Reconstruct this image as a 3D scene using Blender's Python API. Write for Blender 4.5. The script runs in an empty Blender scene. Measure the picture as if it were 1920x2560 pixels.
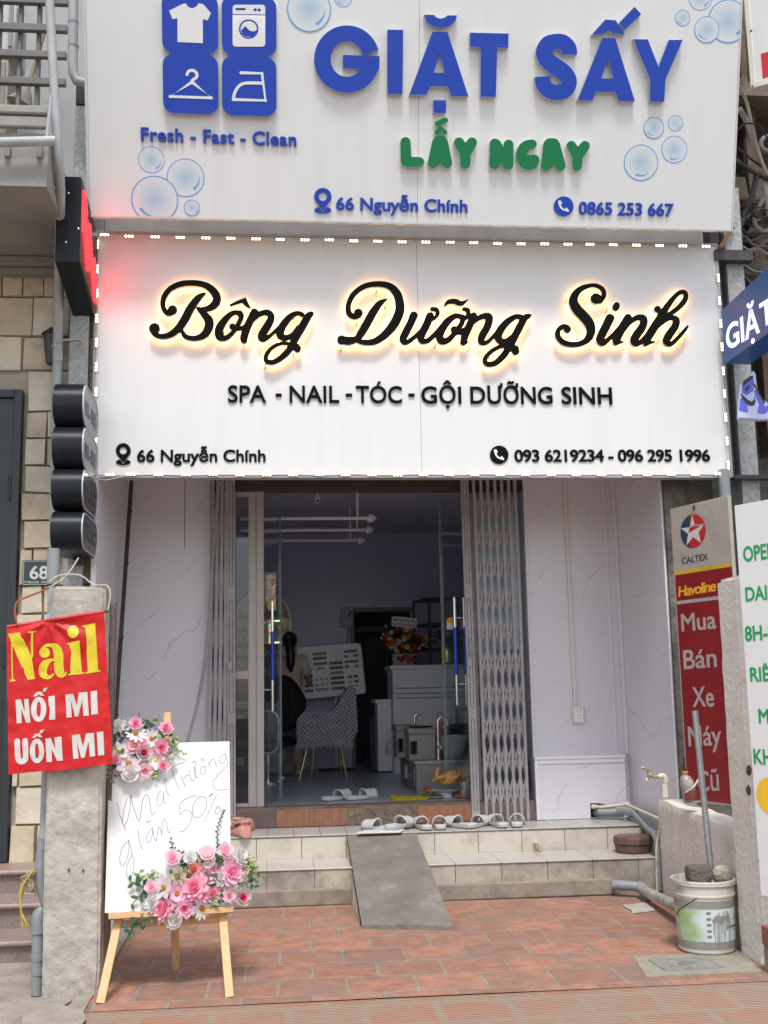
import bpy, bmesh, math, random
import numpy as np
from math import sin, cos, pi, radians, sqrt, atan2
from mathutils import Vector, Matrix
from mathutils.geometry import delaunay_2d_cdt
random.seed(7)
SC = bpy.context.scene
COL = SC.collection

# ------------------------------------------------------------------ camera, sky, sun, exposure
FPX, EYE, DIST = 2814.0, 1.5, 8.0
YAW, PITCH, ROLL = radians(5.68), radians(9.1), radians(-1.075)
RM = Matrix.Rotation(-YAW, 3, 'Z') @ Matrix.Rotation(pi/2 + PITCH, 3, 'X') @ Matrix.Rotation(ROLL, 3, 'Z')
CAMP = Vector((0, -DIST, EYE))
cd = bpy.data.cameras.new('camera'); cam = bpy.data.objects.new('camera', cd); COL.objects.link(cam)
cd.sensor_fit = 'VERTICAL'; cd.sensor_height = 36.0; cd.lens = FPX/2560*36.0
cd.clip_start = .05; cd.clip_end = 500
cam.matrix_world = Matrix.Translation(CAMP) @ RM.to_4x4()
SC.camera = cam
SUN_EL, SUN_AZ = radians(59), radians(-4)          # sun in front of the shop, a little to the left
world = bpy.data.worlds.new("World"); SC.world = world; world.use_nodes = True
wn = world.node_tree.nodes; sky = wn.new('ShaderNodeTexSky'); sky.sky_type = 'NISHITA'
sky.sun_disc = False; sky.sun_elevation = SUN_EL; sky.sun_rotation = pi + SUN_AZ
sky.air_density = 1.0; sky.dust_density = 1.6; sky.ozone_density = 1.0
hsv = wn.new('ShaderNodeHueSaturation'); hsv.inputs['Saturation'].default_value = .5   # thin cloud whitens the sky
world.node_tree.links.new(sky.outputs[0], hsv.inputs['Color']); world.node_tree.links.new(hsv.outputs[0], wn['Background'].inputs[0])
wn['Background'].inputs[1].default_value = .14
sl = bpy.data.lights.new('sun', 'SUN'); sun = bpy.data.objects.new('sun', sl); COL.objects.link(sun)
sl.energy = 1.7; sl.angle = radians(12); sl.color = (1, .98, .95)
sd = Vector((sin(SUN_AZ)*cos(SUN_EL), -cos(SUN_AZ)*cos(SUN_EL), sin(SUN_EL)))
sun.rotation_euler = (-sd).to_track_quat('-Z', 'Y').to_euler(); sun.location = sd*40
SC.view_settings.view_transform = 'Standard'; SC.view_settings.look = 'None'
SC.view_settings.exposure = .74; SC.view_settings.gamma = 1
SC.cycles.max_bounces = 14; SC.cycles.diffuse_bounces = 10; SC.cycles.transparent_max_bounces = 16
SC.cycles.caustics_reflective = False; SC.cycles.caustics_refractive = False

def ray(x, y): return RM @ Vector(((x-960)/FPX, -(y-1280)/FPX, -1))
def P(x, y, X=None, Y=None, Z=None):
    """world point seen at photo pixel (x, y) on the given real plane"""
    d = ray(x, y)
    t = (X-CAMP.x)/d.x if X is not None else (Y-CAMP.y)/d.y if Y is not None else (Z-CAMP.z)/d.z
    return CAMP + d*t
def MPP(Y): return (Y+DIST)/FPX*.985                # metres per photo pixel at depth Y

# ------------------------------------------------------------------ objects
ORIG = {}
def tag(o, label=None, cat=None, group=None, kind=None):
    for k, v in (('label', label), ('category', cat), ('group', group), ('kind', kind)):
        if v: o[k] = v
    return o
def T(name, label, cat, loc=(0, 0, 0), group=None):
    o = bpy.data.objects.new(name, None); COL.objects.link(o); o.location = loc
    o.empty_display_size = .1; ORIG[o.name] = Vector(loc)
    return tag(o, label, cat, group)
class M:
    def __init__(s): s.v = []; s.f = []
    def quad(s, *p):
        n = len(s.v); s.v += [tuple(q) for q in p]; s.f.append(tuple(range(n, n+len(p)))); return s
    def box(s, x0, x1, y0, y1, z0, z1):
        n = len(s.v)
        s.v += [(x, y, z) for z in (z0, z1) for x, y in ((x0, y0), (x1, y0), (x1, y1), (x0, y1))]
        s.f += [tuple(n+i for i in q) for q in ((3, 2, 1, 0), (4, 5, 6, 7), (0, 1, 5, 4), (1, 2, 6, 5), (2, 3, 7, 6), (3, 0, 4, 7))]
        return s
    def beam(s, a, b, w, h, up=(0, 0, 1)):
        a, b = Vector(a), Vector(b); d = (b-a).normalized(); u = Vector(up)
        if abs(d.dot(u)) > .98: u = Vector((0, 1, 0))
        r = d.cross(u).normalized()*w/2; u = r.cross(d).normalized()*h/2
        n = len(s.v)
        for p in (a, b): s.v += [tuple(p+r*i+u*j) for i, j in ((-1, -1), (1, -1), (1, 1), (-1, 1))]
        s.f += [tuple(n+i for i in q) for q in ((3, 2, 1, 0), (4, 5, 6, 7), (0, 1, 5, 4), (1, 2, 6, 5), (2, 3, 7, 6), (3, 0, 4, 7))]
        return s
    def hexa(s, lo, hi):
        """solid between two quads of 4 points"""
        n = len(s.v); s.v += [tuple(p) for p in lo]+[tuple(p) for p in hi]
        s.f += [tuple(n+i for i in q) for q in ((3, 2, 1, 0), (4, 5, 6, 7), (0, 1, 5, 4), (1, 2, 6, 5), (2, 3, 7, 6), (3, 0, 4, 7))]
        return s
    def tube(s, pts, r, n=10, closed=False, smooth=0, ell=None):
        pts = [Vector(p) for p in pts]
        rs = list(r) if isinstance(r, (list, tuple)) else [r]*len(pts)
        if smooth: pts, rs = catmull(pts, rs, smooth, closed)
        m = len(pts); b = len(s.v); pu = None
        for i, p in enumerate(pts):
            d = (pts[(i+1) % m] - pts[i-1]) if closed or 0 < i < m-1 else (pts[1]-pts[0] if i == 0 else pts[-1]-pts[-2])
            d.normalize()
            if pu is None: pu = d.orthogonal().normalized() if ell is None else Vector(ell)
            u = pu - d*pu.dot(d)
            u = u.normalized() if u.length > 1e-6 else d.orthogonal().normalized()
            pu = u; w = d.cross(u)
            ra, rb = rs[i] if isinstance(rs[i], (tuple, list)) else (rs[i], rs[i])
            s.v += [tuple(p+u*ra*cos(2*pi*k/n)+w*rb*sin(2*pi*k/n)) for k in range(n)]
        for i in range(m if closed else m-1):
            j = (i+1) % m
            for k in range(n):
                s.f.append((b+i*n+k, b+i*n+(k+1) % n, b+j*n+(k+1) % n, b+j*n+k))
        if not closed:
            s.f.append(tuple(b+k for k in reversed(range(n)))); s.f.append(tuple(b+(m-1)*n+k for k in range(n)))
        return s
    def cyl(s, a, b, r, n=16, r2=None): return s.tube([a, b], [r, r if r2 is None else r2], n)
    def lathe(s, prof, c=(0, 0, 0), n=24, sx=1, sy=1):
        b = len(s.v); c = Vector(c)
        for r, z in prof: s.v += [(c.x+r*sx*cos(2*pi*k/n), c.y+r*sy*sin(2*pi*k/n), c.z+z) for k in range(n)]
        for i in range(len(prof)-1):
            for k in range(n): s.f.append((b+i*n+k, b+i*n+(k+1) % n, b+(i+1)*n+(k+1) % n, b+(i+1)*n+k))
        if prof[0][0] > 1e-5: s.f.append(tuple(b+k for k in reversed(range(n))))
        if prof[-1][0] > 1e-5: s.f.append(tuple(b+(len(prof)-1)*n+k for k in range(n)))
        return s
    def ball(s, c, r, n=12, sc=(1, 1, 1), rot=None, jit=0):
        b = len(s.v); c = Vector(c); m = max(5, n//2+1)
        for i in range(m+1):
            for k in range(n):
                a, t = 2*pi*k/n, pi*i/m
                j = 1+random.uniform(-jit, jit)
                q = Vector((r*sc[0]*sin(t)*cos(a)*j, r*sc[1]*sin(t)*sin(a)*j, r*sc[2]*cos(t)*j))
                if rot is not None: q = rot @ q
                s.v.append(tuple(c+q))
        for i in range(m):
            for k in range(n): s.f.append((b+i*n+k, b+(i+1)*n+k, b+(i+1)*n+(k+1) % n, b+i*n+(k+1) % n))
        return s
    def grid(s, fn, nu, nv):
        b = len(s.v)
        s.v += [tuple(fn(i/nu, j/nv)) for j in range(nv+1) for i in range(nu+1)]
        for j in range(nv):
            for i in range(nu): s.f.append((b+j*(nu+1)+i, b+j*(nu+1)+i+1, b+(j+1)*(nu+1)+i+1, b+(j+1)*(nu+1)+i))
        return s
    def add(s, o, mtx=None):
        b = len(s.v); s.v += [tuple(mtx @ Vector(p)) if mtx else p for p in o.v]
        s.f += [tuple(b+i for i in f) for f in o.f]; return s
def catmull(pts, rs, k, closed=False):
    P_, R_ = [], []; n = len(pts)
    rng = range(n if closed else n-1)
    for i in rng:
        g = lambda a: a[(i-1) % n] if closed or i > 0 else a[0]
        h = lambda a: a[(i+2) % n] if closed or i < n-2 else a[-1]
        for t in range(k):
            t = t/k
            def c(a):
                p0, p1, p2, p3 = g(a), a[i], a[(i+1) % n], h(a)
                return .5*((2*p1)+(p2-p0)*t+(2*p0-5*p1+4*p2-p3)*t*t+(3*p1-p0-3*p2+p3)*t**3)
            P_.append(c(pts)); R_.append(c(rs) if not isinstance(rs[0], (tuple, list)) else tuple(rs[i][q]*(1-t)+rs[(i+1) % n][q]*t for q in (0, 1)))
    if not closed: P_.append(pts[-1]); R_.append(rs[-1])
    return P_, R_
def O(name, m, mat, parent=None, label=None, cat=None, group=None, kind=None, bev=0, ang=35, solid=0, sub=0):
    me = bpy.data.meshes.new(name)
    off = Vector((0, 0, 0))
    if parent is not None: off = ORIG[parent.name]
    else:
        a = np.array(m.v); off = Vector((float(a[:, 0].min()+a[:, 0].max())/2, float(a[:, 1].min()+a[:, 1].max())/2, float(a[:, 2].min())))
    me.from_pydata([(x-off.x, y-off.y, z-off.z) for x, y, z in m.v], [], m.f); me.validate(); me.update()
    bm = bmesh.new(); bm.from_mesh(me); bmesh.ops.remove_doubles(bm, verts=bm.verts, dist=1e-6)
    bmesh.ops.recalc_face_normals(bm, faces=bm.faces); bm.to_mesh(me); bm.free()
    me.shade_smooth(); me.set_sharp_from_angle(angle=radians(ang))
    for q in (mat if isinstance(mat, list) else [mat]): me.materials.append(q)
    o = bpy.data.objects.new(name, me); COL.objects.link(o)
    ORIG[o.name] = off
    if parent is not None: o.parent = parent
    else: o.location = off
    if solid: md = o.modifiers.new('solid', 'SOLIDIFY'); md.thickness = solid; md.offset = 0
    if bev: md = o.modifiers.new('bevel', 'BEVEL'); md.width = bev; md.segments = 2; md.limit_method = 'ANGLE'; md.angle_limit = radians(40)
    if sub: md = o.modifiers.new('sub', 'SUBSURF'); md.levels = sub; md.render_levels = sub
    return tag(o, label, cat, group, kind)
def dup(src, loc=None, rot=None, label=None, parent=None, scale=None):
    c = src.copy(); COL.objects.link(c)
    if parent is not None: c.parent = parent
    if loc is not None: c.location = loc
    if rot is not None: c.rotation_euler = rot
    if scale is not None: c.scale = scale
    if label: c['label'] = label
    for ch in list(src.children):
        d = dup(ch, parent=c)
    return c

# ------------------------------------------------------------------ 2D shapes
class Fr:
    """a flat face in the place: origin, right, up, outward normal"""
    def __init__(s, o, u, v):
        s.o = Vector(o); s.u = Vector(u).normalized(); v = Vector(v)
        s.v = (v - s.u*v.dot(s.u)).normalized(); s.n = s.u.cross(s.v).normalized()
    def uv(s, x, y):
        d = ray(x, y); t = (s.o-CAMP).dot(s.n)/d.dot(s.n); q = CAMP+d*t-s.o
        return (q.dot(s.u), q.dot(s.v))
    def w(s, u, v, n=0): return s.o+s.u*u+s.v*v+s.n*n
    def pz(s, pts, z):                              # zoomed-photo coordinates (ox, oy, scale) -> uv
        return [s.uv(z[0]+p[0]/z[2], z[1]+p[1]/z[2]) for p in pts]
def area(p): return .5*sum(p[i-1][0]*p[i][1]-p[i][0]*p[i-1][1] for i in range(len(p)))
def inside(px, py, poly):
    q = np.asarray(poly); x, y = q[:, 0], q[:, 1]; x2, y2 = np.roll(x, -1), np.roll(y, -1)
    r = np.zeros(len(px), int)
    for i in range(len(q)):
        c = (y[i] > py) != (y2[i] > py)
        if c.any(): r[c] ^= (px[c] < (x2[i]-x[i])*(py[c]-y[i])/(y2[i]-y[i])+x[i])
    return r
def region(outers, holes=(), extra=()):
    vs, es = [], []
    polys = [list(p) for p in outers]+[list(p) for p in holes]; no = len(outers)
    for p in polys:
        k = len(vs); es += [(k+i, k+(i+1) % len(p)) for i in range(len(p))]; vs += [Vector(q) for q in p]
    vs += [Vector(q) for q in extra]
    V, E, F, ov, oe, of = delaunay_2d_cdt(vs, es, [], 0, 1e-6, True)
    Va = np.array([tuple(q) for q in V]); Fa = np.array([tuple(f) for f in F]); ce = Va[Fa].mean(1)
    cnt = np.zeros(len(Fa), int)
    for i, p in enumerate(polys):
        q = np.asarray(p); lo, hi = q.min(0), q.max(0)
        s_ = np.where((ce[:, 0] >= lo[0]) & (ce[:, 0] <= hi[0]) & (ce[:, 1] >= lo[1]) & (ce[:, 1] <= hi[1]))[0]
        if len(s_): cnt[s_] += inside(ce[s_, 0], ce[s_, 1], q)*(1 if i < no else -1000 if HARD else -1)
    tri = [tuple(int(i) for i in f) for f, c in zip(Fa, cnt) if c > 0]
    ed = {}
    for f in tri:
        for i in range(len(f)):
            e = (f[i-1], f[i])
            if (e[1], e[0]) in ed: del ed[(e[1], e[0])]
            else: ed[e] = 1
    return [tuple(q) for q in V], tri, list(ed)
HARD = False
def plate(m, fr, outers, holes=(), n0=0., n1=.01, extra=(), warp=None, back=True):
    V, tri, ed = region(outers, holes, extra)
    used = sorted({i for f in tri for i in f}); ix = {q: i for i, q in enumerate(used)}
    b = len(m.v); k = len(used)
    wf = warp or (lambda u, v: 0)
    m.v += [tuple(fr.w(*V[i], n1+wf(*V[i]))) for i in used]
    m.f += [tuple(b+ix[i] for i in f) for f in tri]
    if back:
        m.v += [tuple(fr.w(*V[i], n0+wf(*V[i]))) for i in used]
        m.f += [tuple(b+k+ix[i] for i in reversed(f)) for f in tri]
        m.f += [(b+ix[a], b+k+ix[a], b+k+ix[c], b+ix[c]) for a, c in ed]
    return m
def disc(cx, cy, r, n=28, ry=None, rot=0):
    ry = r if ry is None else ry
    return [(cx+r*cos(2*pi*i/n)*cos(rot)-ry*sin(2*pi*i/n)*sin(rot), cy+r*cos(2*pi*i/n)*sin(rot)+ry*sin(2*pi*i/n)*cos(rot)) for i in range(n)]
def rrect(x0, y0, x1, y1, r, n=6):
    p = []
    for cx, cy, a in ((x1-r, y1-r, 0), (x0+r, y1-r, pi/2), (x0+r, y0+r, pi), (x1-r, y0+r, 1.5*pi)):
        p += [(cx+r*cos(a+pi/2*i/n), cy+r*sin(a+pi/2*i/n)) for i in range(n+1)]
    return p
def arcpts(cx, cy, r, a0, a1, n=24, ry=None):
    return [(cx+r*cos(radians(a0+(a1-a0)*i/n)), cy-(ry or r)*sin(radians(a0+(a1-a0)*i/n))) for i in range(n+1)]
def stroke(pts, k=5, w=None, caps=True):
    """[(x, y, width)...] -> list of polygons whose union is the brush stroke"""
    pts = [(p[0], p[1], p[2] if len(p) > 2 else w) for p in pts]
    q = [Vector((p[0], p[1])) for p in pts]; r = [p[2]/2 for p in pts]
    if k > 1: q, r = catmull(q, r, k)
    out = []; m = len(q); L, Rr = [], []
    for i in range(m):
        d = (q[min(i+1, m-1)]-q[max(i-1, 0)])
        d = d.normalized() if d.length > 1e-9 else Vector((1, 0)); n = Vector((-d.y, d.x))
        L.append(q[i]+n*r[i]); Rr.append(q[i]-n*r[i])
    for i in range(m-1):
        a = [L[i], L[i+1], Rr[i+1], Rr[i]]
        if abs(area(a)) > 1e-9: out.append([tuple(x) for x in a])
    for i in range(0 if caps else 1, m if caps else m-1):
        if caps or k == 1: out.append(disc(q[i].x, q[i].y, r[i]*.998, 14))
    return out
CAP = None; TC = {}
def outlines(s, sp=1.0):
    if (s, sp) in TC: return TC[(s, sp)]
    cu = bpy.data.curves.new('lettering', 'FONT'); cu.body = s; cu.space_character = sp
    o = bpy.data.objects.new('lettering', cu); COL.objects.link(o)
    dg = bpy.context.evaluated_depsgraph_get()
    c2 = o.evaluated_get(dg).to_curve(dg)
    res = []
    for spl in c2.splines:
        bp = spl.bezier_points; n = len(bp); pl = []
        for i in range(n):
            a, b = bp[i], bp[(i+1) % n]
            p0, p1, p2, p3 = a.co, a.handle_right, b.handle_left, b.co
            lin = abs((p1-p0).cross(p3-p0).length) < 1e-5 and abs((p2-p0).cross(p3-p0).length) < 1e-5
            for t in ([0] if lin else [j/5 for j in range(5)]):
                c = p0*(1-t)**3+p1*3*t*(1-t)**2+p2*3*t*t*(1-t)+p3*t**3
                if not pl or abs(pl[-1][0]-c.x)+abs(pl[-1][1]-c.y) > 1e-4: pl.append((c.x, c.y))
        if len(pl) > 2 and abs(area(pl)) > 1e-6: res.append(pl)
    o.to_curve_clear(); bpy.data.objects.remove(o); bpy.data.curves.remove(cu)
    TC[(s, sp)] = res
    return res
def offset(p, w):
    n = len(p); out = []
    for i in range(n):
        a, b, c = Vector(p[i-1]), Vector(p[i]), Vector(p[(i+1) % n])
        d1, d2 = (b-a).normalized(), (c-b).normalized()
        n1, n2 = Vector((d1.y, -d1.x)), Vector((d2.y, -d2.x)); h = n1+n2
        if h.length < .3: h = n1
        h = h.normalized(); k = min(1/max(h.dot(n1), .4), 1.9)
        out.append(tuple(b+h*w*k))
    return out
def glyphs(s, bold=0., sp=1.0):
    ol = outlines(s, sp); outer, hole = [], []
    for i, p in enumerate(ol):
        ar = area(p); px, py = np.array([q[0] for q in p]), np.array([q[1] for q in p])
        ish = any(abs(area(o)) > abs(ar) and (area(o) > 0) != (ar > 0) and inside(px, py, o).mean() > .95 for j, o in enumerate(ol) if j != i)
        if ar < 0: p = list(reversed(p))
        q = offset(p, -bold if ish else bold) if bold else p
        if ish and area(q) <= 0: continue
        (hole if ish else outer).append(q)
    return outer, hole
def text(m, fr, s, left, right, cap, bold=0., n0=0, n1=.004, sp=1.0, extra=(), warp=None, back=True, slant=0, up=False):
    """left, right: photo pixels of the two ends of the baseline; cap: capital height in pixels"""
    outer, hole = glyphs(s, bold, sp)
    xs = [x for p in outer for x, y in p]; x0, x1 = min(xs), max(xs)
    a, b = Vector(fr.uv(*left)), Vector(fr.uv(*right)); U = b-a
    top = Vector(fr.uv((left[0]+right[0])/2, (left[1]+right[1])/2-cap)); mid = (a+b)/2
    ch = abs((top-mid).y) if not up else (top-mid).length
    k = U.length/(x1-x0); Un = U.normalized(); Vn = Vector((-Un.y, Un.x)) if up else Vector((0, 1))
    kv = ch/.729
    f = lambda p: tuple(a+Un*((p[0]-x0)*k + p[1]*kv*slant)+Vn*(p[1]*kv))
    return plate(m, fr, [[f(q) for q in p] for p in outer], [[f(q) for q in p] for p in hole], n0, n1, extra, warp, back)

# ------------------------------------------------------------------ materials
def srgb(r, g, b):
    c = lambda v: (v/255)/12.92 if v <= 10 else ((v/255+.055)/1.055)**2.4
    return (c(r), c(g), c(b))
MC = {}
def nt(name):
    m = bpy.data.materials.new(name); m.use_nodes = True; n = m.node_tree.nodes; n['Material Output'].location = (900, 0)
    return m, n, m.node_tree.links, n['Principled BSDF']
def mat(name, col, rough=.6, metal=0., var=.08, scale=6., bump=0., bscale=60., spec=.5, dirt=None, dscale=2.5, dthr=.55, damt=.7, stretch=None, coat=0., trans=0.):
    if name in MC: return MC[name]
    m, n, l, b = nt(name)
    b.inputs['Roughness'].default_value = rough; b.inputs['Metallic'].default_value = metal
    b.inputs['Specular IOR Level'].default_value = spec; b.inputs['Coat Weight'].default_value = coat
    if trans: b.inputs['Transmission Weight'].default_value = trans
    tc = n.new('ShaderNodeTexCoord'); vec = tc.outputs['Object']
    if stretch:
        mp = n.new('ShaderNodeMapping'); mp.inputs['Scale'].default_value = stretch; l.new(vec, mp.inputs[0]); vec = mp.outputs[0]
    ns = n.new('ShaderNodeTexNoise'); ns.inputs['Scale'].default_value = scale; ns.inputs['Detail'].default_value = 6; ns.inputs['Roughness'].default_value = .6
    l.new(vec, ns.inputs['Vector'])
    rp = n.new('ShaderNodeValToRGB'); e = rp.color_ramp.elements; e[0].position = .3; e[1].position = .7
    e[0].color = (*[max(0, c*(1-var)) for c in col], 1); e[1].color = (*[min(1, c*(1+var)) for c in col], 1)
    l.new(ns.outputs['Fac'], rp.inputs[0]); out = rp.outputs[0]
    if dirt:
        d = n.new('ShaderNodeTexNoise'); d.inputs['Scale'].default_value = dscale; d.inputs['Detail'].default_value = 8; d.inputs['Roughness'].default_value = .68
        l.new(vec, d.inputs['Vector'])
        r2 = n.new('ShaderNodeValToRGB'); r2.color_ramp.elements[0].position = dthr; r2.color_ramp.elements[1].position = min(1, dthr+.18)
        r2.color_ramp.elements[1].color = (damt, damt, damt, 1)
        l.new(d.outputs['Fac'], r2.inputs[0]); mx = n.new('ShaderNodeMix'); mx.data_type = 'RGBA'
        l.new(r2.outputs[0], mx.inputs[0]); l.new(out, mx.inputs[6]); mx.inputs[7].default_value = (*dirt, 1); out = mx.outputs[2]
    l.new(out, b.inputs['Base Color'])
    if bump:
        nb = n.new('ShaderNodeTexNoise'); nb.inputs['Scale'].default_value = bscale; nb.inputs['Detail'].default_value = 5; l.new(vec, nb.inputs['Vector'])
        bp = n.new('ShaderNodeBump'); bp.inputs['Strength'].default_value = min(1, bump); bp.inputs['Distance'].default_value = .01*max(1, bump)
        l.new(nb.outputs['Fac'], bp.inputs['Height']); l.new(bp.outputs[0], b.inputs['Normal'])
    MC[name] = m
    return m
def emit(name, col, s):
    if name in MC: return MC[name]
    m, n, l, b = nt(name); b.inputs['Base Color'].default_value = (*col, 1)
    b.inputs['Emission Color'].default_value = (*col, 1); b.inputs['Emission Strength'].default_value = s; MC[name] = m
    return m
def tile_mat(name, c1, c2, mortar, w, h, mort=.012, off=.5, rough=.6, axes='XY', bump=.6, shift=(0, 0, 0), rot=0, dirt=None, dscale=2., dthr=.5, damt=.6, var=.25):
    m, n, l, b = nt(name); b.inputs['Roughness'].default_value = rough
    g = n.new('ShaderNodeNewGeometry'); sp = n.new('ShaderNodeSeparateXYZ'); cb = n.new('ShaderNodeCombineXYZ')
    l.new(g.outputs['Position'], sp.inputs[0])
    l.new(sp.outputs[axes[0]], cb.inputs[0]); l.new(sp.outputs[axes[1]], cb.inputs[1])
    mp = n.new('ShaderNodeMapping'); mp.inputs['Location'].default_value = shift; mp.inputs['Rotation'].default_value = (0, 0, rot); l.new(cb.outputs[0], mp.inputs[0])
    br = n.new('ShaderNodeTexBrick'); br.offset = off; br.inputs['Scale'].default_value = 1
    br.inputs['Brick Width'].default_value = w; br.inputs['Row Height'].default_value = h; br.inputs['Mortar Size'].default_value = mort; br.inputs['Mortar Smooth'].default_value = .25
    br.inputs['Color1'].default_value = (*c1, 1); br.inputs['Color2'].default_value = (*c2, 1); br.inputs['Mortar'].default_value = (*mortar, 1)
    dn = n.new('ShaderNodeTexNoise'); dn.inputs['Scale'].default_value = 14; l.new(g.outputs['Position'], dn.inputs['Vector'])
    va = n.new('ShaderNodeVectorMath'); va.operation = 'MULTIPLY_ADD'; va.inputs[1].default_value = (.012, .012, 0); l.new(dn.outputs['Color'], va.inputs[0]); l.new(mp.outputs[0], va.inputs[2])
    l.new(va.outputs[0], br.inputs['Vector'])
    ns = n.new('ShaderNodeTexNoise'); ns.inputs['Scale'].default_value = 9; ns.inputs['Detail'].default_value = 8; ns.inputs['Roughness'].default_value = .7; l.new(g.outputs['Position'], ns.inputs['Vector'])
    mr = n.new('ShaderNodeMapRange'); mr.inputs[1].default_value = .3; mr.inputs[2].default_value = .7; mr.inputs[3].default_value = 1-var; mr.inputs[4].default_value = 1+var; l.new(ns.outputs['Fac'], mr.inputs[0])
    hs = n.new('ShaderNodeMix'); hs.data_type = 'RGBA'; hs.blend_type = 'MULTIPLY'; hs.inputs[0].default_value = 1
    l.new(br.outputs['Color'], hs.inputs[6]); l.new(mr.outputs[0], hs.inputs[7]); out = hs.outputs[2]
    if dirt:
        d = n.new('ShaderNodeTexNoise'); d.inputs['Scale'].default_value = dscale; d.inputs['Detail'].default_value = 9; d.inputs['Roughness'].default_value = .7; l.new(g.outputs['Position'], d.inputs['Vector'])
        r2 = n.new('ShaderNodeMapRange'); r2.inputs[1].default_value = dthr; r2.inputs[2].default_value = dthr+.22; r2.inputs[4].default_value = damt; l.new(d.outputs['Fac'], r2.inputs[0])
        mx = n.new('ShaderNodeMix'); mx.data_type = 'RGBA'; l.new(r2.outputs[0], mx.inputs[0]); l.new(out, mx.inputs[6]); mx.inputs[7].default_value = (*dirt, 1); out = mx.outputs[2]
    l.new(out, b.inputs['Base Color'])
    iv = n.new('ShaderNodeMath'); iv.operation = 'MULTIPLY_ADD'; iv.inputs[1].default_value = -1; iv.inputs[2].default_value = 1; l.new(br.outputs['Fac'], iv.inputs[0])
    ad = n.new('ShaderNodeMath'); ad.operation = 'MULTIPLY_ADD'; ad.inputs[1].default_value = .35; l.new(ns.outputs['Fac'], ad.inputs[0]); l.new(iv.outputs[0], ad.inputs[2])
    bp = n.new('ShaderNodeBump'); bp.inputs['Strength'].default_value = bump; bp.inputs['Distance'].default_value = .006; l.new(ad.outputs[0], bp.inputs['Height']); l.new(bp.outputs[0], b.inputs['Normal'])
    return m
def glass_mat(name, tint=(.94, .965, .97), fac=.03, rough=.03):
    m = bpy.data.materials.new(name); m.use_nodes = True; n = m.node_tree.nodes; l = m.node_tree.links; n.remove(n['Principled BSDF'])
    t = n.new('ShaderNodeBsdfTransparent'); t.inputs[0].default_value = (*tint, 1)
    g = n.new('ShaderNodeBsdfGlossy'); g.inputs[0].default_value = (.95, .98, 1, 1); g.inputs[1].default_value = rough
    fr = n.new('ShaderNodeLayerWeight'); fr.inputs[0].default_value = .35
    mr = n.new('ShaderNodeMapRange'); mr.inputs[3].default_value = fac*.5; mr.inputs[4].default_value = .35; l.new(fr.outputs['Fresnel'], mr.inputs[0])
    mx = n.new('ShaderNodeMixShader'); l.new(mr.outputs[0], mx.inputs[0]); l.new(t.outputs[0], mx.inputs[1]); l.new(g.outputs[0], mx.inputs[2]); l.new(mx.outputs[0], n['Material Output'].inputs[0])
    return m
def marble(name, base, vein):
    m, n, l, b = nt(name); b.inputs['Roughness'].default_value = .28
    g = n.new('ShaderNodeNewGeometry'); mp = n.new('ShaderNodeMapping'); mp.inputs['Rotation'].default_value = (0, radians(-42), 0); l.new(g.outputs['Position'], mp.inputs[0])
    ns = n.new('ShaderNodeTexNoise'); ns.inputs['Scale'].default_value = 1.6; ns.inputs['Detail'].default_value = 6; l.new(mp.outputs[0], ns.inputs['Vector'])
    va = n.new('ShaderNodeVectorMath'); va.operation = 'MULTIPLY_ADD'; va.inputs[1].default_value = (.55, .55, .35); l.new(ns.outputs['Color'], va.inputs[0]); l.new(mp.outputs[0], va.inputs[2])
    wv = n.new('ShaderNodeTexWave'); wv.bands_direction = 'X'; wv.inputs['Scale'].default_value = .95; wv.inputs['Distortion'].default_value = 1.0; wv.inputs['Detail'].default_value = 4; wv.inputs['Detail Scale'].default_value = 3; l.new(va.outputs[0], wv.inputs['Vector'])
    rp = n.new('ShaderNodeValToRGB'); e = rp.color_ramp.elements; e[0].position = 0; e[0].color = (1, 1, 1, 1); e[1].position = .006; e[1].color = (0, 0, 0, 1); l.new(wv.outputs['Fac'], rp.inputs[0])
    n2 = n.new('ShaderNodeTexNoise'); n2.inputs['Scale'].default_value = 4.5; l.new(g.outputs['Position'], n2.inputs['Vector'])
    r2 = n.new('ShaderNodeMapRange'); r2.inputs[1].default_value = .44; r2.inputs[2].default_value = .62; l.new(n2.outputs['Fac'], r2.inputs[0])
    mu = n.new('ShaderNodeMath'); mu.operation = 'MULTIPLY'; l.new(rp.outputs[0], mu.inputs[0]); l.new(r2.outputs[0], mu.inputs[1])
    n3 = n.new('ShaderNodeTexNoise'); n3.inputs['Scale'].default_value = 1.3; n3.inputs['Detail'].default_value = 3; l.new(g.outputs['Position'], n3.inputs['Vector'])
    r3 = n.new('ShaderNodeValToRGB'); r3.color_ramp.elements[0].color = (*[c*.93 for c in base], 1); r3.color_ramp.elements[1].color = (*[min(1, c*1.05) for c in base], 1); l.new(n3.outputs['Fac'], r3.inputs[0])
    mx = n.new('ShaderNodeMix'); mx.data_type = 'RGBA'; l.new(mu.outputs[0], mx.inputs[0]); l.new(r3.outputs[0], mx.inputs[6]); mx.inputs[7].default_value = (*vein, 1)
    l.new(mx.outputs[2], b.inputs['Base Color'])
    return m

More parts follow.
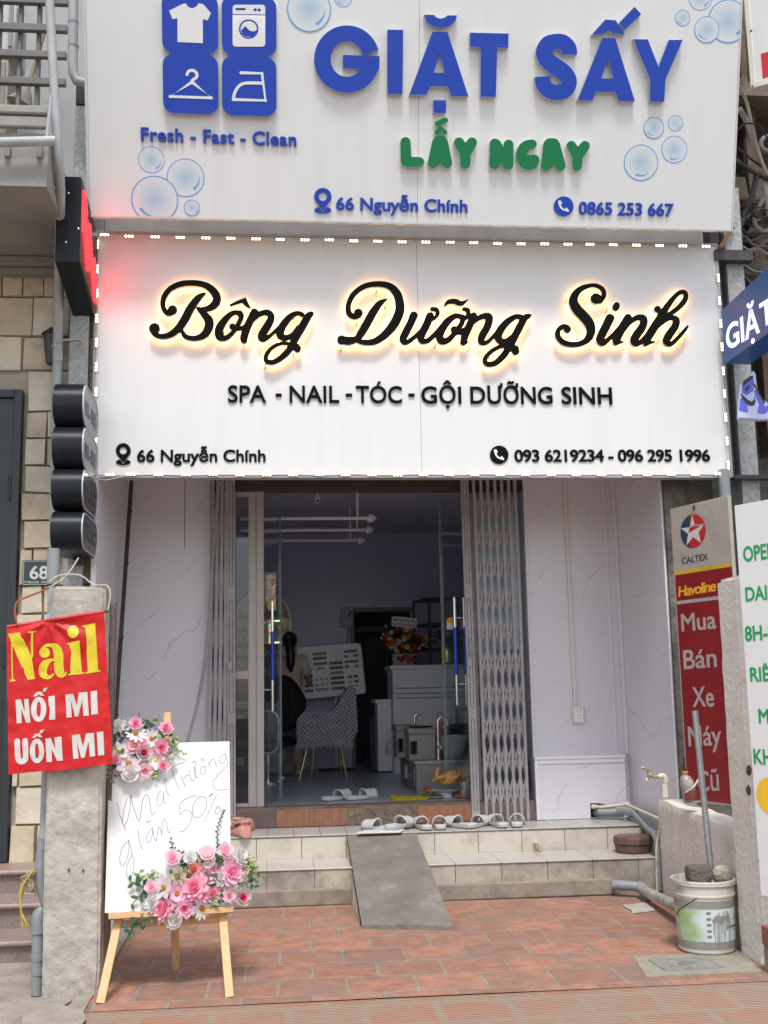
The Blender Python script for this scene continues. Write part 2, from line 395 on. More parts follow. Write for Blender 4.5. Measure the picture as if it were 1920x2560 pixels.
# ------------------------------------------------------------------ palette
M_white = mat('white_panel', (.70, .70, .69), .42, var=.02, scale=2, spec=.35)
M_pan = mat('acrylic_panel', (.665, .665, .655), .38, var=.02, scale=1.5, spec=.4, dirt=(.50, .50, .48), dscale=1.3, dthr=.53, damt=.14, stretch=(5, 1, .4))
M_blue = mat('blue_acrylic', srgb(22, 62, 166), .42, var=.03, spec=.35)
M_bluedge = mat('grey_letter_edge', (.45, .47, .5), .5)
M_green = mat('green_acrylic', srgb(0, 114, 66), .45, var=.03, spec=.35)
M_ring = mat('printed_bubble_ring', srgb(104, 152, 208), .45, var=.05)
M_blk = mat('gloss_black', (.005, .005, .005), .14, var=0, spec=.06)
M_blk2 = mat('black_acrylic', (.006, .006, .007), .35, var=.1, spec=.05)
M_steel = mat('letter_side_steel', (.42, .40, .36), .38, metal=.75, var=.05)
M_warm = emit('warm_halo_led', (1, .56, .20), 6)
M_led = emit('white_led', (1, .88, .66), 6)
M_red = emit('red_led', (1, .015, .02), 3.2)
M_redcap = mat('red_led_case', (.5, .01, .015), .3)
M_wire = mat('clear_wire', (.62, .58, .53), .35)
M_pvcblk = mat('black_box_paint', (.009, .011, .015), .34, var=.3, scale=12, spec=.22)
M_screw = mat('screw_head', (.75, .75, .73), .25, metal=.9)
M_galv = mat('galvanised_steel', (.33, .335, .33), .6, metal=.4, var=.3, scale=38, bump=.1, bscale=60, dirt=(.20, .17, .14), dscale=4, dthr=.54, damt=.7)
M_conc = mat('old_concrete', (.43, .39, .335), .92, var=.25, scale=5, bump=2.0, bscale=14, dirt=(.17, .15, .12), dscale=4, dthr=.50, damt=.75)
M_conc2 = mat('whitewashed_plaster', (.74, .70, .63), .88, var=.10, scale=4, bump=1.2, bscale=32, dirt=(.24, .20, .15), dscale=4.5, dthr=.60, damt=.8)
M_cem = mat('grey_cement', (.25, .215, .175), .9, var=.25, scale=7, bump=.6, bscale=24, dirt=(.42, .39, .35), dscale=5, dthr=.58, damt=.5)
M_pave = mat('street_cement', (.33, .285, .24), .92, var=.25, scale=6, bump=1.2, bscale=60, dirt=(.19, .17, .14), dscale=3, dthr=.53, damt=.6)
M_gate = mat('grey_gate_paint', srgb(158, 153, 154), .5, var=.12, scale=9, bump=.15, bscale=40, dirt=(.17, .16, .15), dscale=7, dthr=.62, damt=.6)
M_alu = mat('champagne_aluminium', srgb(176, 166, 160), .45, metal=.1, var=.06, scale=3)
M_pvc = mat('grey_pvc_pipe', (.235, .25, .262), .42, var=.12, scale=9, dirt=(.45, .44, .42), dscale=6, dthr=.64, damt=.7)
M_pvc2 = mat('pale_pvc_pipe', (.36, .37, .375), .42, var=.10, scale=6, dirt=(.2, .2, .19), dscale=5, dthr=.6, damt=.5)
M_cream = mat('cream_ppr_pipe', (.60, .54, .42), .5, var=.1)
M_marble = marble('lilac_marble_sheet', (.69, .67, .71), (.53, .51, .55))
M_marbleL = M_marble
M_trim = mat('white_plastic_trim', (.72, .70, .74), .35, var=.04)
M_dark = mat('dark_metal', (.02, .02, .022), .45, var=.3)
M_rust = mat('dark_iron', (.045, .04, .042), .6, var=.4, scale=14)
M_brn = mat('brown_lintel_paint', (.055, .036, .036), .55, var=.25, scale=5, stretch=(1, 1, 12))
M_glass = glass_mat('clear_glass')
M_edge = mat('glass_edge', (.36, .44, .45), .15, var=.05, spec=.7)
M_in = mat('lilac_wall_panel', (.58, .60, .78), .36, var=.05, scale=1.5, spec=.4)
M_ceil = mat('ceiling_board', (.62, .62, .70), .8, var=.04, dirt=(.24, .24, .27), dscale=1, dthr=.5, damt=.4)
M_chrome = mat('chrome', (.62, .62, .62), .12, metal=1, var=.02)
M_bfilm = mat('blue_film_and_reflection', srgb(24, 74, 190), .3, var=.06)
M_wood = mat('pine_wood', srgb(205, 165, 118), .6, var=.16, scale=3, stretch=(22, 22, 1.6), bump=.1, bscale=30)
M_woodx = mat('pine_rail', srgb(198, 156, 110), .6, var=.16, scale=3, stretch=(1.6, 22, 22), bump=.1, bscale=30)
M_board = mat('white_foam_board', (.68, .67, .645), .55, var=.015, scale=1.2)
M_rubber = mat('grey_rubber', srgb(186, 184, 184), .62, var=.08, scale=12, dirt=(.28, .27, .26), dscale=14, dthr=.58, damt=.6)

# ------------------------------------------------------------------ ground
Zf, Zl = P(870, 2016, Y=1.42).z, .433               # shop floor, landing
mt_pave = tile_mat('terracotta_paving', srgb(170, 120, 98), srgb(146, 105, 88), srgb(146, 131, 117), .360, .335, .014, .5, .72, 'XY', .7, (.12, .656, 0), radians(1.2), (.225, .172, .142), 2.0, .44, .7, .34)
g = M()
def apron(u, v):
    x = -1.02+3.95*u; y = -2.12+2.66*v
    return (x, y, .004*sin(x*2.1)*sin(y*1.7)-.0)
g.grid(apron, 16, 12)
O('forecourt_paving', g, mt_pave, kind='structure')
m, n, l, b = nt('ribbed_kerb_tile'); b.inputs['Roughness'].default_value = .8
gg = n.new('ShaderNodeNewGeometry'); wv = n.new('ShaderNodeTexWave'); wv.bands_direction = 'Y'; wv.inputs['Scale'].default_value = 13; wv.inputs['Distortion'].default_value = .6; wv.inputs['Detail Scale'].default_value = 2
l.new(gg.outputs['Position'], wv.inputs['Vector'])
br = n.new('ShaderNodeTexBrick'); br.offset = .5; br.inputs['Scale'].default_value = 1; br.inputs['Brick Width'].default_value = .36; br.inputs['Row Height'].default_value = .30; br.inputs['Mortar Size'].default_value = .026; br.inputs['Mortar Smooth'].default_value = .4
br.inputs['Color1'].default_value = (*srgb(172, 124, 102), 1); br.inputs['Color2'].default_value = (*srgb(164, 130, 110), 1); br.inputs['Mortar'].default_value = (*srgb(160, 142, 124), 1)
dn = n.new('ShaderNodeTexNoise'); dn.inputs['Scale'].default_value = 5; l.new(gg.outputs['Position'], dn.inputs['Vector'])
va = n.new('ShaderNodeVectorMath'); va.operation = 'MULTIPLY_ADD'; va.inputs[1].default_value = (.03, .03, 0); va.inputs[2].default_value = (.1, .09, 0)
ad = n.new('ShaderNodeVectorMath'); ad.operation = 'ADD'; l.new(gg.outputs['Position'], ad.inputs[0]); l.new(dn.outputs['Color'], va.inputs[0]); l.new(va.outputs[0], ad.inputs[1]); l.new(ad.outputs[0], br.inputs['Vector'])
nd = n.new('ShaderNodeTexNoise'); nd.inputs['Scale'].default_value = 3.2; nd.inputs['Detail'].default_value = 9; nd.inputs['Roughness'].default_value = .7; l.new(gg.outputs['Position'], nd.inputs['Vector'])
mr = n.new('ShaderNodeMapRange'); mr.inputs[1].default_value = .44; mr.inputs[2].default_value = .60; mr.inputs[4].default_value = .8; l.new(nd.outputs['Fac'], mr.inputs[0])
mx = n.new('ShaderNodeMix'); mx.data_type = 'RGBA'; l.new(mr.outputs[0], mx.inputs[0]); l.new(br.outputs['Color'], mx.inputs[6]); mx.inputs[7].default_value = (*srgb(158, 140, 122), 1)
ml = n.new('ShaderNodeMix'); ml.data_type = 'RGBA'; ml.blend_type = 'MULTIPLY'; ml.inputs[0].default_value = .4; l.new(mx.outputs[2], ml.inputs[6]); l.new(wv.outputs['Color'], ml.inputs[7]); l.new(ml.outputs[2], b.inputs['Base Color'])
bp = n.new('ShaderNodeBump'); bp.inputs['Strength'].default_value = .6; bp.inputs['Distance'].default_value = .006; l.new(wv.outputs['Fac'], bp.inputs['Height']); l.new(bp.outputs[0], b.inputs['Normal'])
g = M(); g.grid(lambda u, v: (-.95+6*u, -3.4+1.285*v, -.055+.05*v), 20, 6)
O('kerb_strip', g, m, kind='structure')
g = M(); g.grid(lambda u, v: (-30+60*u, -60+64*v, -.075), 8, 8)
O('street', g, M_pave, kind='structure')
from mathutils import noise as NZ
def patch(name, px, z, mt, amp=.035):
    q = [P(x, y, Z=z) for x, y in px]; out = []
    for i in range(len(q)):
        a, b = q[i], q[(i+1) % len(q)]
        for k in range(10):
            p = a.lerp(b, k/10); w = NZ.noise_vector(p*9)*amp+NZ.noise_vector(p*28)*amp*.4; out.append((p.x+w.x, p.y+w.y))
    f = Fr((0, 0, z), (1, 0, 0), (0, 1, 0)); O(name, plate(M(), f, [out], (), -.004, 0), mt, kind='structure')
patch('cement_apron', ((60, 2530), (110, 2500), (180, 2487), (176, 2503), (158, 2512), (205, 2528), (214, 2545), (196, 2600), (20, 2640)), .010, M_pave, .014)
patch('cement_smear', ((1560, 2262), (1610, 2255), (1640, 2275), (1580, 2282)), .009, mat('pale_smear', (.42, .38, .34), .9, var=.2), .03)
def sidepave(u, v):                                 # cement pavement before the neighbour, lower, with a ramped lip to the forecourt
    x = -5+4.08*u; y = -3.3+3.5*v
    z = -.03+.02*v
    k = max(0, min(1, (x+1.30)/.34)); kk = max(0, min(1, (-1.60-y)/.5))
    return (x, y, z+(.03)*k*k)
g = M(); g.grid(sidepave, 60, 24); O('side_pavement', g, M_pave, kind='structure')

# ------------------------------------------------------------------ the shop itself
bld = T('shop_building', 'narrow shophouse with lilac marble panelled entrance and open ground floor', 'building', (1, 1.5, 0))
XL, XR, YG = -1.235, 2.98, 1.45
XI0, XI1, YB = -1.0, 2.35, 6.2                        # inner walls, back wall
ZL = P(870, 1226, Y=1.5).z                           # underside of lintel
ZC = P(760, 1334, Y=YB).z                            # ceiling
O('facade_wall', M().box(XL-.06, 3.62, .42, .60, 3.45, 9.5), mat('upper_render', (.36, .34, .33), .85, var=.15, scale=3, bump=.4), bld)
O('canopy_ceiling', M().box(XL-.12, XR+.2, .10, 1.62, 3.47, 3.54), mat('grey_soffit', (.66, .65, .64), .7), bld)
O('left_wall', M().box(XL-.035, XL, -.02, 1.50, .0, 3.47), M_marbleL, bld)
pm = M()
pL = P(525, 1500, Y=1.5).x
pm.box(XL, pL, 1.50, 1.62, Zl+.002, 3.47)
pan = O('left_marble_panel', pm, M_marbleL, bld)
sm = M(); xs = P(462, 1300, Y=1.5).x; sm.box(xs-.002, xs+.002, 1.496, 1.4995, P(462, 1368, Y=1.5).z, 3.47)
O('panel_seam', sm, M_rust, pan)
xr0, xr1 = P(1305.5, 1198.6, Y=1.5).x, XR
xr0 = (xr0+P(1338, 2045, Y=1.5).x)/2
pan = O('right_marble_panel', M().box(xr0, xr1, 1.50, 1.62, Zl+.002, 3.47), M_marble, bld)
for x in (xr0+.012, P(1522, 1500, Y=1.5).x-.002):
    O('edge_trim', M().box(x-.012, x+.012, 1.486, 1.4995, Zl+.44, 3.46), M_trim, pan, bev=.004)
zb = P(1430, 1897, Y=1.46).z
bx0, bx1 = P(1338, 1960, Y=1.42).x, P(1563, 1960, Y=1.42).x
hx0, hx1 = P(1476, 2025, Y=1.40).x, P(1500, 2025, Y=1.40).x; hz0, hz1 = P(1490, 2044, Y=1.40).z, P(1490, 2008, Y=1.40).z
fr = Fr((0, 1.40, 0), (1, 0, 0), (0, 0, 1))
bm_ = plate(M(), fr, [[(bx0, Zl+.004), (bx1, Zl+.004), (bx1, zb), (bx0, zb)]], [[(hx0, Zl-.1), (hx1+.2, Zl-.1), (hx1+.2, hz1-.06), (hx1, hz1), (hx0, hz1)]], -.095, 0)
pan = O('boxed_base_panel', bm_, M_marble, bld)
O('edge_trim', M().box(bx0-.004, bx1+.004, 1.385, 1.4985, zb+.0005, zb+.028), M_trim, pan, bev=.004)
O('edge_trim', M().box(bx0-.003, bx0+.03, 1.3905, 1.3985, Zl+.004, zb-.001), M_trim, pan, bev=.003)
O('edge_trim', M().box(bx0+.031, bx1, 1.3905, 1.3985, zb-.035, zb-.001), M_trim, pan, bev=.003)
O('service_hole', M().box(hx0+.004, hx1-.004, 1.455, 1.485, Zl+.01, hz1+.02), mat('hole_dark', (.01, .01, .01), .9), pan)
rw = O('right_wall', M().box(XR, XR+.15, .315, 1.62, 0, 3.47), M_marble, bld)
O('edge_trim', M().box(XR-.012, XR-.001, .30, .345, .55, 3.46), M_trim, rw, bev=.003)
O('edge_trim', M().box(XR-.028, XR-.001, 1.46, 1.4985, zb+.03, 3.46), M_trim, rw, bev=.004)
# lintel and track above the opening
O('lintel_beam', M().box(-.62, xr0, 1.52, 1.62, ZL, 3.469), M_brn, bld, bev=.006)
O('gate_track', M().box(-.64, xr0-.003, 1.41, 1.46, 3.36, 3.42), M_rust, bld)
# interior shell
O('ceiling', M().box(XI0-.4, XI1+.4, 1.63, YB+.2, ZC, ZC+.08), M_ceil, bld)
O('inner_lintel', M().box(-1.4, 2.8, 1.625, 1.70, ZL+.02, 4.4), M_in, bld)
O('inner_wall', M().box(XI0-.12, XI0, 1.63, YB+.01, Zf-.05, ZC), M_in, bld)
O('inner_wall', M().box(XI1, XI1+.12, 1.63, YB+.01, Zf-.05, ZC), M_in, bld)
dx0, dx1 = P(888, 1750, Y=YB).x, P(1030, 1700, Y=YB).x; dz1 = P(950, 1529, Y=YB).z
fr = Fr((0, YB, 0), (1, 0, 0), (0, 0, 1))
bk = O('back_wall', plate(M(), fr, [[(XI0, Zf-.05), (XI1, Zf-.05), (XI1, ZC), (XI0, ZC)]], [[(dx0, Zf-.1), (dx1, Zf-.1), (dx1, dz1), (dx0, dz1)]], -.1, 0), M_in, bld)
for x in (P(795, 1500, Y=YB).x, P(1067, 1500, Y=YB).x, P(935, 1500, Y=YB).x):
    O('wall_batten', M().box(x-.008, x+.008, YB-.006, YB-.0005, dz1+.03, ZC-.01), M_in, bk)
O('door_frame', M().box(dx0-.05, dx0-.001, YB-.03, YB+.12, Zf, dz1+.05).box(dx0, dx1+.04, YB-.03, YB+.12, dz1+.002, dz1+.05), mat('grey_frame', (.18, .19, .22), .5), bk)
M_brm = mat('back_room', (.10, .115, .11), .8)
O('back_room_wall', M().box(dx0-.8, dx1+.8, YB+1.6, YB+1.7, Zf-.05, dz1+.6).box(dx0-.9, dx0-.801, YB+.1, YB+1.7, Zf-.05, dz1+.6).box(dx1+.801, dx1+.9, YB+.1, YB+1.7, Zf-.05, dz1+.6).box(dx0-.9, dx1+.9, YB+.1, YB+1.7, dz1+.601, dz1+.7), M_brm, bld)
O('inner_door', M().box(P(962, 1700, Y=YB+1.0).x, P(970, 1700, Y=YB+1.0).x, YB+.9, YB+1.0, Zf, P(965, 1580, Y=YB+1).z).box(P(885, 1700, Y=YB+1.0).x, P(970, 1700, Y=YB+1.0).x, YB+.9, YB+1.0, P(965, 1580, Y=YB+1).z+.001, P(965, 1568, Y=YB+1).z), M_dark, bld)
# the threshold of odd brick and tile pieces
th = M()
fx = [-.70, P(690, 2040, Y=1.42).x, P(868, 2040, Y=1.42).x, P(1045, 2040, Y=1.42).x, P(1184, 2040, Y=1.42).x, xr0+.1]
cl = [mat('dark_tile_piece', (.12, .085, .08), .5, var=.25), mat('orange_tile_piece', (.25, .115, .065), .45, var=.25, scale=3, stretch=(14, 1, 2)), mat('bare_mortar', (.17, .13, .10), .9, var=.4, scale=14, bump=2, bscale=40), mat('orange_tile_piece2', (.29, .125, .068), .45, var=.25, scale=3, stretch=(14, 1, 2)), mat('dark_tile_piece2', (.15, .10, .09), .6, var=.25)]
thr = O('threshold', M().box(fx[0], fx[-1], 1.435, 1.66, Zl-.02, Zf-.012), mat('mortar', (.20, .15, .12), .9, var=.3, bump=1.5, bscale=40), bld)
for i in range(5):
    d = .010 if i != 2 else .003
    O('threshold_tile', M().box(fx[i]+.002, fx[i+1]-.002, 1.434-d, 1.4348, Zl+.006, Zf-.016), cl[i], thr, bev=.002)
O('door_sill', M().box(-.5, xr0-.02, 1.44, 1.64, Zf-.011, Zf+.004), mat('sill', (.16, .105, .075), .6, var=.3, scale=9), bld)
m, n, l, b = nt('grey_wood_vinyl'); b.inputs['Roughness'].default_value = .33
tc = n.new('ShaderNodeNewGeometry'); mp = n.new('ShaderNodeMapping'); mp.inputs['Scale'].default_value = (1.2, 16, 1); l.new(tc.outputs['Position'], mp.inputs[0])
ns = n.new('ShaderNodeTexNoise'); ns.inputs['Scale'].default_value = 2.2; ns.inputs['Detail'].default_value = 7; l.new(mp.outputs[0], ns.inputs['Vector'])
rp = n.new('ShaderNodeValToRGB'); rp.color_ramp.elements[0].position = .3; rp.color_ramp.elements[0].color = (.32, .35, .43, 1); rp.color_ramp.elements[1].position = .72; rp.color_ramp.elements[1].color = (.52, .55, .64, 1); l.new(ns.outputs['Fac'], rp.inputs[0]); l.new(rp.outputs[0], b.inputs['Base Color'])
O('shop_floor', M().box(XI0, XI1, 1.64, YB+1.6, Zf-.06, Zf), m, kind='structure')

# ------------------------------------------------------------------ steps and ramp
st = T('entrance_steps', 'two cream tiled steps with cement plinth leading up to the shop', 'steps', (1, .8, 0))
mt_r = tile_mat('cream_riser_tile', srgb(196, 188, 174), srgb(187, 179, 165), srgb(120, 112, 100), .342, .30, .004, 0, .35, 'XZ', .35, (.13, .175, 0), 0, (.27, .245, .20), 3.2, .50, .7, .09)
mt_r2 = tile_mat('cream_riser_tile_low', srgb(176, 168, 152), srgb(167, 159, 143), srgb(104, 96, 84), .342, .30, .004, 0, .4, 'XZ', .35, (.05, .04, 0), 0, (.17, .15, .12), 3.5, .42, .8, .12)
mt_t = tile_mat('cream_tread_tile', srgb(190, 185, 176), srgb(182, 177, 168), srgb(132, 124, 112), .342, .52, .004, 0, .3, 'XY', .35, (.05, .13, 0), 0, (.33, .30, .26), 2.4, .52, .6, .07)
mt_l = tile_mat('landing_tile', srgb(178, 174, 170), srgb(171, 167, 161), srgb(116, 108, 98), .205, .30, .004, 0, .35, 'XY', .35, (.05, .09, 0), 0, (.30, .28, .25), 3, .5, .6, .07)
sx0, sx1 = XL-.01, P(1603, 2060, Y=.91).x
sx2 = P(1640, 2150, Y=.42).x
O('plinth', M().box(XL, P(1534, 2220, Y=.40).x, .398, .60, 0, .118), M_cem, st, bev=.012)
O('lower_riser', M().box(XL, sx2, .424, .92, .0, .247), mt_r2, st)
O('lower_tread', M().box(XL, sx2+.004, .414, .935, .248, .258), mt_t, st, bev=.003)
O('upper_riser', M().box(XL, sx1, .914, 1.45, .2585, Zl-.010), mt_r, st)
O('landing', M().box(XL, sx1+.004, .904, 1.434, Zl-.0095, Zl), mt_l, st, bev=.003)
O('side_block', M().box(sx2+.006, XR+.3, .95, 1.6, 0, Zl-.04), M_cem, st)
rp_ = T('access_ramp', 'grey cement ramp laid over the steps in front of the doorway', 'ramp', (1, .3, 0))
a0, a1 = P(868, 2090, Y=.90), P(1040, 2086, Y=.90)
b0, b1 = P(905, 2322, Z=0), P(1133, 2325, Z=0)
top = [Vector((a0.x, .90, Zl-.012)), Vector((a1.x, .90, Zl-.012)), Vector((b1.x, b1.y, .022)), Vector((b0.x, b0.y, .022))]
N1 = 18
def rampf(u, v):
    l_, r_ = top[0].lerp(top[3], v), top[1].lerp(top[2], v); q = l_.lerp(r_, u)
    e = (random.uniform(-.012, .012) if v > .99 else 0)
    return q+Vector((random.uniform(-.003, .003) if 0 < u < 1 else 0, e, .012*sin(pi*u)*.5+random.uniform(-.0015, .0015)))
rm = M(); rm.grid(rampf, 14, N1)
nb = len(rm.v); W_ = 15
side = lambda i: [Vector(rm.v[j*W_+i]) for j in range(N1+1)]
Ls, Rs = side(0), side(14)
for s in (Ls, Rs):
    for j in range(N1): rm.quad(s[j], s[j+1], (s[j+1].x, s[j+1].y, -.01), (s[j].x, s[j].y, -.01))
fl = [Vector(rm.v[N1*W_+i]) for i in range(W_)]
for i in range(W_-1): rm.quad(fl[i], fl[i+1], (fl[i+1].x, fl[i+1].y, -.01), (fl[i].x, fl[i].y, -.01))
O('ramp_body', rm, mat('ramp_cement', (.185, .165, .14), .9, var=.22, scale=4, bump=.8, bscale=60, dirt=(.34, .31, .27), dscale=6, dthr=.55, damt=.6), rp_)
sd_ = M()
k = 10
for j in range(k):
    t0, t1 = j/k*.93, (j+1)/k*.93
    q0, q1 = top[0].lerp(top[3], t0), top[0].lerp(top[3], t1)
    for q in ((q0, q1),):
        x = -.006
        sd_.quad((q[0].x+x, q[0].y, q[0].z-.015), (q[1].x+x, q[1].y, q[1].z-.012), (q[1].x+x, q[1].y, 0), (q[0].x+x, q[0].y, 0))
O('ramp_side', sd_, mat('pale_cement', (.52, .47, .39), .85, var=.15, dirt=(.3, .26, .21), dscale=6, dthr=.52), rp_)
z0 = Zl+.004
O('loose_tile', M().hexa([(P(895, 2090, Z=z0).x, .845, z0), (P(1012, 2092, Z=z0).x, .84, z0), (P(1012, 2076, Z=z0).x, .99, z0), (P(905, 2074, Z=z0).x, .99, z0)], [(P(895, 2090, Z=z0).x, .845, z0+.012), (P(1012, 2092, Z=z0).x, .84, z0+.012), (P(1012, 2076, Z=z0).x, .99, z0+.012), (P(905, 2074, Z=z0).x, .99, z0+.012)]), mat('white_tile', (.66, .65, .63), .35), rp_, bev=.002)

# ------------------------------------------------------------------ spa sign (lower)
A, B_, C_ = (0, 560, 1.728), (960, 560, 1.728), (0, 0, 1)
sgn = T('spa_sign', 'white spa signboard with black backlit script letters and a border of small lights', 'sign', (1.06, 0, 3.06))
F1 = Fr((0, 0, 0), (1, 0, 0), (0, 0, 1))
SX0, SX1, SZ0, SZ1 = -1.272, 3.412, 3.062, 4.866
xm = P(1048, 900, Y=0).x
pn = O('panel', M().box(SX0, xm-.0012, 0, .05, SZ0, SZ1).box(xm+.0012, SX1, 0, .05, SZ0, SZ1), M_pan, sgn)
O('frame', M().box(SX0-.018, SX0-.001, -.006, .09, SZ0-.02, SZ1+.02).box(SX1+.001, SX1+.018, -.006, .09, SZ0-.02, SZ1+.02).box(SX0-.0008, SX1+.0008, -.006, .09, SZ0-.022, SZ0-.001).box(SX0-.0008, SX1+.0008, -.006, .09, SZ1+.001, SZ1+.02), mat('frame_grey', (.35, .34, .34), .5), sgn)
zb_, zd_, zs_ = (360, 690, 3.7705), (820, 690, 3.1904), (1360, 690, 4.4838)
def sk(z, pts, k=5): return [F1.pz(p, z) for p in stroke(pts, k)]
def ball2(z, x, y, r, ry=None, rot=0): return [F1.pz(disc(x, y, r, 24, ry, rot), z)]
bong = (sk(zb_, [(578, 196, 26), (520, 236, 62), (450, 328, 78), (390, 438, 80), (330, 525, 74), (255, 580, 60), (180, 597, 50), (120, 580, 50), (88, 545, 52)])+ball2(zb_, 108, 525, 52)
  + sk(zb_, [(275, 375, 50), (235, 382, 50), (198, 345, 48), (186, 285, 50), (202, 220, 52), (258, 150, 54), (350, 108, 56), (460, 97, 56), (570, 114, 60), (645, 160, 72), (690, 230, 80), (675, 292, 78), (618, 335, 62), (550, 345, 46), (512, 330, 26)])+ball2(zb_, 275, 352, 46)
  + sk(zb_, [(515, 345, 30), (565, 385, 60), (612, 440, 86), (618, 500, 88), (588, 565, 78), (530, 605, 58), (460, 615, 48), (395, 595, 46), (368, 552, 42)])
  + sk(zb_, [(910, 395, 56), (880, 375, 48), (830, 385, 52), (770, 440, 66), (715, 525, 82), (715, 595, 76), (770, 612, 52), (835, 565, 46), (890, 485, 48), (920, 410, 52), (905, 375, 48)])
  + ball2(zb_, 836, 505, 32)+sk(zb_, [(836, 505, 50), (870, 528, 46), (930, 515, 40), (990, 470, 40)])
  + [F1.pz([(808, 300), (880, 262), (960, 232), (985, 285), (1008, 328), (1000, 340), (965, 322), (925, 285), (880, 300), (820, 320)], zb_)]
  + sk(zb_, [(1040, 372, 74), (1010, 435, 74), (970, 520, 76), (945, 600, 76), (945, 630, 68)])+sk(zb_, [(1075, 362, 14), (1035, 360, 20), (1010, 385, 20)], 3)
  + sk(zb_, [(965, 530, 40), (1030, 440, 44), (1100, 385, 54), (1170, 378, 62), (1198, 425, 70), (1160, 505, 78), (1110, 590, 78), (1128, 622, 58), (1195, 585, 38), (1270, 510, 30)])
  + sk(zb_, [(1490, 395, 46), (1440, 382, 46), (1370, 420, 62), (1300, 510, 74), (1282, 580, 78), (1330, 612, 62), (1400, 580, 46), (1450, 510, 40)])
  + sk(zb_, [(1575, 385, 44), (1540, 415, 70), (1480, 520, 76), (1425, 615, 72), (1375, 710, 66), (1300, 790, 56), (1215, 838, 48), (1155, 825, 46), (1155, 770, 42), (1205, 705, 38), (1285, 665, 36), (1375, 668, 40), (1440, 685, 48)])+ball2(zb_, 1442, 710, 37))
duong = (sk(zd_, [(458, 212, 14), (405, 245, 50), (350, 320, 66), (300, 410, 68), (258, 480, 64), (222, 525, 52), (160, 540, 66), (105, 532, 62)])+ball2(zd_, 104, 533, 36)
  + sk(zd_, [(205, 530, 24), (250, 545, 40), (310, 553, 46), (375, 540, 54), (450, 488, 64), (520, 405, 76), (562, 310, 76), (562, 230, 70), (538, 160, 66), (478, 105, 54), (380, 90, 46), (280, 110, 44), (200, 170, 44), (160, 250, 44), (162, 318, 46), (200, 348, 46), (240, 340, 46)])+ball2(zd_, 236, 322, 36)
  + sk(zd_, [(675, 340, 66), (650, 400, 62), (612, 475, 64), (590, 528, 58), (615, 552, 40), (675, 515, 36), (740, 450, 28)])
  + sk(zd_, [(805, 345, 66), (778, 410, 64), (738, 490, 64), (735, 535, 52), (785, 538, 42), (845, 485, 38), (890, 430, 34)])
  + sk(zd_, [(822, 290, 36), (855, 297, 38), (862, 330, 34), (832, 368, 26)])
  + sk(zd_, [(1050, 350, 44), (1000, 345, 44), (935, 395, 60), (882, 485, 66), (895, 540, 58), (950, 530, 48), (1010, 465, 44), (1058, 395, 44), (1062, 348, 44)])
  + ball2(zd_, 996, 452, 30)+sk(zd_, [(998, 455, 50), (1040, 472, 44), (1095, 440, 40)])
  + sk(zd_, [(1072, 290, 34), (1100, 298, 38), (1105, 335, 36), (1075, 372, 24)])
  + sk(zd_, [(914, 272, 8), (945, 235, 34), (1000, 228, 44), (1050, 245, 40), (1102, 215, 8)])
  + sk(zd_, [(1148, 345, 62), (1118, 415, 62), (1082, 495, 62), (1068, 550, 54)])+sk(zd_, [(1068, 558, 40), (1100, 550, 14)], 2)
  + sk(zd_, [(1105, 440, 34), (1165, 375, 40), (1230, 345, 50), (1272, 355, 58), (1258, 425, 62), (1215, 505, 62), (1212, 552, 46), (1265, 545, 36), (1340, 460, 28)])
  + sk(zd_, [(1525, 352, 42), (1475, 352, 44), (1405, 400, 58), (1348, 480, 66), (1352, 535, 60), (1405, 545, 50), (1465, 500, 42)])
  + sk(zd_, [(1592, 340, 30), (1550, 365, 56), (1495, 465, 62), (1440, 570, 62), (1390, 650, 56), (1320, 715, 46), (1255, 722, 42), (1240, 682, 38), (1290, 622, 36), (1370, 582, 36), (1440, 582, 40), (1485, 600, 44)])+ball2(zd_, 1480, 622, 31))
sinh = (ball2(zs_, 555, 288, 62)+sk(zs_, [(600, 310, 70), (640, 255, 56), (628, 190, 56), (570, 150, 52), (500, 142, 48), (400, 172, 62), (330, 235, 84), (303, 320, 100), (345, 410, 112), (420, 490, 116), (478, 565, 112), (500, 650, 100), (470, 730, 86), (390, 785, 62), (290, 800, 60), (190, 775, 62), (132, 710, 62), (138, 640, 58), (190, 598, 54), (235, 610, 56)])+ball2(zs_, 235, 632, 42)
  + ball2(zs_, 778, 378, 40, 52, .35)
  + sk(zs_, [(710, 505, 98), (670, 590, 98), (622, 685, 98), (598, 750, 92), (640, 778, 72), (720, 715, 52), (800, 620, 38), (860, 540, 28)])
  + sk(zs_, [(910, 505, 92), (860, 590, 96), (805, 690, 96), (780, 765, 88)])+sk(zs_, [(780, 775, 60), (855, 770, 16)], 2)
  + sk(zs_, [(860, 640, 48), (940, 545, 56), (1020, 500, 66), (1085, 515, 80), (1072, 600, 94), (1010, 690, 98), (978, 762, 90), (1030, 785, 62), (1110, 700, 44), (1190, 590, 36)])
  + sk(zs_, [(1110, 780, 80), (1135, 715, 96), (1200, 610, 96), (1262, 510, 88), (1330, 400, 76), (1410, 290, 60), (1485, 222, 52), (1545, 222, 52), (1548, 288, 60), (1495, 365, 62), (1405, 440, 56), (1320, 480, 40)])+ball2(zs_, 1240, 408, 40)+sk(zs_, [(1240, 420, 60), (1290, 450, 64)], 2)+sk(zs_, [(1115, 780, 60), (1205, 770, 16)], 2)
  + sk(zs_, [(1200, 640, 46), (1300, 545, 56), (1385, 502, 60), (1445, 525, 76), (1432, 600, 88), (1370, 690, 92), (1338, 762, 84), (1390, 790, 58), (1470, 720, 48), (1540, 640, 42), (1575, 595, 22)]))
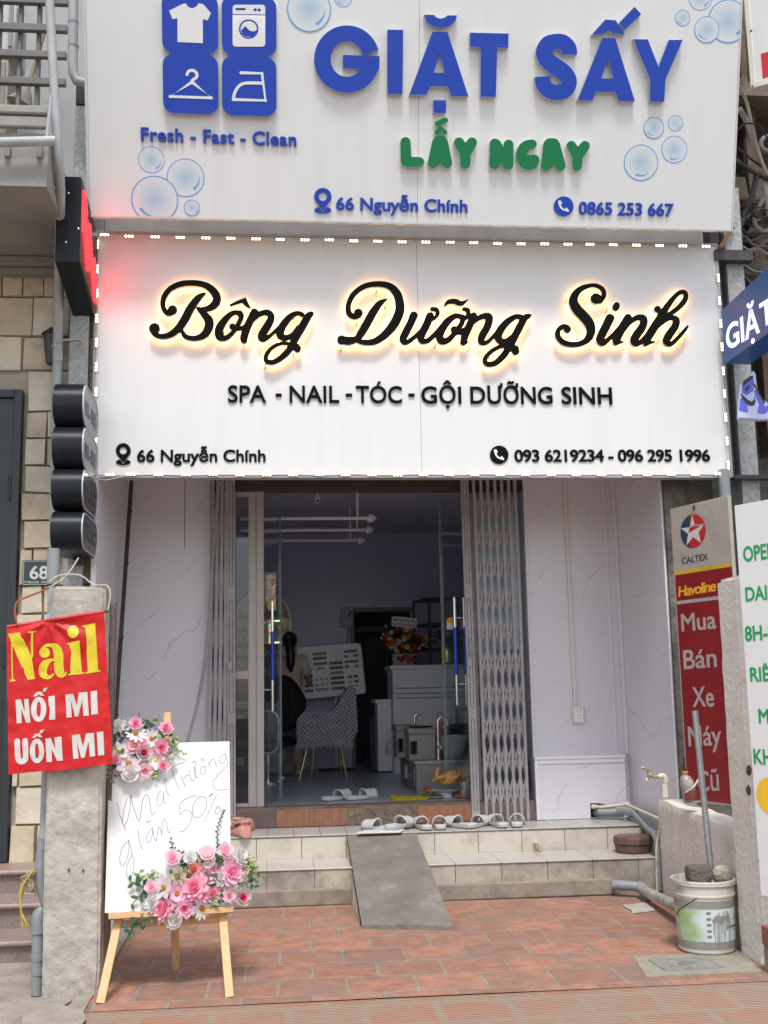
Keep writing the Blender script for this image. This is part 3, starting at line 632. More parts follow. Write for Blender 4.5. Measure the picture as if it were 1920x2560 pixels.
for w_ in (bong, duong, sinh):
    m_ = plate(M(), F1, w_, (), .032, .070)
    o = O('script_word', m_, [M_steel, M_blk], sgn, ang=30)
    for p in o.data.polygons:
        if p.normal.y < -.9: p.material_index = 1
    O('halo_light', plate(M(), F1, w_, (), .014, .026), M_warm, o)
for s, x0, x1, yb0, yb1 in (('SPA', 570, 665.5, 1006, 1006.3), ('-', 689, 704, 1006, 1006), ('NAIL', 724, 848, 1006.5, 1007), ('-', 864, 880, 1007, 1007), ('TÓC', 890, 1005, 1007, 1008), ('-', 1021, 1036, 1008, 1008), ('GỘI', 1053, 1153, 1008.5, 1009), ('DƯỠNG', 1176, 1381, 1009, 1010), ('SINH', 1404, 1530, 1010, 1011)):
    if s == '-': m_ = plate(M(), F1, [[F1.uv(x0, 985), F1.uv(x1, 985), F1.uv(x1, 992), F1.uv(x0, 992)]], (), .0005, .016)
    else: m_ = text(M(), F1, s, (x0, yb0), (x1, yb1), 43.5, .012, .0005, .016)
    O('lettering', m_, M_blk2, sgn)
O('lettering', text(M(), F1, '66 Nguyễn Chính', (342.6, 1154.5), (663.8, 1154), 30.5, .022, .0005, .010), M_blk2, sgn)
O('lettering', text(M(), F1, '093 6219234 - 096 295 1996', (1286, 1154), (1775, 1153), 30, .022, .0005, .010, .95), M_blk2, sgn)
def pin(fr, m, cx, cy, s, n0, n1):                  # map pin; s = head radius in photo px, (cx, cy) head centre
    body = [(cx+s*cos(radians(a)), cy-s*sin(radians(a))) for a in range(-28, 209, 12)]+[(cx, cy+s*1.62)]
    base = disc(cx, cy+s*1.55, s*.98, 24, s*.38)
    cut = [(cx-s*.62, cy+s*.9), (cx+s*.62, cy+s*.9), (cx+.18*s, cy+s*1.62), (cx, cy+s*1.85), (cx-.18*s, cy+s*1.62)]
    q = lambda p: [fr.uv(*a) for a in p]
    plate(m, fr, [q(body)], [q(disc(cx, cy, s*.5, 20))], n0, n1)
    return plate(m, fr, [q(base)], [q(cut)], n0, n1)
def handset(fr, cx, cy, r):
    q = lambda p: [fr.uv(*a) for a in p]
    h = stroke([(cx-.42*r, cy-.45*r, .30*r), (cx-.38*r, cy-.05*r, .20*r), (cx-.08*r, cy+.32*r, .18*r), (cx+.38*r, cy+.42*r, .22*r)], 5)
    h += stroke([(cx-.50*r, cy-.42*r, .2*r), (cx-.27*r, cy-.30*r, .2*r)], 1)+stroke([(cx+.26*r, cy+.26*r, .2*r), (cx+.42*r, cy+.50*r, .2*r)], 1)
    return q(disc(cx, cy, r, 36)), [q(p) for p in h]
O('pin_icon', pin(F1, M(), 308.5, 1127, 18.5, .0005, .010), M_blk2, sgn)
dd, hh = handset(F1, 1247.5, 1137.5, 23)
ic = O('phone_icon', plate(M(), F1, [dd], (), .0005, .010), M_blk2, sgn)
O('handset', plate(M(), F1, hh, (), .0105, .0125), M_white, ic)
for z_, ps in ((zb_, ((942, 668), (1143, 868), (1408, 762), (1412, 440), (755, 563))), (zd_, ((228, 400), (102, 598), (382, 140), (450, 257), (852, 568), (1275, 662))), (zs_, ((237, 303), (688, 413), (1268, 753), (1497, 648), (1448, 332)))):
    for q in ps:
        u, v = F1.pz([q], z_)[0]; O('standoff_pin', M().cyl(F1.w(u, v, .0005), F1.w(u, v, .035), .0045, 8).cyl(F1.w(u, v, .034), F1.w(u, v+.016, .05), .004, 8), M_dark, sgn)
# light modules round the border
lm = M(); le = M()
base = T('led_tmp', 'x', 'x')
def module(loc, vert):
    m1, m2 = M(), M()
    for k in (-1, 0, 1):
        d = k*.0232
        c = Vector(loc)+Vector((0 if vert else d, 0, d if vert else 0))
        m2.ball((c.x, c.y-.012, c.z), .0075, 10, (1, .8, 1))
        m1.cyl((c.x, c.y, c.z), (c.x, c.y-.009, c.z), .0115, 10)
    return m1, m2
bpy.data.objects.remove(base)
spots = []
pts = [(262, 588), (323, 592), (388, 593.5), (451, 595), (515, 596), (577, 597), (640, 598.5), (701, 600), (762, 601), (823, 601), (884, 603.5), (944, 604.5), (1005, 606), (1064, 606.5), (1125, 607), (1184, 608), (1243, 610), (1302, 610.5), (1361, 611), (1419, 612), (1474, 612), (1532, 613), (1590, 614), (1648, 615), (1706, 616), (1764, 617)]
spots += [(P(x, y, Y=-.01), 0) for x, y in pts]
ptb = [(275, 1187), (327, 1186), (396, 1187), (465, 1187), (533, 1186), (600, 1187.5), (667, 1187.5), (733, 1187), (799, 1186), (864, 1187), (930, 1187), (994, 1188), (1058, 1187), (1122, 1187), (1186, 1187), (1250, 1187), (1313, 1187), (1377, 1187), (1440, 1187), (1503, 1187), (1567, 1187), (1617, 1187), (1677, 1186), (1737, 1186), (1796, 1185)]
spots += [(P(x, y, Y=-.01), 0) for x, y in ptb]
for y in (612, 674, 734, 797, 857, 918, 980, 1040, 1104, 1155): spots.append((P(244.5-(y-612)*.0107, y, Y=-.01), 1))
for y in (636, 696, 753, 810, 868, 928, 985, 1044, 1103, 1163): spots.append((P(1791.5+(y-636)*.0533, y, Y=-.01), 1))
proto = {}
for p, v in spots:
    if v not in proto:
        m1, m2 = module(p, v); o1 = O('led_module', m1, mat('led_case', (.7, .66, .58), .4), sgn); O('led', m2, M_led, o1); proto[v] = (o1, p)
    else:
        o1, p0 = proto[v]; c = dup(o1, parent=sgn, loc=Vector(p)-p0)
wr = M()
for x0, y0, x1, y1 in ((256, 588, 1775, 617.5), (262, 1187.5, 1800, 1186)):
    pp = [P(x0+(x1-x0)*i/60, y0+(y1-y0)*i/60+2.0*sin(i*pi*60/26)*.5, Y=-.010) for i in range(61)]; wr.tube(pp, .0028, 6)
wr.tube([P(244.8-(y-600)*.0107+.8*sin(y*.1), y, Y=-.011) for y in range(592, 1190, 12)], .0028, 6)
wr.tube([P(1790+(y-620)*.0533+.8*sin(y*.1), y, Y=-.011) for y in range(618, 1188, 12)], .0028, 6)
wr.tube([P(236, 1165, Y=-.02), P(240, 1192, Y=-.02), P(262, 1200, Y=-.02), P(290, 1195, Y=-.02), P(320, 1187, Y=-.012)], .003, 6, smooth=5)
O('led_wire', wr, M_wire, sgn)

# ------------------------------------------------------------------ laundry sign (upper), leaning forward
F2 = Fr(Vector((1.06, -.33, 4.862)), (1, 0, 0), (0, -.272, .962))
lx0, lx1 = F2.uv(226, 538)[0], F2.uv(1828, 573)[0]
H2 = 2.35
ls = T('laundry_sign', 'large white laundry signboard leaning forward with raised blue letters and bubble prints', 'sign', F2.o)
def slab(fr, x0, x1, y0, y1, n0, n1):
    lo = [fr.w(x, y, n0) for x, y in ((x0, y0), (x1, y0), (x1, y1), (x0, y1))]; hi = [fr.w(x, y, n1) for x, y in ((x0, y0), (x1, y0), (x1, y1), (x0, y1))]
    return lo, hi
xj = F2.uv(1046, 300)[0]
O('panel', M().hexa(*slab(F2, lx0, xj-.0012, 0, H2, -.05, 0)).hexa(*slab(F2, xj+.0012, lx1, 0, H2, -.05, 0)), M_pan, ls)
O('frame', M().hexa(*slab(F2, lx0, lx1, -.012, -.001, -.08, .004)).hexa(*slab(F2, lx0-.02, lx0-.001, -.012, H2, -.12, .004)).hexa(*slab(F2, lx1+.001, lx1+.012, -.012, H2, -.12, .004)), mat('frame_white', (.55, .55, .54), .4), ls)
q1, q2, qp = (0, 0, 1.728), (960, 0, 1.728), (0, 0, 1)
Z1 = lambda p: F2.pz(p, q1)
Z2 = lambda p: F2.pz(p, q2)
def letter(name, outs, holes, mt, d=.045, side=M_bluedge, par=ls):
    o = O(name, plate(M(), F2, outs, holes, .0005, d), [side, mt], par, ang=30)
    n = F2.n
    for p in o.data.polygons:
        if p.normal.dot(n) > .9: p.material_index = 1
    return o
gx, gy = 1497, 263
letter('raised_letter', [Z1(arcpts(gx, gy, 141, 16, 360, 40, 145)+list(reversed(arcpts(gx, gy, 70, 12, 360, 40, 76)))), Z1([(1480, 245), (1637, 250), (1636, 306), (1480, 303)])], (), M_blue)
letter('raised_letter', [Z2([(12, 136), (80, 137), (77, 413), (12, 413)])], (), M_blue)
letter('raised_letter', [Z2([(206, 145), (270, 146), (360, 423), (286, 422), (272, 380), (195, 379), (180, 415), (106, 416)]), Z2([(170, 72), (213, 73), (222, 84), (240, 89), (258, 85), (270, 75), (312, 75), (302, 102), (276, 122), (240, 129), (205, 121), (180, 102)]), Z2([(210, 439), (264, 440), (264, 494), (209, 494)])], [Z2([(238, 235), (258, 322), (210, 322)])], M_blue)
letter('raised_letter', [Z2([(367, 149), (533, 153), (531, 215), (484, 213), (478, 425), (412, 424), (413, 211), (367, 210)])], (), M_blue)
letter('raised_letter', [Z2(p) for p in stroke([(794, 244, 66), (791, 215, 66), (768, 191, 66), (738, 187, 66), (702, 199, 70), (686, 235, 72), (702, 270, 72), (740, 298, 72), (774, 325, 72), (791, 355, 70), (786, 385, 66), (765, 402, 66), (734, 406, 66), (702, 395, 66), (682, 370, 66), (678, 338, 66)], 5, caps=False)], (), M_blue)
letter('raised_letter', [Z2([(935, 172), (991, 173), (1076, 444), (1006, 443), (992, 404), (906, 403), (893, 441), (829, 440)]), Z2([(890, 158), (948, 93), (993, 96), (1032, 157), (985, 153), (962, 140), (938, 156)]), Z2([(1008, 106), (1074, 38), (1103, 70), (1034, 136)])], [Z2([(961, 262), (983, 347), (931, 346)])], M_blue)
letter('raised_letter', [Z2([(1069, 177), (1131, 178), (1177, 295), (1221, 180), (1281, 180), (1207, 350), (1201, 446), (1140, 445), (1141, 352)])], (), M_blue)
for pl in ([[(90, 618, 43), (93, 700, 48), (100, 704, 46), (150, 704, 42)]], [[(235, 622, 62), (209, 708, 46)], [(242, 622, 62), (268, 708, 46)], [(215, 678, 30), (262, 678, 30)], [(224, 578, 20), (242, 560, 20), (260, 578, 20)], [(228, 540, 24), (262, 525, 24)]],
           [[(320, 620, 44), (348, 664, 50)], [(376, 620, 44), (348, 664, 50)], [(348, 662, 46), (347, 712, 44)]], [[(474, 625, 44), (472, 714, 44)], [(480, 628, 44), (528, 716, 44)], [(533, 630, 44), (532, 716, 44)]],
           [[(634, 628, 42), (605, 638, 46), (590, 668, 48), (600, 708, 46), (632, 716, 42), (646, 694, 40), (622, 688, 28)]], [[(713, 632, 62), (696, 720, 46)], [(724, 632, 62), (756, 720, 46)], [(702, 690, 30), (748, 690, 30)]],
           [[(803, 634, 42), (830, 678, 48)], [(862, 634, 42), (830, 678, 48)], [(830, 678, 46), (828, 722, 42)]]):
    outs = [Z2(p) for s_ in pl for p in stroke(s_, 5 if len(s_) > 4 else 1)]
    hol = []
    if pl[0][0] in ((235, 622, 62),): hol = [Z2(disc(238, 645, 10))]
    if pl[0][0] in ((713, 632, 62),): hol = [Z2(disc(727, 660, 10))]
    letter('bubble_letter', outs, hol, M_green, .04, mat('pale_edge', (.6, .62, .6), .5))
O('lettering', text(M(), F2, 'Fresh - Fast - Clean', (353, 352), (741, 365.5), 34, .02, .0005, .018, 1.04), M_blue, ls)
O('lettering', text(M(), F2, '66 Nguyễn Chính', (840, 524.5), (1168, 531), 32, .022, .0005, .012), M_blue, ls)
O('lettering', text(M(), F2, '0865 253 667', (1446, 535.5), (1682, 540.5), 32, .022, .0005, .012), M_blue, ls)
O('pin_icon', pin(F2, M(), 807, 492, 21.5, .0005, .012), M_blue, ls)
dd, hh = handset(F2, 1408.5, 516, 24.5)
ic = O('phone_icon', plate(M(), F2, [dd], (), .0005, .010), M_blue, ls); O('handset', plate(M(), F2, hh, (), .0105, .0125), M_white, ic)
def clip(p):
    for ax, lim, sg in ((0, lx0+.002, 1), (0, lx1-.002, -1), (1, .003, 1)):
        o = []
        for i in range(len(p)):
            a, b = p[i-1], p[i]; ia, ib = (a[ax]-lim)*sg >= 0, (b[ax]-lim)*sg >= 0
            if ia != ib: t = (lim-a[ax])/(b[ax]-a[ax]); o.append((a[0]+(b[0]-a[0])*t, a[1]+(b[1]-a[1])*t))
            if ib: o.append(b)
        p = o
        if not p: return None
    return p
def bubble_fill(i):
    m, n, l, b = nt('bubble_print'); b.inputs['Roughness'].default_value = .4
    tc = n.new('ShaderNodeTexCoord'); mp = n.new('ShaderNodeMapping'); mp.vector_type = 'TEXTURE'
    gr = n.new('ShaderNodeTexGradient'); gr.gradient_type = 'SPHERICAL'
    mp.inputs['Location'].default_value = i[0]; mp.inputs['Scale'].default_value = (i[1],)*3
    l.new(tc.outputs['Object'], mp.inputs[0]); l.new(mp.outputs[0], gr.inputs[0])
    rp = n.new('ShaderNodeValToRGB'); rp.color_ramp.elements[0].color = (.655, .66, .665, 1); rp.color_ramp.elements[1].color = (*srgb(158, 184, 202), 1); l.new(gr.outputs[0], rp.inputs[0]); l.new(rp.outputs[0], b.inputs['Base Color'])
    return m
for zz, lst in ((Z1, [(654, 690, 58), (802, 768, 82), (669, 862, 102), (829, 898, 35), (1335, 40, 95), (1482, -10, 40)]), (Z2, [(1367, -10, 52), (1290, 78, 33), (1487, 92, 88), (1394, 128, 54), (1165, 553, 44), (1259, 533, 33), (1254, 646, 56), (1110, 703, 74)])):
    for k, (cx, cy, r) in enumerate(lst):
        c = zz([(cx, cy)])[0]; rr = abs(zz([(cx+r, cy)])[0][0]-c[0]); wd = max(.006, rr*.055)
        o1 = clip(disc(*c, rr, 40)); i1 = clip(disc(*c, rr-wd, 40))
        if not o1 or not i1: continue
        lift = .0006+.0007*(k % 5)
        o = O('printed_bubble', plate(M(), F2, [i1], (), .0001, lift), bubble_fill((F2.w(*c, lift)-F2.o, rr)), ls)
        m_ = plate(M(), F2, [o1], [i1], .0001, lift+.0004)
        a = random.choice((250, 300, 310, 215)) if k else 300
        sh = stroke([(c[0]+rr*.72*cos(radians(a+t*60)), c[1]+rr*.72*sin(radians(a+t*60)), rr*.13*(1-t*.85)) for t in (0, .25, .5, .75, 1)], 2)
        sh = [q for q in (clip(p) for p in sh) if q]
        if sh: plate(m_, F2, sh, (), lift+.0001, lift+.0006)
        O('bubble_ring', m_, M_ring, o)
tiles = []
for x0, y0, x1, y1 in ((704, -18, 942, 236), (960, -4, 1194, 246), (708, 246, 943, 494), (961, 256, 1194, 503)):
    c = [Z1([(x0, y1)])[0], Z1([(x1, y0)])[0]]
    c = (c[0][0], c[0][1], c[1][0], c[1][1])
    tiles.append(letter('icon_tile', [rrect(*c, (c[2]-c[0])*.2)], (), M_blue, .045))
ico = lambda par, outs, hol=(), n1=.0475: O('icon', plate(M(), F2, [Z1(p) for p in outs], [Z1(p) for p in hol], .0453, n1), M_white, par)
ico(tiles[0], [[(790, 27), (805, 24), (815, 40), (833, 46), (850, 38), (860, 24), (880, 28), (913, 66), (898, 98), (878, 92), (878, 195), (769, 190), (769, 88), (748, 92), (733, 56)]])
ico(tiles[1], [[(x, y) for x, y in rrect(1006, 30, 1146, 210, 14)]], [[(1006, 70), (1146, 72), (1146, 76), (1006, 74)], disc(1075, 135, 42), disc(1103, 52, 7), disc(1120, 53, 7), rrect(1018, 44, 1062, 54, 4)])
ico(tiles[1], [disc(1075, 135, 35)], [[(1042, 140), (1060, 122), (1080, 142), (1098, 145), (1110, 138), (1106, 158), (1090, 168), (1065, 168), (1048, 158)]])
ico(tiles[2], stroke([(810, 330, 13), (818, 315, 13), (838, 313, 13), (852, 326, 13), (850, 342, 13), (834, 354, 13), (832, 364, 13)], 4)+stroke([(832, 362, 14), (738, 424, 14), (914, 430, 14), (832, 362, 14)], 1))
ico(tiles[3], stroke([(1042, 322, 13), (1132, 325, 13), (1147, 441, 13), (1009, 437, 13)], 1)+stroke([(1009, 437, 13), (1016, 405, 13), (1038, 375, 13), (1070, 366, 13), (1134, 367, 13)], 3))

# ------------------------------------------------------------------ collapsible gates and glass doors
def gate(name, label, xs, z0, z1, spread, post, y=1.43):
    r = T(name, label, 'gate', ((xs[0][0]+xs[-1][0])/2, y, z0))
    for i, (xb, xt) in enumerate(xs):
        w_ = .011 if spread else .013
        # each upright is a folded channel
        m_ = M().hexa([(xb-w_, y-.012, z0), (xb+w_, y-.012, z0), (xb+w_, y-.002, z0), (xb-w_, y-.002, z0)], [(xt-w_, y-.012, z1), (xt+w_, y-.012, z1), (xt+w_, y-.002, z1), (xt-w_, y-.002, z1)])
        m_.hexa([(xb-w_, y+.014, z0), (xb+w_, y+.014, z0), (xb+w_, y+.024, z0), (xb-w_, y+.024, z0)], [(xt-w_, y+.014, z1), (xt+w_, y+.014, z1), (xt+w_, y+.024, z1), (xt-w_, y+.024, z1)])
        O('upright', m_, M_gate, r)
    n_ = len(xs); L = M()
    at = lambda i, z: (xs[i][0]+(xs[i][1]-xs[i][0])*(z-z0)/(z1-z0))
    step = .265 if spread else .42
    k = 0; z = z0+.10
    while z < z1-step*1.0:
        for i in range(n_-1):
            for a, b, yy in ((0, 1, .000), (1, 0, .007)):
                za, zb2 = z+a*step, z+b*step
                L.beam((at(i, z), y+yy+.002, za), (at(i+1, z), y+yy+.002, zb2), .017, .004, (0, 1, 0))
        z += step
    O('lattice', L, M_gate, r)
    if post:
        xb, xt, w_ = post
        fr = Fr(((xb+xt)/2, y-.02, 0), (1, 0, (0)), ((xt-xb), 0, z1-z0))
        fr.v = Vector((xt-xb, 0, z1-z0)).normalized(); fr.u = Vector((1, 0, 0)); fr.n = Vector((0, -1, 0)); fr.o = Vector((xb, y-.02, z0))
        Hh = z1-z0
        p_ = O('end_post', plate(M(), fr, [[(-w_, 0), (w_, 0), (w_, Hh), (-w_, Hh)]], (), -.035, 0), M_gate, r, bev=.003)
        slots = [rrect(-.016, a*Hh, .016, b*Hh, .015) for a, b in ((.03, .28), (.31, .62), (.66, .96))]
        O('pressed_slot', plate(M(), fr, slots, [rrect(-.012, a*Hh+.004, .012, b*Hh-.004, .011) for a, b in ((.03, .28), (.31, .62), (.66, .96))], -.0005, .0022), M_rust, p_)
        h = M(); zz = z0+Hh*.48; xx = xb+(xt-xb)*.48
        h.tube([(xx, y-.02, zz-.06), (xx, y-.055, zz-.055), (xx, y-.055, zz+.055), (xx, y-.02, zz+.06)], .006, 8, smooth=4)
        O('pull_handle', h, M_gate, p_)
        h = M().box(xx-.03, xx+.01, y-.035, y-.0205, zz-.16, zz-.09); O('lock', h, M_gate, p_, bev=.003)
    O('roller', M().cyl((xs[0][1]+.01, y-.03, z1-.02), (xs[0][1]+.01, y-.005, z1-.02), .02, 12), M_rust, r)
    return r
zg0, zg1 = Zl+.005, 3.40
X_ = lambda x, y, Y=1.43: P(x, y, Y=Y).x
gate('folded_gate', 'grey steel folding gate pushed closed in a tight stack left of the glass door', [(X_(a, 1850), X_(b, 1200)) for a, b in ((522, 533), (535, 545), (548, 556), (562, 566))], zg0, zg1, False, (X_(580, 1850), X_(577, 1200), .034))
gate('scissor_gate', 'grey steel scissor gate half stretched out right of the glass door', [(X_(a, 2030), X_(b, 1200)) for a, b in ((1216, 1183), (1234, 1201), (1252, 1218), (1269, 1236), (1287, 1253), (1304, 1270), (1320, 1286))], zg0, zg1, True, (X_(1189, 2030), X_(1160, 1200), .034))
# fixed pane behind the scissor gate
pw = T('side_window', 'narrow window with a pale blue painted sky reflection behind the scissor gate', 'window', ((X_(1200, 1600)+xr0)/2, 1.6, Zf))
px0, px1 = X_(1196, 1700, 1.6), xr0-.005
O('pane', M().box(px0, px1, 1.600, 1.606, Zf+.01, ZL-.004), M_glass, pw)
O('blue_film_and_reflection', M().box(px0+.02, px1-.02, 1.5965, 1.599, P(1250, 1625, Y=1.6).z, P(1250, 1262, Y=1.6).z), mat('painted_sky_reflection', (.42, .60, .72), .3, var=.15, scale=3), pw)  # pale blue sheet paints the sky's reflection onto the pane
O('frame', M().box(px0-.03, px0-.001, 1.59, 1.63, Zf+.005, ZL-.004), M_alu, pw)
# aluminium leaf
yd = 1.55
al = T('sliding_door', 'champagne aluminium glazed door leaf beside the folded gate', 'door', (X_(630, 1700, yd), yd, Zf))
f0, f1, f2, f3 = X_(586, 1700, yd), X_(590+3, 1700, yd), X_(621, 1700, yd), X_(660, 1700, yd)
zt_, zb2 = ZL-.003, Zf+.006
gz0, gz1 = P(600, 2009, Y=yd).z, P(600, 1243, Y=yd).z
O('stile', M().box(f2, (f2+f3)/2-.001, yd-.02, yd+.03, zb2, zt_), M_alu, al, bev=.003)
O('stile', M().box((f2+f3)/2+.001, f3, yd-.024, yd+.03, zb2, zt_), M_alu, al, bev=.003)
O('stile', M().box(f0-.06, f1-.015, yd-.015, yd+.03, zb2, zt_), M_alu, al, bev=.003)
O('rail', M().box(f1-.0145, f2-.0005, yd-.018, yd+.028, gz1, zt_), M_alu, al, bev=.003)
O('rail', M().box(f1-.0145, f2-.0005, yd-.018, yd+.028, zb2, gz0), M_alu, al, bev=.003)
mz0, mz1 = P(600, 1698, Y=yd).z, P(600, 1678, Y=yd).z
O('rail', M().box(f1-.0145, f2-.0005, yd-.018, yd+.028, mz0, mz1), M_alu, al, bev=.003)
O('pane', M().box(f1-.014, f2-.001, yd+.002, yd+.008, gz0, mz0-.0005), M_glass, al)
O('pane', M().box(f1-.014, f2-.001, yd+.002, yd+.008, mz1+.0005, gz1), M_glass, al)
def leaf(label, xh, xe, ye, hx, hy, hp, film):
    """frameless leaf swung inwards from the hinge line (xh, yd) to (xe, ye)"""
    r = T('glass_door_leaf', label, 'glass door', (xh, yd+.03, Zf), 'frameless glass door leaves swung inwards')
    a, b = Vector((xh, yd+.03, 0)), Vector((xe, ye, 0)); d = (b-a).normalized(); nn = Vector((-d.y, d.x, 0))*.006
    z0, z1 = Zf+.008, ZL-.02
    m_ = M().hexa([a+nn+Vector((0, 0, z0)), a-nn+Vector((0, 0, z0)), b-nn+Vector((0, 0, z0)), b+nn+Vector((0, 0, z0))], [a+nn+Vector((0, 0, z1)), a-nn+Vector((0, 0, z1)), b-nn+Vector((0, 0, z1)), b+nn+Vector((0, 0, z1))])
    O('pane', m_, M_glass, r)
    e0 = b+d*.0005
    O('edge_strip', M().beam(e0+d*.007+Vector((0, 0, z0)), e0+d*.007+Vector((0, 0, z1)), .014, .02, (d.x, d.y, 0)), M_edge, r)
    for s in (-1, 1)[:hp]:
        c = b-d*hx+nn*s*7.5
        h = O('pull_bar', M().cyl(c+Vector((0, 0, hy[0])), c+Vector((0, 0, hy[3])), .0165, 16), M_chrome, r)
        O('protective_film', M().cyl(c+Vector((0, 0, hy[1])), c+Vector((0, 0, hy[2])), .0178, 16), M_bfilm, h)
        for zz in (hy[0]+.18, hy[3]-.18): O('standoff', M().cyl(c+Vector((0, 0, zz)), b-d*hx+Vector((0, 0, zz)), .009, 10), M_chrome, h)
    return r
yl = P(702, 2020, Z=Zf).y; yl = min(max(yl, 1.9), 2.4)
lz = lambda y, Y: P(670, y, Y=Y).z
leaf('clear glass door leaf on the left, blue film on its one tall bar handle', f3+.004, P(701.5, 1700, Y=2.3).x, 2.3, .62, [lz(q, 1.75) for q in (1778, 1701, 1580, 1505)], 1, 1)
rz = lambda y, Y: P(1140, y, Y=Y).z
leaf('clear glass door leaf on the right, blue film on its pair of tall bar handles', P(1182, 1700, Y=yd).x, P(1110, 1700, Y=2.2).x, 2.2, .40, [rz(q, 1.9) for q in (1762, 1688, 1570, 1496)], 2, 1)

# ------------------------------------------------------------------ left neighbour
M_stone = mat('buff_stone_facing', (.53, .44, .32), .85, var=.22, scale=4, bump=1.3, bscale=9, dirt=(.19, .165, .135), dscale=3.5, dthr=.55, damt=.6)
M_stoneb = mat('pale_stone_facing', (.60, .53, .42), .85, var=.18, scale=4, bump=1.3, bscale=9, dirt=(.22, .19, .16), dscale=3.5, dthr=.57, damt=.6)
M_grym = mat('grey_painted_render', (.27, .255, .235), .8, var=.12, scale=2.5, bump=.35, bscale=30, dirt=(.17, .16, .145), dscale=2, dthr=.52, damt=.6)
nb_ = T('neighbour_house', 'left neighbour house with buff split stone facing, dark door and grey balcony slab', 'building', (-2.2, .2, 0))
YN, zs1 = .12, .41
zt = P(60, 665, Y=YN).z
wl = O('wall', M().box(-5.5, XL-.037, YN+.03, YN+.3, 0, zt), mat('joint_mortar', (.40, .35, .27), .9), nb_)
xd1 = P(43, 1500, Y=YN).x
dz = P(20, 978, Y=YN).z
random.seed(11); sm_ = [M(), M()]
z = zs1-.02
while z < zt:
    h = min(random.choice((.20, .26, .30)), zt-z+.02); x = XL-.04
    while x > -3.6:
        x0 = x-random.choice((.15, .20, .27, .34)); x0 = max(x0, xd1+.004) if z < dz else x0; dep = random.uniform(.006, .03)
        if x-x0 > .03:
            g_, c_, y0, y1 = .003, .008, YN+.029, YN-dep
            j = lambda: random.uniform(-.006, .006)
            sm_[random.random() < .45].hexa([(x0+g_, y0, z+g_), (x-g_, y0, z+g_), (x-g_, y0, z+h-g_), (x0+g_, y0, z+h-g_)], [(x0+c_+j(), y1+j(), z+c_+j()), (x-c_+j(), y1+j(), z+c_+j()), (x-c_+j(), y1+j(), z+h-c_+j()), (x0+c_+j(), y1+j(), z+h-c_+j())])
        x = x0
        if z < dz and x < xd1+.02: break
    z += h
for s, mt in zip(sm_, (M_stone, M_stoneb)): O('stone_facing', s, mt, wl, ang=60)
random.seed(5)
d_ = O('door', M().box(-3.4, xd1-.06, YN-.02, YN+.02, zs1+.01, dz-.06), mat('dark_green_door', (.018, .023, .026), .35, var=.2), nb_)
O('door_frame', M().box(xd1-.058, xd1, YN-.05, YN+.028, zs1+.005, dz).box(-3.4, xd1-.0585, YN-.05, YN+.028, dz-.058, dz), mat('dark_frame', (.02, .025, .028), .4), d_, bev=.004)
O('hinge', M().cyl((xd1-.065, YN-.04, 1.72), (xd1-.065, YN-.04, 1.90), .016, 10), M_dark, d_)
O('hinge', M().cyl((xd1-.065, YN-.04, 2.9), (xd1-.065, YN-.04, 3.08), .016, 10), M_dark, d_)
ys = P(60, 466, Z=zt+.02).y
xe = XL-.175
zfs = P(60, 268, Y=ys).z; zmid = P(60, 330, Y=ys).z
O('balcony_slab', M().box(-5.5, xe, ys+.02, YN+.3, zt+.02, zmid), M_grym, nb_)
O('fascia', M().box(-5.5, xe, ys, ys+.0195, zt+.02, P(60, 395, Y=ys).z), M_grym, nb_, bev=.004)
O('fascia_moulding', M().box(-5.5, xe, ys-.02, ys+.0195, P(60, 322, Y=ys).z+.002, P(60, 292, Y=ys).z).box(-5.5, xe, ys-.035, ys+.0195, P(60, 290, Y=ys).z, zfs), M_grym, nb_, bev=.012)
for xx in (20, 100): O('fascia_rib', M().box(P(xx-6, 370, Y=ys).x, P(xx+7, 370, Y=ys).x, ys-.03, ys-.0005, P(60, 396, Y=ys).z, P(60, 360, Y=ys).z), M_grym, nb_)
O('cornice', M().box(-5.5, XL-.17, YN-.11, YN+.02, zt-.10, zt-.05).box(-5.5, XL-.17, YN-.16, YN+.02, zt-.049, zt+.018), M_grym, nb_, bev=.008)
O('upper_wall', M().box(-5.5, XL-.065, ys+1.6, ys+1.75, zmid, 9.5), mat('upper_grey_wall', (.34, .34, .33), .8, var=.12, scale=2, dirt=(.22, .22, .21), dscale=1.4), nb_)
rl = T('balcony_railing', 'dark grey steel railing of flat bars on the neighbour balcony at top left', 'railing', (-2.2, ys+.08, zfs))
M_rail = mat('railing_paint', (.105, .10, .092), .5, var=.2)
yr = ys+.10
for y0, y1 in ((-4, 14), (61, 82), (128, 148), (196, 216)):
    O('rail', M().box(-4.5, P(168, 100, Y=yr).x, yr-.02, yr+.02, P(60, y1, Y=yr).z+.01, P(60, y0, Y=yr).z), M_rail, rl, bev=.004)
for x in (45, 92, -8):
    O('post', M().box(P(x-5, 150, Y=yr).x, P(x+6, 150, Y=yr).x, yr+.0205, yr+.06, zfs+.005, 7.4), M_rail, rl, bev=.004)
ybl = ys+.9
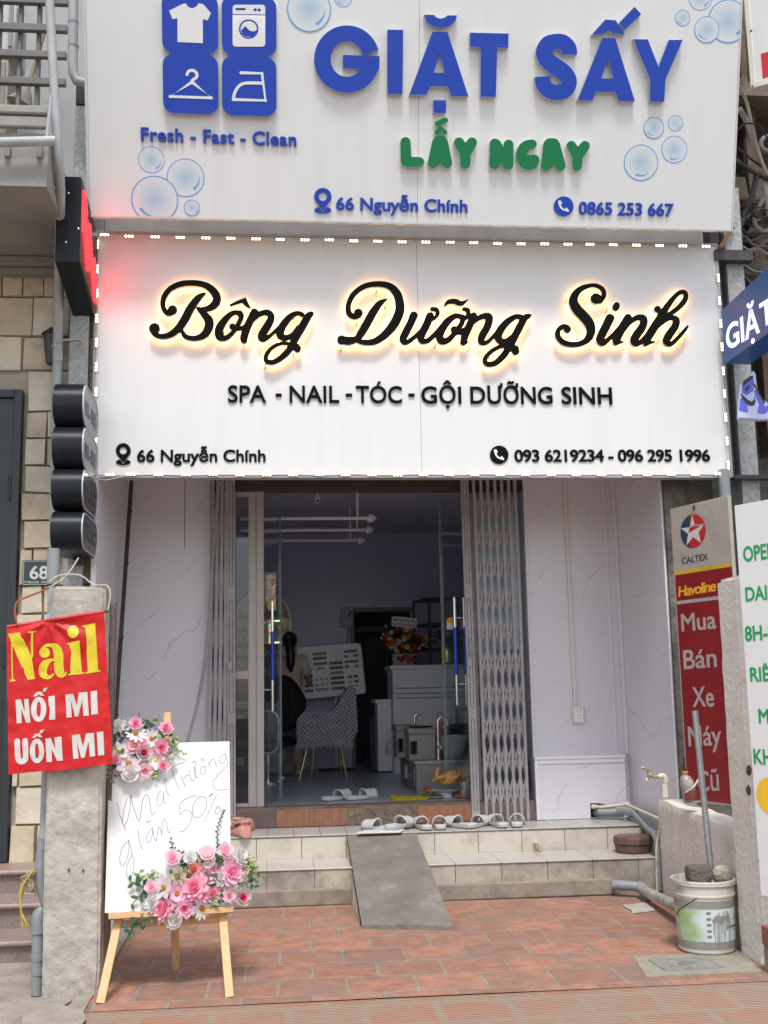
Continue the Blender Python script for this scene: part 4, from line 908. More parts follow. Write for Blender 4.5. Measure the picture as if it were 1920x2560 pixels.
for nm, lb, ct, x0, x1, y0, y1, c in (('storage_box', 'rusty beige metal cabinet behind the balcony railing', 'cabinet', -30, 22, 148, 262, (.30, .27, .22)), ('water_tank', 'pale grey panel leaning behind the upper balcony rails', 'panel', -30, 42, 5, 125, (.42, .44, .45))):
    a, b = P(x0, y1, Y=ybl), P(x1, y0, Y=ybl)
    r = T(nm, lb, ct, (a.x, ybl, zfs))
    O('body', M().box(a.x, b.x, ybl, ybl+.35, zfs+.002 if y1 > 200 else a.z, b.z), mat(nm+'_paint', c, .55, var=.2, scale=5, dirt=(.16, .12, .09), dscale=3, dthr=.55), r, bev=.015)
    O('trim', M().box(b.x-.05, b.x-.02, ybl-.012, ybl-.001, zfs+.03 if y1 > 200 else a.z+.03, b.z-.03), mat('cab_trim', (.2, .19, .17), .5), r)
bd = T('broom', 'wooden broom leaning behind the balcony railing', 'broom', (P(70, 250, Y=ybl).x, ybl-.1, zfs))
O('stick', M().cyl(P(112, 75, Y=ybl-.1), P(66, 235, Y=ybl-.1), .016, 8), mat('old_stick', (.3, .22, .14), .7), bd)
O('bristles', M().tube([P(68, 228, Y=ybl-.1), P(58, 246, Y=ybl-.1), P(50, 262, Y=ybl-.1)], [.03, .07, .10], 10), mat('bristle_grey', (.28, .25, .21), .9, bump=2, bscale=90), bd)
nst = T('house_steps', 'three pinkish granite steps with rounded nosings before the dark neighbour door', 'steps', (-2.3, -.5, 0))
M_gran = mat('pink_granite', (.30, .215, .19), .45, var=.35, scale=90, dirt=(.16, .13, .12), dscale=4, dthr=.55, damt=.5)
M_gran2 = mat('dusty_granite_riser', (.22, .17, .155), .6, var=.35, scale=90, dirt=(.13, .11, .10), dscale=3, dthr=.5, damt=.6)
for i, (z, y) in enumerate(((.11, -.93), (.26, -.58), (.41, -.23))):
    O('tread', M().box(-5, XL-.16, y-.03, y+.38, z-.035, z), M_gran, nst, bev=.014)
    O('riser', M().box(-5, XL-.165, y, y+.36, z-.15 if i else -.06, z-.0355), M_gran2, nst)
# pillar
def block(x0, x1, y0, y1, z0, z1, nx, nz, amp, rnd=.03):
    """a rough rounded plaster block"""
    m_ = M()
    m_.box(x0, x1, y0, y1, z0, z1)
    me = bpy.data.meshes.new('t'); me.from_pydata(m_.v, [], m_.f); bm = bmesh.new(); bm.from_mesh(me)
    bmesh.ops.bevel(bm, geom=bm.edges[:], offset=rnd, segments=3, affect='EDGES')
    for a, nn in (('z', nz), ('x', nx)):
        lo, hi = (z0, z1) if a == 'z' else (x0, x1)
        for i in range(1, nn):
            c = lo+(hi-lo)*i/nn
            bmesh.ops.bisect_plane(bm, geom=bm.verts[:]+bm.edges[:]+bm.faces[:], plane_co=(c, 0, c), plane_no=(0, 0, 1) if a == 'z' else (1, 0, 0))
    from mathutils import noise
    for v in bm.verts:
        k = noise.noise_vector(v.co*7)*amp + noise.noise_vector(v.co*2.3)*amp*1.2
        v.co += k
    out = M(); out.v = [tuple(v.co) for v in bm.verts]; bm.verts.index_update(); out.f = [tuple(v.index for v in f.verts) for f in bm.faces]
    bm.free(); return out
pl = T('concrete_pillar', 'rough stained concrete pillar with chipped render carrying the red banner', 'pillar', (-1.04, -1.7, -.03))
O('shaft', block(-1.185, -.90, -1.83, -1.58, -.05, P(205, 1468, Y=-1.83).z, 8, 46, .006, .014), M_conc, pl, ang=80)
O('side_shade_strip', M().box(-.897, -.872, -1.66, -1.60, -.02, 2.02), mat('painted_side_shade', (.16, .12, .10), .8, var=.3), pl)  # brown strip colours in the shadow on the pillar's right side
for x, y in ((172, 2175), (208, 2176), (112*1.0+80, 1546)):
    O('screw_anchor', M().cyl(P(x, y, Y=-1.839), P(x, y, Y=-1.825), .006, 8), M_dark, pl)
# pipes and posts on the left
dp = T('drain_pipe', 'tall grey plastic drainpipe running up left of the concrete pillar', 'pipe', (-1.23, -1.72, -.02))
yp = -1.70
Pp = lambda x, y: P(x, y, Y=yp)
O('pipe', M().tube([P(121, -60, Y=-1.12), P(136, 230, Y=-1.08), P(145, 380, Y=-1.05), P(151, 470, Y=-.92), P(149, 600, Y=-.5), P(147, 760, Y=-.1), P(143, 950, Y=.02), P(139, 1160, Y=.03), P(136, 1400, Y=.03)], [.030, .030, .030, .031, .033, .035, .037, .038, .038], 16, smooth=3), M_pvc2, dp)
O('socket', M().tube([Pp(134, 1372), Pp(133, 1415), Pp(132, 1460)], [.034, .0345, .033], 16), M_pvc, dp)
O('lower_pipe', M().tube([Pp(131, 1465), Pp(125, 1600), Pp(114, 1955), Pp(109, 2100)], .022, 14), M_pvc2, dp)
O('trap', M().tube([Pp(107, 2095), Pp(103, 2165), Pp(101, 2200), Pp(110, 2250), Pp(118, 2275)], [.026, .034, .034, .022, .018], 16, smooth=4), M_pvc, dp)
O('trap', M().tube([Pp(108, 2268), Pp(98, 2285), Pp(95, 2310), Pp(95, 2333)], [.018, .034, .037, .037], 16, smooth=4), M_pvc, dp)
O('lower_pipe', M().tube([Pp(95, 2333), Pp(93, 2400), Pp(92, 2487)], [.030, .030, .029], 16), M_pvc, dp)
for y in (2392, 2428): O('collar', M().tube([Pp(94, y-9), Pp(94, y), Pp(94, y+9)], [.033, .034, .033], 16), M_pvc, dp)
O('sticker', M().tube([Pp(124.5, 1535), Pp(124, 1560)], .0228, 14), mat('pale_sticker', (.5, .58, .66), .5, var=.3, scale=40), dp)
up = T('elbow_pipe', 'short pale grey pipe with an elbow tucked behind the laundry sign', 'pipe', (-1.45, -.45, 6))
ye = -.30
O('pipe', M().tube([P(184, -40, Y=ye), P(183, 60, Y=ye), P(182, 150, Y=ye), P(183, 180, Y=ye), P(192, 202, Y=ye), P(212, 208, Y=ye), P(240, 205, Y=ye)], .036, 16), M_pvc2, up)
for y in (57, 116): O('collar', M().tube([P(183, y-2.5, Y=ye), P(183, y+2.5, Y=ye)], .0385, 16), M_pvc, up)
gp = T('galvanised_post', 'galvanised square post on the left holding the black sign boxes', 'post', (-1.40, .06, 0))
gx0, gx1 = P(162, 700, Y=.03).x, P(206, 700, Y=.03).x
gx0, gx1 = -1.46, -1.325
O('post', M().box(gx0, gx1, -.02, .08, -.03, P(185, 262, Y=-.02).z), M_galv, gp, bev=.006)
O('post_cap', M().box(gx0+.003, gx1-.003, -.03, .07, P(185, 261, Y=-.02).z, P(185, 214, Y=-.02).z), M_rust, gp, bev=.004)
hp = T('rail_pipe', 'horizontal grey pipe crossing in front of the balcony fascia', 'pipe', (-2, -1.6, 5))
yq = ys-.1
O('pipe', M().cyl(P(-40, 357, Y=yq), P(140, 352, Y=yq), .031, 14), M_pvc2, hp)
O('thin_pipe', M().cyl(P(128, 240, Y=yq), P(117, 345, Y=yq), .011, 10), M_pvc2, hp)
O('wire_tie', M().tube([P(126, 460, Y=-.98), P(137, 468, Y=-1.0), P(131, 480, Y=-.99), P(124, 492, Y=-.98), P(128, 470, Y=-.99), P(138, 495, Y=-.98)], .004, 6, smooth=4), mat('old_wire', (.3, .27, .22), .6), hp)
# black sign boxes
lb = T('led_sign_box', 'tall black sign box with a cluster of red lights on its side', 'sign', (-1.36, -.35, 4.3))
bx_ = (P(140, 550, Y=-.7).x, P(200, 550, Y=-.7).x)
zbt, ztp = P(165, 655, Y=-.7).z, P(172, 441, Y=-.7).z
zfar = P(210, 790, Y=-.02).z
O('box', M().hexa([(bx_[0], -.7, zbt), (bx_[1], -.7, zbt), (bx_[1]+.005, -.02, zfar), (bx_[0]+.005, -.02, zfar)], [(bx_[0], -.7, ztp), (bx_[1], -.7, ztp), (bx_[1]+.005, -.02, ztp-.13), (bx_[0]+.005, -.02, ztp-.13)]), M_pvcblk, lb, bev=.003)
O('acrylic_side', M().hexa([(bx_[1]+.001, -.695, zbt+.01), (bx_[1]+.006, -.695, zbt+.01), (bx_[1]+.012, -.03, zfar+.02), (bx_[1]+.006, -.03, zfar+.02)], [(bx_[1]+.001, -.695, ztp-.01), (bx_[1]+.006, -.695, ztp-.01), (bx_[1]+.012, -.03, ztp-.14), (bx_[1]+.006, -.03, ztp-.14)]), mat('dark_acrylic', (.012, .012, .014), .5), lb)
ld = M(); nl = 0
for i in range(24):
    for j in range(34):
        y = -.665+.026*i; z = zfar+.08+(.0175*j)
        k = (y+.665)/.62                             # hand-like outline along the depth of the box
        top_, bot_ = .67-.44*k+.05*sin(k*17), .30-.27*k+.06*sin(k*12+1)
        zz = (z-zfar-.02)
        if bot_ < zz < top_:
            ld.ball((bx_[1]+.013, y+random.uniform(-.003, .003), z), .0078, 6, (1.3, 1, 1)); nl += 1
tag(O('led_dots', ld, M_red, lb), kind='stuff')
for x, y in ((171, 483), (196, 572), (165, 605)):
    O('screw', M().ball(P(x, y, Y=-.703), .007, 8, (1, .5, 1)), M_screw, lb)
# four pill shaped lightboxes
names = (('topmost', 'SPA GỘI'), ('second', 'NAIL - MI'), ('third', 'Tóc'), ('lowest', 'MASSAGE'))
lab = ['black rounded lightbox sign with a greyed side panel, topmost of the stack of four', 'black rounded lightbox sign with a greyed side panel, second from the top of the stack', 'black rounded lightbox sign with a dark side panel, third from the top of the stack', 'black rounded lightbox sign with a dark side panel, lowest of the stack of four']
M_lbf = mat('lightbox_face_grey', (.12, .125, .135), .25, var=.05); M_lbd = mat('lightbox_face_dark', (.03, .033, .042), .2, var=.05)
for i, (y0, y1) in enumerate(((948, 1056), (1056, 1164), (1163, 1268), (1272, 1372))):
    ya, yb_ = -.66, -.02
    xa, xb = P(131-i*2.0, (y0+y1)/2, Y=ya).x, P(205-i*1.0, (y0+y1)/2, Y=ya).x
    za, zb3 = P(170, y1, Y=ya).z, P(170, y0, Y=ya).z
    r = T('pill_lightbox', lab[i], 'sign', ((xa+xb)/2, -.3, za), 'black pill lightboxes on the left post')
    fr = Fr((xb, 0, 0), (0, 1, 0), (0, 0, 1))
    O('case', plate(M(), fr, [rrect(ya, za, yb_, zb3, (zb3-za)*.47, 14)], (), -(xb-xa), 0), M_pvcblk, r, bev=.004)
    f_ = O('face', plate(M(), fr, [rrect(ya+.015, za+.015, yb_-.01, zb3-.015, (zb3-za)*.43, 14)], (), .0005, .006), M_lbf if i < 2 else M_lbd, r)
    O('rim', plate(M(), fr, [rrect(ya+.008, za+.008, yb_-.004, zb3-.008, (zb3-za)*.45, 14)], [rrect(ya+.0155, za+.0155, yb_-.0105, zb3-.0155, (zb3-za)*.43, 14)], .0005, .009), mat('pale_rim', (.45, .5, .6), .3), r)
    out, hol = glyphs('SPA - NAIL', .03) if i in (0, 1) else glyphs('TÓC', .02)
    x0 = min(x for p in out for x, y in p); x1 = max(x for p in out for x, y in p); kk = .46/(x1-x0); hh_ = .10/.73
    mp_ = lambda p: [(ya+.10+(x-x0)*kk, za+.085+y*hh_) for x, y in p]
    O('lettering', plate(M(), fr, [mp_(p) for p in out], [mp_(p) for p in hol], .0062, .0085), mat('dull_lettering', (.085, .09, .10), .4) if i < 2 else mat('grey_lettering', (.055, .06, .07), .4), f_)
    O('bracket', M().box((xa+xb)/2-.03, (xa+xb)/2+.03, -.2, -.12, za-.05, za-.001), M_dark, r)
    O('screw', M().ball(((xa+xb)/2-.02, -.205, za-.025), .006, 8), M_screw, r)
# number plate, lantern
F3 = Fr((0, YN-.035, 0), (1, 0, 0), (0, 0, 1))
npl = T('house_number_plate', 'dark green enamel house number plate reading 68', 'number plate', F3.w(*F3.uv(88, 1465)))
c = [F3.uv(55, 1464), F3.uv(123, 1400)]
O('plate', plate(M(), F3, [rrect(c[0][0], c[0][1], c[1][0], c[1][1], .006)], (), -.012, 0), mat('dark_green_enamel', (.022, .045, .045), .3, var=.15), npl)
O('border', plate(M(), F3, [rrect(c[0][0]+.006, c[0][1]+.006, c[1][0]-.006, c[1][1]-.006, .005)], [rrect(c[0][0]+.009, c[0][1]+.009, c[1][0]-.009, c[1][1]-.009, .004)], .0003, .0013), mat('old_white_paint', (.6, .62, .6), .5), npl)
O('lettering', text(M(), F3, '68', (74, 1447), (120, 1447), 33, .02, .0003, .0015), mat('old_white_paint', (.6, .62, .6), .5), npl)
O('lettering', text(M(), F3, 'P. Nam Dư - H.Mai', (62, 1458), (121, 1458), 6, .012, .0003, .0015), mat('old_white_paint', (.6, .62, .6), .5), npl)
ln = T('wall_lantern', 'small black lantern fixed on the stone wall beside the drainpipe', 'lantern', P(120, 880, Y=YN-.05))
c = P(128, 835, Y=YN-.10)
O('cap', M().lathe([(.01, .05), (.03, .03), (.075, 0), (.07, -.006)], c, 6), M_dark, ln)
O('body', M().lathe([(.055, -.007), (.032, -.22), (.01, -.235)], c, 6), mat('lantern_black', (.02, .02, .02), .4), ln)
O('bracket', M().tube([c+Vector((0, 0, .02)), c+Vector((0, .08, .06)), c+Vector((0, .10, -.05))], .008, 8), M_dark, ln)
# twine and rag hanging at the trap
tw = T('twine_tangle', 'tangle of yellow and beige twine hanging from the drainpipe trap', 'twine', Pp(80, 2300))
M_tw = mat('yellow_twine', (.52, .36, .07), .8, var=.2); M_tw2 = mat('beige_twine', (.42, .33, .23), .85, var=.2)
yt = yp-.04
Pt = lambda x, y: P(x, y, Y=yt+random.uniform(-.02, .02))
for k in range(5):
    o_ = k*2
    O('strand', M().tube([Pt(85+o_*.5, 2172), Pt(62+o_, 2200), Pt(52+o_*.6, 2225), Pt(52, 2270), Pt(54+o_, 2300), Pt(57+o_*2, 2318)], [.005, .006, .006, .005, .004, .002], 6, smooth=4), M_tw, tw)
for k in range(6):
    a = [Pt(88+random.uniform(-4, 4), 2178)]
    for j in range(4): a.append(Pt(74+random.uniform(-22, 14), 2190+j*14+random.uniform(-8, 8)))
    a.append(Pt(88, 2200+random.uniform(0, 40)))
    O('strand', M().tube(a, .0042, 6, smooth=4), M_tw2, tw)
# red banner
ban = T('hanging_banner', 'creased red vinyl banner advertising nails and lashes tied to the concrete pillar', 'banner', (-1.15, -1.92, .9))
zn = (0, 1500, 4.81)
F4 = Fr((-1.15, -1.90, 1.3), (1, 0, 0), (0, 0, 1))
TL, TR, BR, BL = [Vector(F4.uv(zn[0]+x/zn[2], zn[1]+y/zn[2])) for x, y in ((78, 322), (1252, 140), (1360, 1978), (103, 2104))]
from mathutils import noise as NZ
def warp(u, v):
    # creases radiating from the tie at the top, bend over the pillar edge, soft wrinkles
    w_ = .010*NZ.noise(Vector((u*9, v*5, 3)))+.005*NZ.noise(Vector((u*28, v*20, 7)))
    tx, ty = TL.lerp(TR, .43)
    d = sqrt((u-tx)**2+(v-ty)**2); a = atan2(v-ty, u-tx)
    w_ += .017*math.exp(-d*6)*sin(a*9)*min(1, d*18)
    w_ -= .006*math.exp(-((u-(-1.185))/.05)**2)
    return w_ + .012*max(0, -1.19-u)
NG = 60
def ban_(u, v):
    q = TL.lerp(TR, u).lerp(BL.lerp(BR, u), v)
    e = .003*sin(u*9)*(1 if v in (0, 1) else 0)
    return F4.w(q.x, q.y+e, warp(q.x, q.y))
O('cloth', M().grid(ban_, 44, NG), mat('red_vinyl', srgb(190, 22, 26), .42, var=.10, scale=5, dirt=(.30, .012, .014), dscale=4, dthr=.55, damt=.6, spec=.4), ban, ang=180)
O('hem', M().tube([F4.w(*TL.lerp(TR, i/20), warp(*TL.lerp(TR, i/20))-.004) for i in range(21)], .009, 8), mat('red_hem', srgb(196, 34, 34), .5, var=.2, scale=12), ban)
O('dowel', M().cyl(F4.w(*TL.lerp(TR, .9), -.004), F4.w(*TL.lerp(TR, 1.045), -.004), .0075, 8), M_dark, ban)
gridpts = [tuple(TL.lerp(TR, (i+.3*(j % 2))/26).lerp(BL.lerp(BR, (i+.3*(j % 2))/26), j/40)) for i in range(1, 26) for j in range(1, 40)]
Zb = lambda p: F4.pz(p, zn)
def prnt(outs, hol, mt, name='lettering', n=.0022):
    O(name, plate(M(), F4, [Zb(p) for p in outs], [Zb(p) for p in hol], 0, n, gridpts, warp, False), mt, ban, ang=180)
S1 = lambda pts, k=5: stroke(pts, k)
naily = [[(95, 405), (243, 390), (320, 560), (385, 690), (420, 950), (335, 962), (215, 700), (140, 520)], [(374, 395), (400, 393), (402, 690), (376, 690)], [(345, 378), (438, 370), (438, 388), (400, 400), (372, 402), (345, 396)], [(134, 520), (150, 540), (160, 950), (188, 962), (186, 978), (120, 982), (120, 966), (145, 952)],
  *S1([(535, 632, 124), (537, 634, 124)], 1), *S1([(508, 590, 30), (555, 548, 34), (620, 545, 48), (680, 580, 100), (705, 660, 116), (708, 780, 116), (722, 868, 112), (745, 905, 60)]), *S1([(735, 905, 44), (780, 900, 36), (800, 868, 14)]),
  *S1([(650, 716, 24), (600, 728, 44), (545, 765, 84), (515, 830, 96), (520, 890, 92), (556, 922, 64), (600, 925, 40), (640, 895, 26)]),
  disc(882, 382, 68, 28, 78), [(836, 515), (960, 490), (986, 880), (850, 898)], [(805, 517), (960, 487), (962, 510), (838, 545), (812, 534)], [(822, 890), (1010, 868), (1012, 886), (825, 907)],
  [(1022, 318), (1145, 284), (1182, 855), (1055, 872)], [(988, 308), (1145, 279), (1147, 306), (1024, 332), (996, 324)], [(1030, 866), (1212, 842), (1212, 860), (1030, 886)]]
prnt(naily, (), mat('yellow_print', srgb(206, 188, 36), .45, var=.08, scale=8))
w1 = [[(190, 1200), (252, 1195), (300, 1350), (292, 1193), (345, 1188), (366, 1475), (315, 1477), (258, 1310), (262, 1480), (202, 1484)], disc(465, 1315, 92, 28, 150), [(398, 1160), (442, 1106), (490, 1101), (531, 1150), (482, 1150), (460, 1130), (440, 1157)], [(508, 1102), (530, 1056), (578, 1052), (540, 1102)],
  [(580, 1158), (660, 1150), (668, 1437), (592, 1443)], [(788, 1138), (882, 1125), (925, 1270), (950, 1115), (1050, 1105), (1071, 1388), (1006, 1394), (990, 1200), (942, 1400), (900, 1404), (850, 1205), (864, 1410), (802, 1417)], [(1088, 1099), (1165, 1088), (1179, 1370), (1102, 1379)],
  *S1([(208, 1698, 68), (214, 1880, 68), (230, 1930, 68), (262, 1944, 68), (296, 1926, 68), (309, 1880, 68), (304, 1692, 68)], 5), disc(445, 1815, 85, 28, 148), [(385, 1657), (425, 1612), (475, 1606), (512, 1650), (465, 1647), (445, 1628), (425, 1657)], [(470, 1608), (490, 1562), (536, 1558), (500, 1602)],
  [(545, 1667), (612, 1658), (665, 1800), (655, 1652), (740, 1642), (756, 1930), (690, 1936), (620, 1790), (626, 1945), (560, 1950)], [(865, 1626), (960, 1612), (1000, 1762), (1035, 1606), (1130, 1595), (1146, 1875), (1082, 1885), (1065, 1700), (1017, 1895), (977, 1900), (925, 1705), (946, 1905), (882, 1911)], [(1165, 1590), (1243, 1580), (1256, 1863), (1181, 1871)]]
prnt(w1, [disc(465, 1315, 26, 20, 92), disc(445, 1815, 24, 20, 92)], mat('white_print', srgb(200, 196, 190), .45, var=.05, scale=8))
cdl = T('banner_cord', 'thin red cord holding up the red banner over the pillar', 'cord', F4.w(*TL, .01))
O('cord', M().tube([F4.w(*TL.lerp(TR, .11), .006), Pp(60, 1515)+Vector((0, -.19, 0)), P(95, 1482, Y=-1.86), P(121, 1470, Y=-1.76)], .006, 6, smooth=3), mat('red_cord', (.34, .07, .05), .7), cdl)
O('cord', M().tube([P(121, 1470, Y=-1.765), P(165, 1440, Y=-1.73), P(196, 1395, Y=-1.3)], .0045, 6, smooth=3), mat('beige_wire', (.5, .44, .36), .6), cdl)
O('cord', M().tube([P(122, 1455, Y=-1.765), P(150, 1438, Y=-1.75), P(200, 1438, Y=-1.74), P(235, 1462, Y=-1.80), P(268, 1464, Y=-1.84), P(276, 1490, Y=-1.845), P(268, 1530, Y=-1.85)], .004, 6, smooth=3), mat('beige_wire', (.5, .44, .36), .6), cdl)
wt = T('tie_wire', 'loop of pale wire wrapped round the left post and drainpipe', 'wire', P(150, 850, Y=-.05))
O('wire', M().tube([P(130, 866, Y=-.04), P(150, 852, Y=-.06), P(190, 849, Y=-.03), P(208, 852, Y=-.03), P(206, 858, Y=-.03)], .005, 6, smooth=4), mat('beige_wire', (.5, .44, .36), .6), wt)
O('wire', M().tube([P(136, 862, Y=-.06), P(150, 875, Y=-.06), P(154, 898, Y=-.06), P(133, 900, Y=-.06)], .005, 6, smooth=4), mat('beige_wire', (.5, .44, .36), .6), wt)
# angle iron and hose leaning in the left corner
ai = T('angle_iron', 'long dark perforated angle iron leaning in the left corner', 'iron bar', (-1.15, 1.3, Zl))
a, b = P(284, 1880, Y=1.0), P(329, 1196, Y=1.42)
a = P(278, 1950, Y=.98)
O('bar', M().beam(a, b, .034, .006, (0, -1, .2)), M_rust, ai)
for t in (.2, .45, .7, .88):
    q = a.lerp(b, t); O('bolt', M().ball(q+Vector((.018, -.008, 0)), .009, 8), M_dark, ai)
hs = T('awning_pole', 'long grey beige crank pole leaning on the folded gate at left', 'pole', (-.6, 1.35, Zl))
O('pole', M().tube([P(548, 1205, Y=1.36), P(536, 1330, Y=1.36), P(522, 1560, Y=1.34), P(500, 1730, Y=1.30), P(470, 1850, Y=1.26), P(440, 1960, Y=1.2)], .013, 10, smooth=4), mat('pole_beige', (.34, .31, .29), .5, var=.15), hs)

# ------------------------------------------------------------------ right side
lw = T('low_wall', 'low stained whitewashed side wall behind the paint bucket', 'wall', (2.75, -.7, 0))
fa, na = Vector((2.82, .31, 0)), Vector((2.665, -1.52, 0))
ztop = P(1647, 1999, Y=.29).z
def lwall():
    m_ = M()
    n1, n2 = 24, 10
    d = (na-fa); nn = Vector((-d.y, d.x, 0)).normalized()
    if nn.x > 0: nn = -nn
    def f(u, v):
        q = fa+d*u; t = ztop+.008*NZ.noise(Vector((u*6, 0, 0)))-.02*u
        w_ = NZ.noise(Vector((u*5, v*3, 1)))*.006+NZ.noise(Vector((u*22, v*12, 1)))*.002
        rr = max(0, v-.94)/.06
        return q+Vector((0, 0, -.04+(t+.04)*v))+nn*(w_-.012*rr*rr)
    m_.grid(f, n1*2, n2*2)
    m_.grid(lambda u, v: f(u, 1)-nn*.17*v+Vector((0, 0, .004*NZ.noise(Vector((u*14, v*3, 4))))), n1*2, 4)
    c = [fa+nn*-.012, fa-nn*.18]
    m_.quad(c[0]+Vector((0, 0, -.04)), c[0]+Vector((0, 0, ztop-.002)), c[1]+Vector((0, 0, ztop-.002)), c[1]+Vector((0, 0, -.04)))
    return m_
O('wall_body', lwall(), M_conc2, lw, ang=70)
np_ = T('plastered_pillar', 'whitewashed plaster pillar with mossy foot at the right edge', 'pillar', (2.75, -1.6, 0))
O('shaft', block(2.635, 2.95, -1.80, -1.50, -.05, P(1790, 1440, Y=-1.75).z, 5, 40, .006, .022), M_conc2, np_, ang=80)
for x, y in ((1872, 1925), (1871, 1975), (1903, 2155)): O('rusty_stain', M().ball(P(x, y, Y=-1.812), .016, 8, (1, .2, 1.6), jit=.3), mat('rust_scab', (.06, .05, .045), .8), np_)
rb = T('red_hollow_brick', 'broken red hollow brick on a cement block beside the right pillar', 'brick', P(1912, 2400, Y=-1.95))
c = P(1910, 2430, Z=0)
O('brick', M().box(c.x, c.x+.22, c.y-.10, c.y, .14, .24), mat('brick_red', (.30, .11, .07), .85, var=.25, bump=1, bscale=40), rb, bev=.004)
O('cement_block', M().box(c.x+.01, c.x+.24, c.y-.11, c.y+.01, -.03, .139), M_cem, rb, bev=.006)
# oil shop sign
F5 = Fr(P(1700, 1640, Y=-.15), (.33, -.944, 0), (0, 0, 1))
csn = T('oil_shop_sign', 'tall dirty red and white vertical shop sign with a star emblem on the low wall', 'sign', F5.o)
zc5 = (1640, 1180, 2.696)
u0, v1 = F5.pz([(95, 250)], zc5)[0]; u1 = F5.pz([(430, 400)], zc5)[0][0]+.10; v0 = F5.pz([(185, 2215)], zc5)[0][1]
vr = F5.pz([(128, 697)], zc5)[0][1]
M_sw = mat('dirty_white_sheet', (.36, .33, .29), .5, var=.1, dirt=(.24, .20, .15), dscale=3.5, dthr=.55, damt=.7); M_sr = mat('faded_red_sheet', srgb(128, 22, 27), .45, var=.14, scale=4, dirt=(.10, .03, .025), dscale=3, dthr=.56, damt=.6)
O('sheet', plate(M(), F5, [[(u0, v0), (u1, v0), (u1, v1), (u0, v1)]], (), -.03, 0), M_sw, csn, bev=.003)
O('red_field', plate(M(), F5, [[(u0+.012, v0+.015), (u1-.005, v0+.015), (u1-.005, vr), (u0+.012, vr)]], (), .0003, .0012), M_sr, csn)
O('stripe', plate(M(), F5, [[(u0+.012, vr+.0005), (u1-.005, vr+.0005), (u1-.005, vr+.028), (u0+.012, vr+.028)]], (), .0003, .0014), mat('yellow_stripe', srgb(200, 160, 40), .5, var=.1), csn)
vs = F5.pz([(140, 882)], zc5)[0][1]
O('stripe', plate(M(), F5, [[(u0+.012, vs-.012), (u1-.005, vs-.012), (u1-.005, vs+.012), (u0+.012, vs+.012)]], (), .0014, .0022), mat('grey_stripe', (.36, .34, .33), .5), csn)
Z5 = lambda p: F5.pz(p, zc5)
e_ = Z5([(165, 400), (336, 395), (250, 284), (250, 514)]); cu_, cv_ = (e_[0][0]+e_[1][0])/2, (e_[2][1]+e_[3][1])/2; R_ = (e_[2][1]-e_[3][1])/2; Rx = (e_[1][0]-e_[0][0])/2
star = Z5([(244, 288), (262, 352), (328, 348), (288, 408), (306, 480), (252, 438), (205, 497), (218, 418), (168, 380), (230, 372)])
half = lambda a0, a1: [(cu_+Rx*cos(radians(a0+(a1-a0)*i/24)), cv_+R_*sin(radians(a0+(a1-a0)*i/24))) for i in range(25)]
O('emblem', plate(M(), F5, [half(-112, 98)], [star], .0003, .0014), mat('emblem_red', srgb(172, 36, 40), .45, var=.08), csn)
O('emblem', plate(M(), F5, [half(98, 248)], [star], .0003, .0014), mat('emblem_navy', srgb(38, 60, 78), .45, var=.08), csn)
O('emblem_star', plate(M(), F5, [star], [Z5([(225, 376), (262, 352), (330, 349), (222, 412)])], .0003, .0013), mat('emblem_white', (.55, .52, .48), .5), csn)
O('emblem', plate(M(), F5, [Z5([(226, 377), (262, 366), (300, 360), (222, 410)])], (), .0014, .002), mat('emblem_red', (0, 0, 0)), csn)
O('lettering', text(M(), F5, 'CALTEX', zp1 := (1640+176/2.696, 1180+620/2.696), (1640+352/2.696, 1180+590/2.696), 16.5, .012, .0003, .0015, 1.0), mat('sign_navy', srgb(34, 50, 66), .5), csn)
O('lettering', text(M(), F5, 'Havoline', (1640+152/2.696, 1180+840/2.696), (1640+404/2.696, 1180+800/2.696), 27, .02, .0013, .0024, .85, slant=.18), mat('sign_yellow', srgb(224, 168, 40), .5), csn)
for s, xl, yl_, xr_, yr2, ch in (('Mua', 175, 1075, 408, 1052, 47), ('Bán', 190, 1328, 412, 1312, 50), ('Xe', 250, 1582, 394, 1578, 52), ('Máy', 222, 1848, 446, 1838, 52), ('Cũ', 286, 2152, 428, 2146, 52)):
    O('lettering', text(M(), F5, s, (1640+xl/2.696, 1180+yl_/2.696), (1640+xr_/2.696, 1180+yr2/2.696), ch, .012, .0013, .0024), mat('sign_offwhite', (.38, .35, .33), .5, var=.1), csn)
O('bolt', M().ball(F5.w(*Z5([(258, 240)])[0], .004), .02, 8, (.5, .5, 1), jit=.2), M_rust, csn)
# wall remains behind that sign
ob = T('old_party_wall', 'sooty unplastered old wall behind the oil shop sign', 'wall', (3.3, .5, 0))
M_soot = mat('sooty_wall', (.13, .115, .10), .95, var=.5, scale=6, bump=2.5, bscale=14, dirt=(.34, .31, .27), dscale=3, dthr=.57, damt=.6)
O('wall_body', M().box(3.151, 3.40, .335, .9, 0, 3.46), M_soot, ob)
O('wall_body', M().box(2.99, 3.15, .28, .3135, .55, 3.1), M_soot, ob)
np2 = T('brick_house', 'dim brown shopfront with roller shutter and loose bricks behind the cables at right', 'building', (5, 1.2, 0))
O('wall', M().box(3.62, 8, 1.0, 1.2, 3.4, 10), tile_mat('dark_brick_wall', (.13, .085, .06), (.09, .065, .05), (.06, .055, .05), .22, .075, .01, .5, .9, 'XZ', 1, (0, 0, 0), 0, (.03, .028, .025), 1.5, .48, .8, .4), np2)
sh = M()
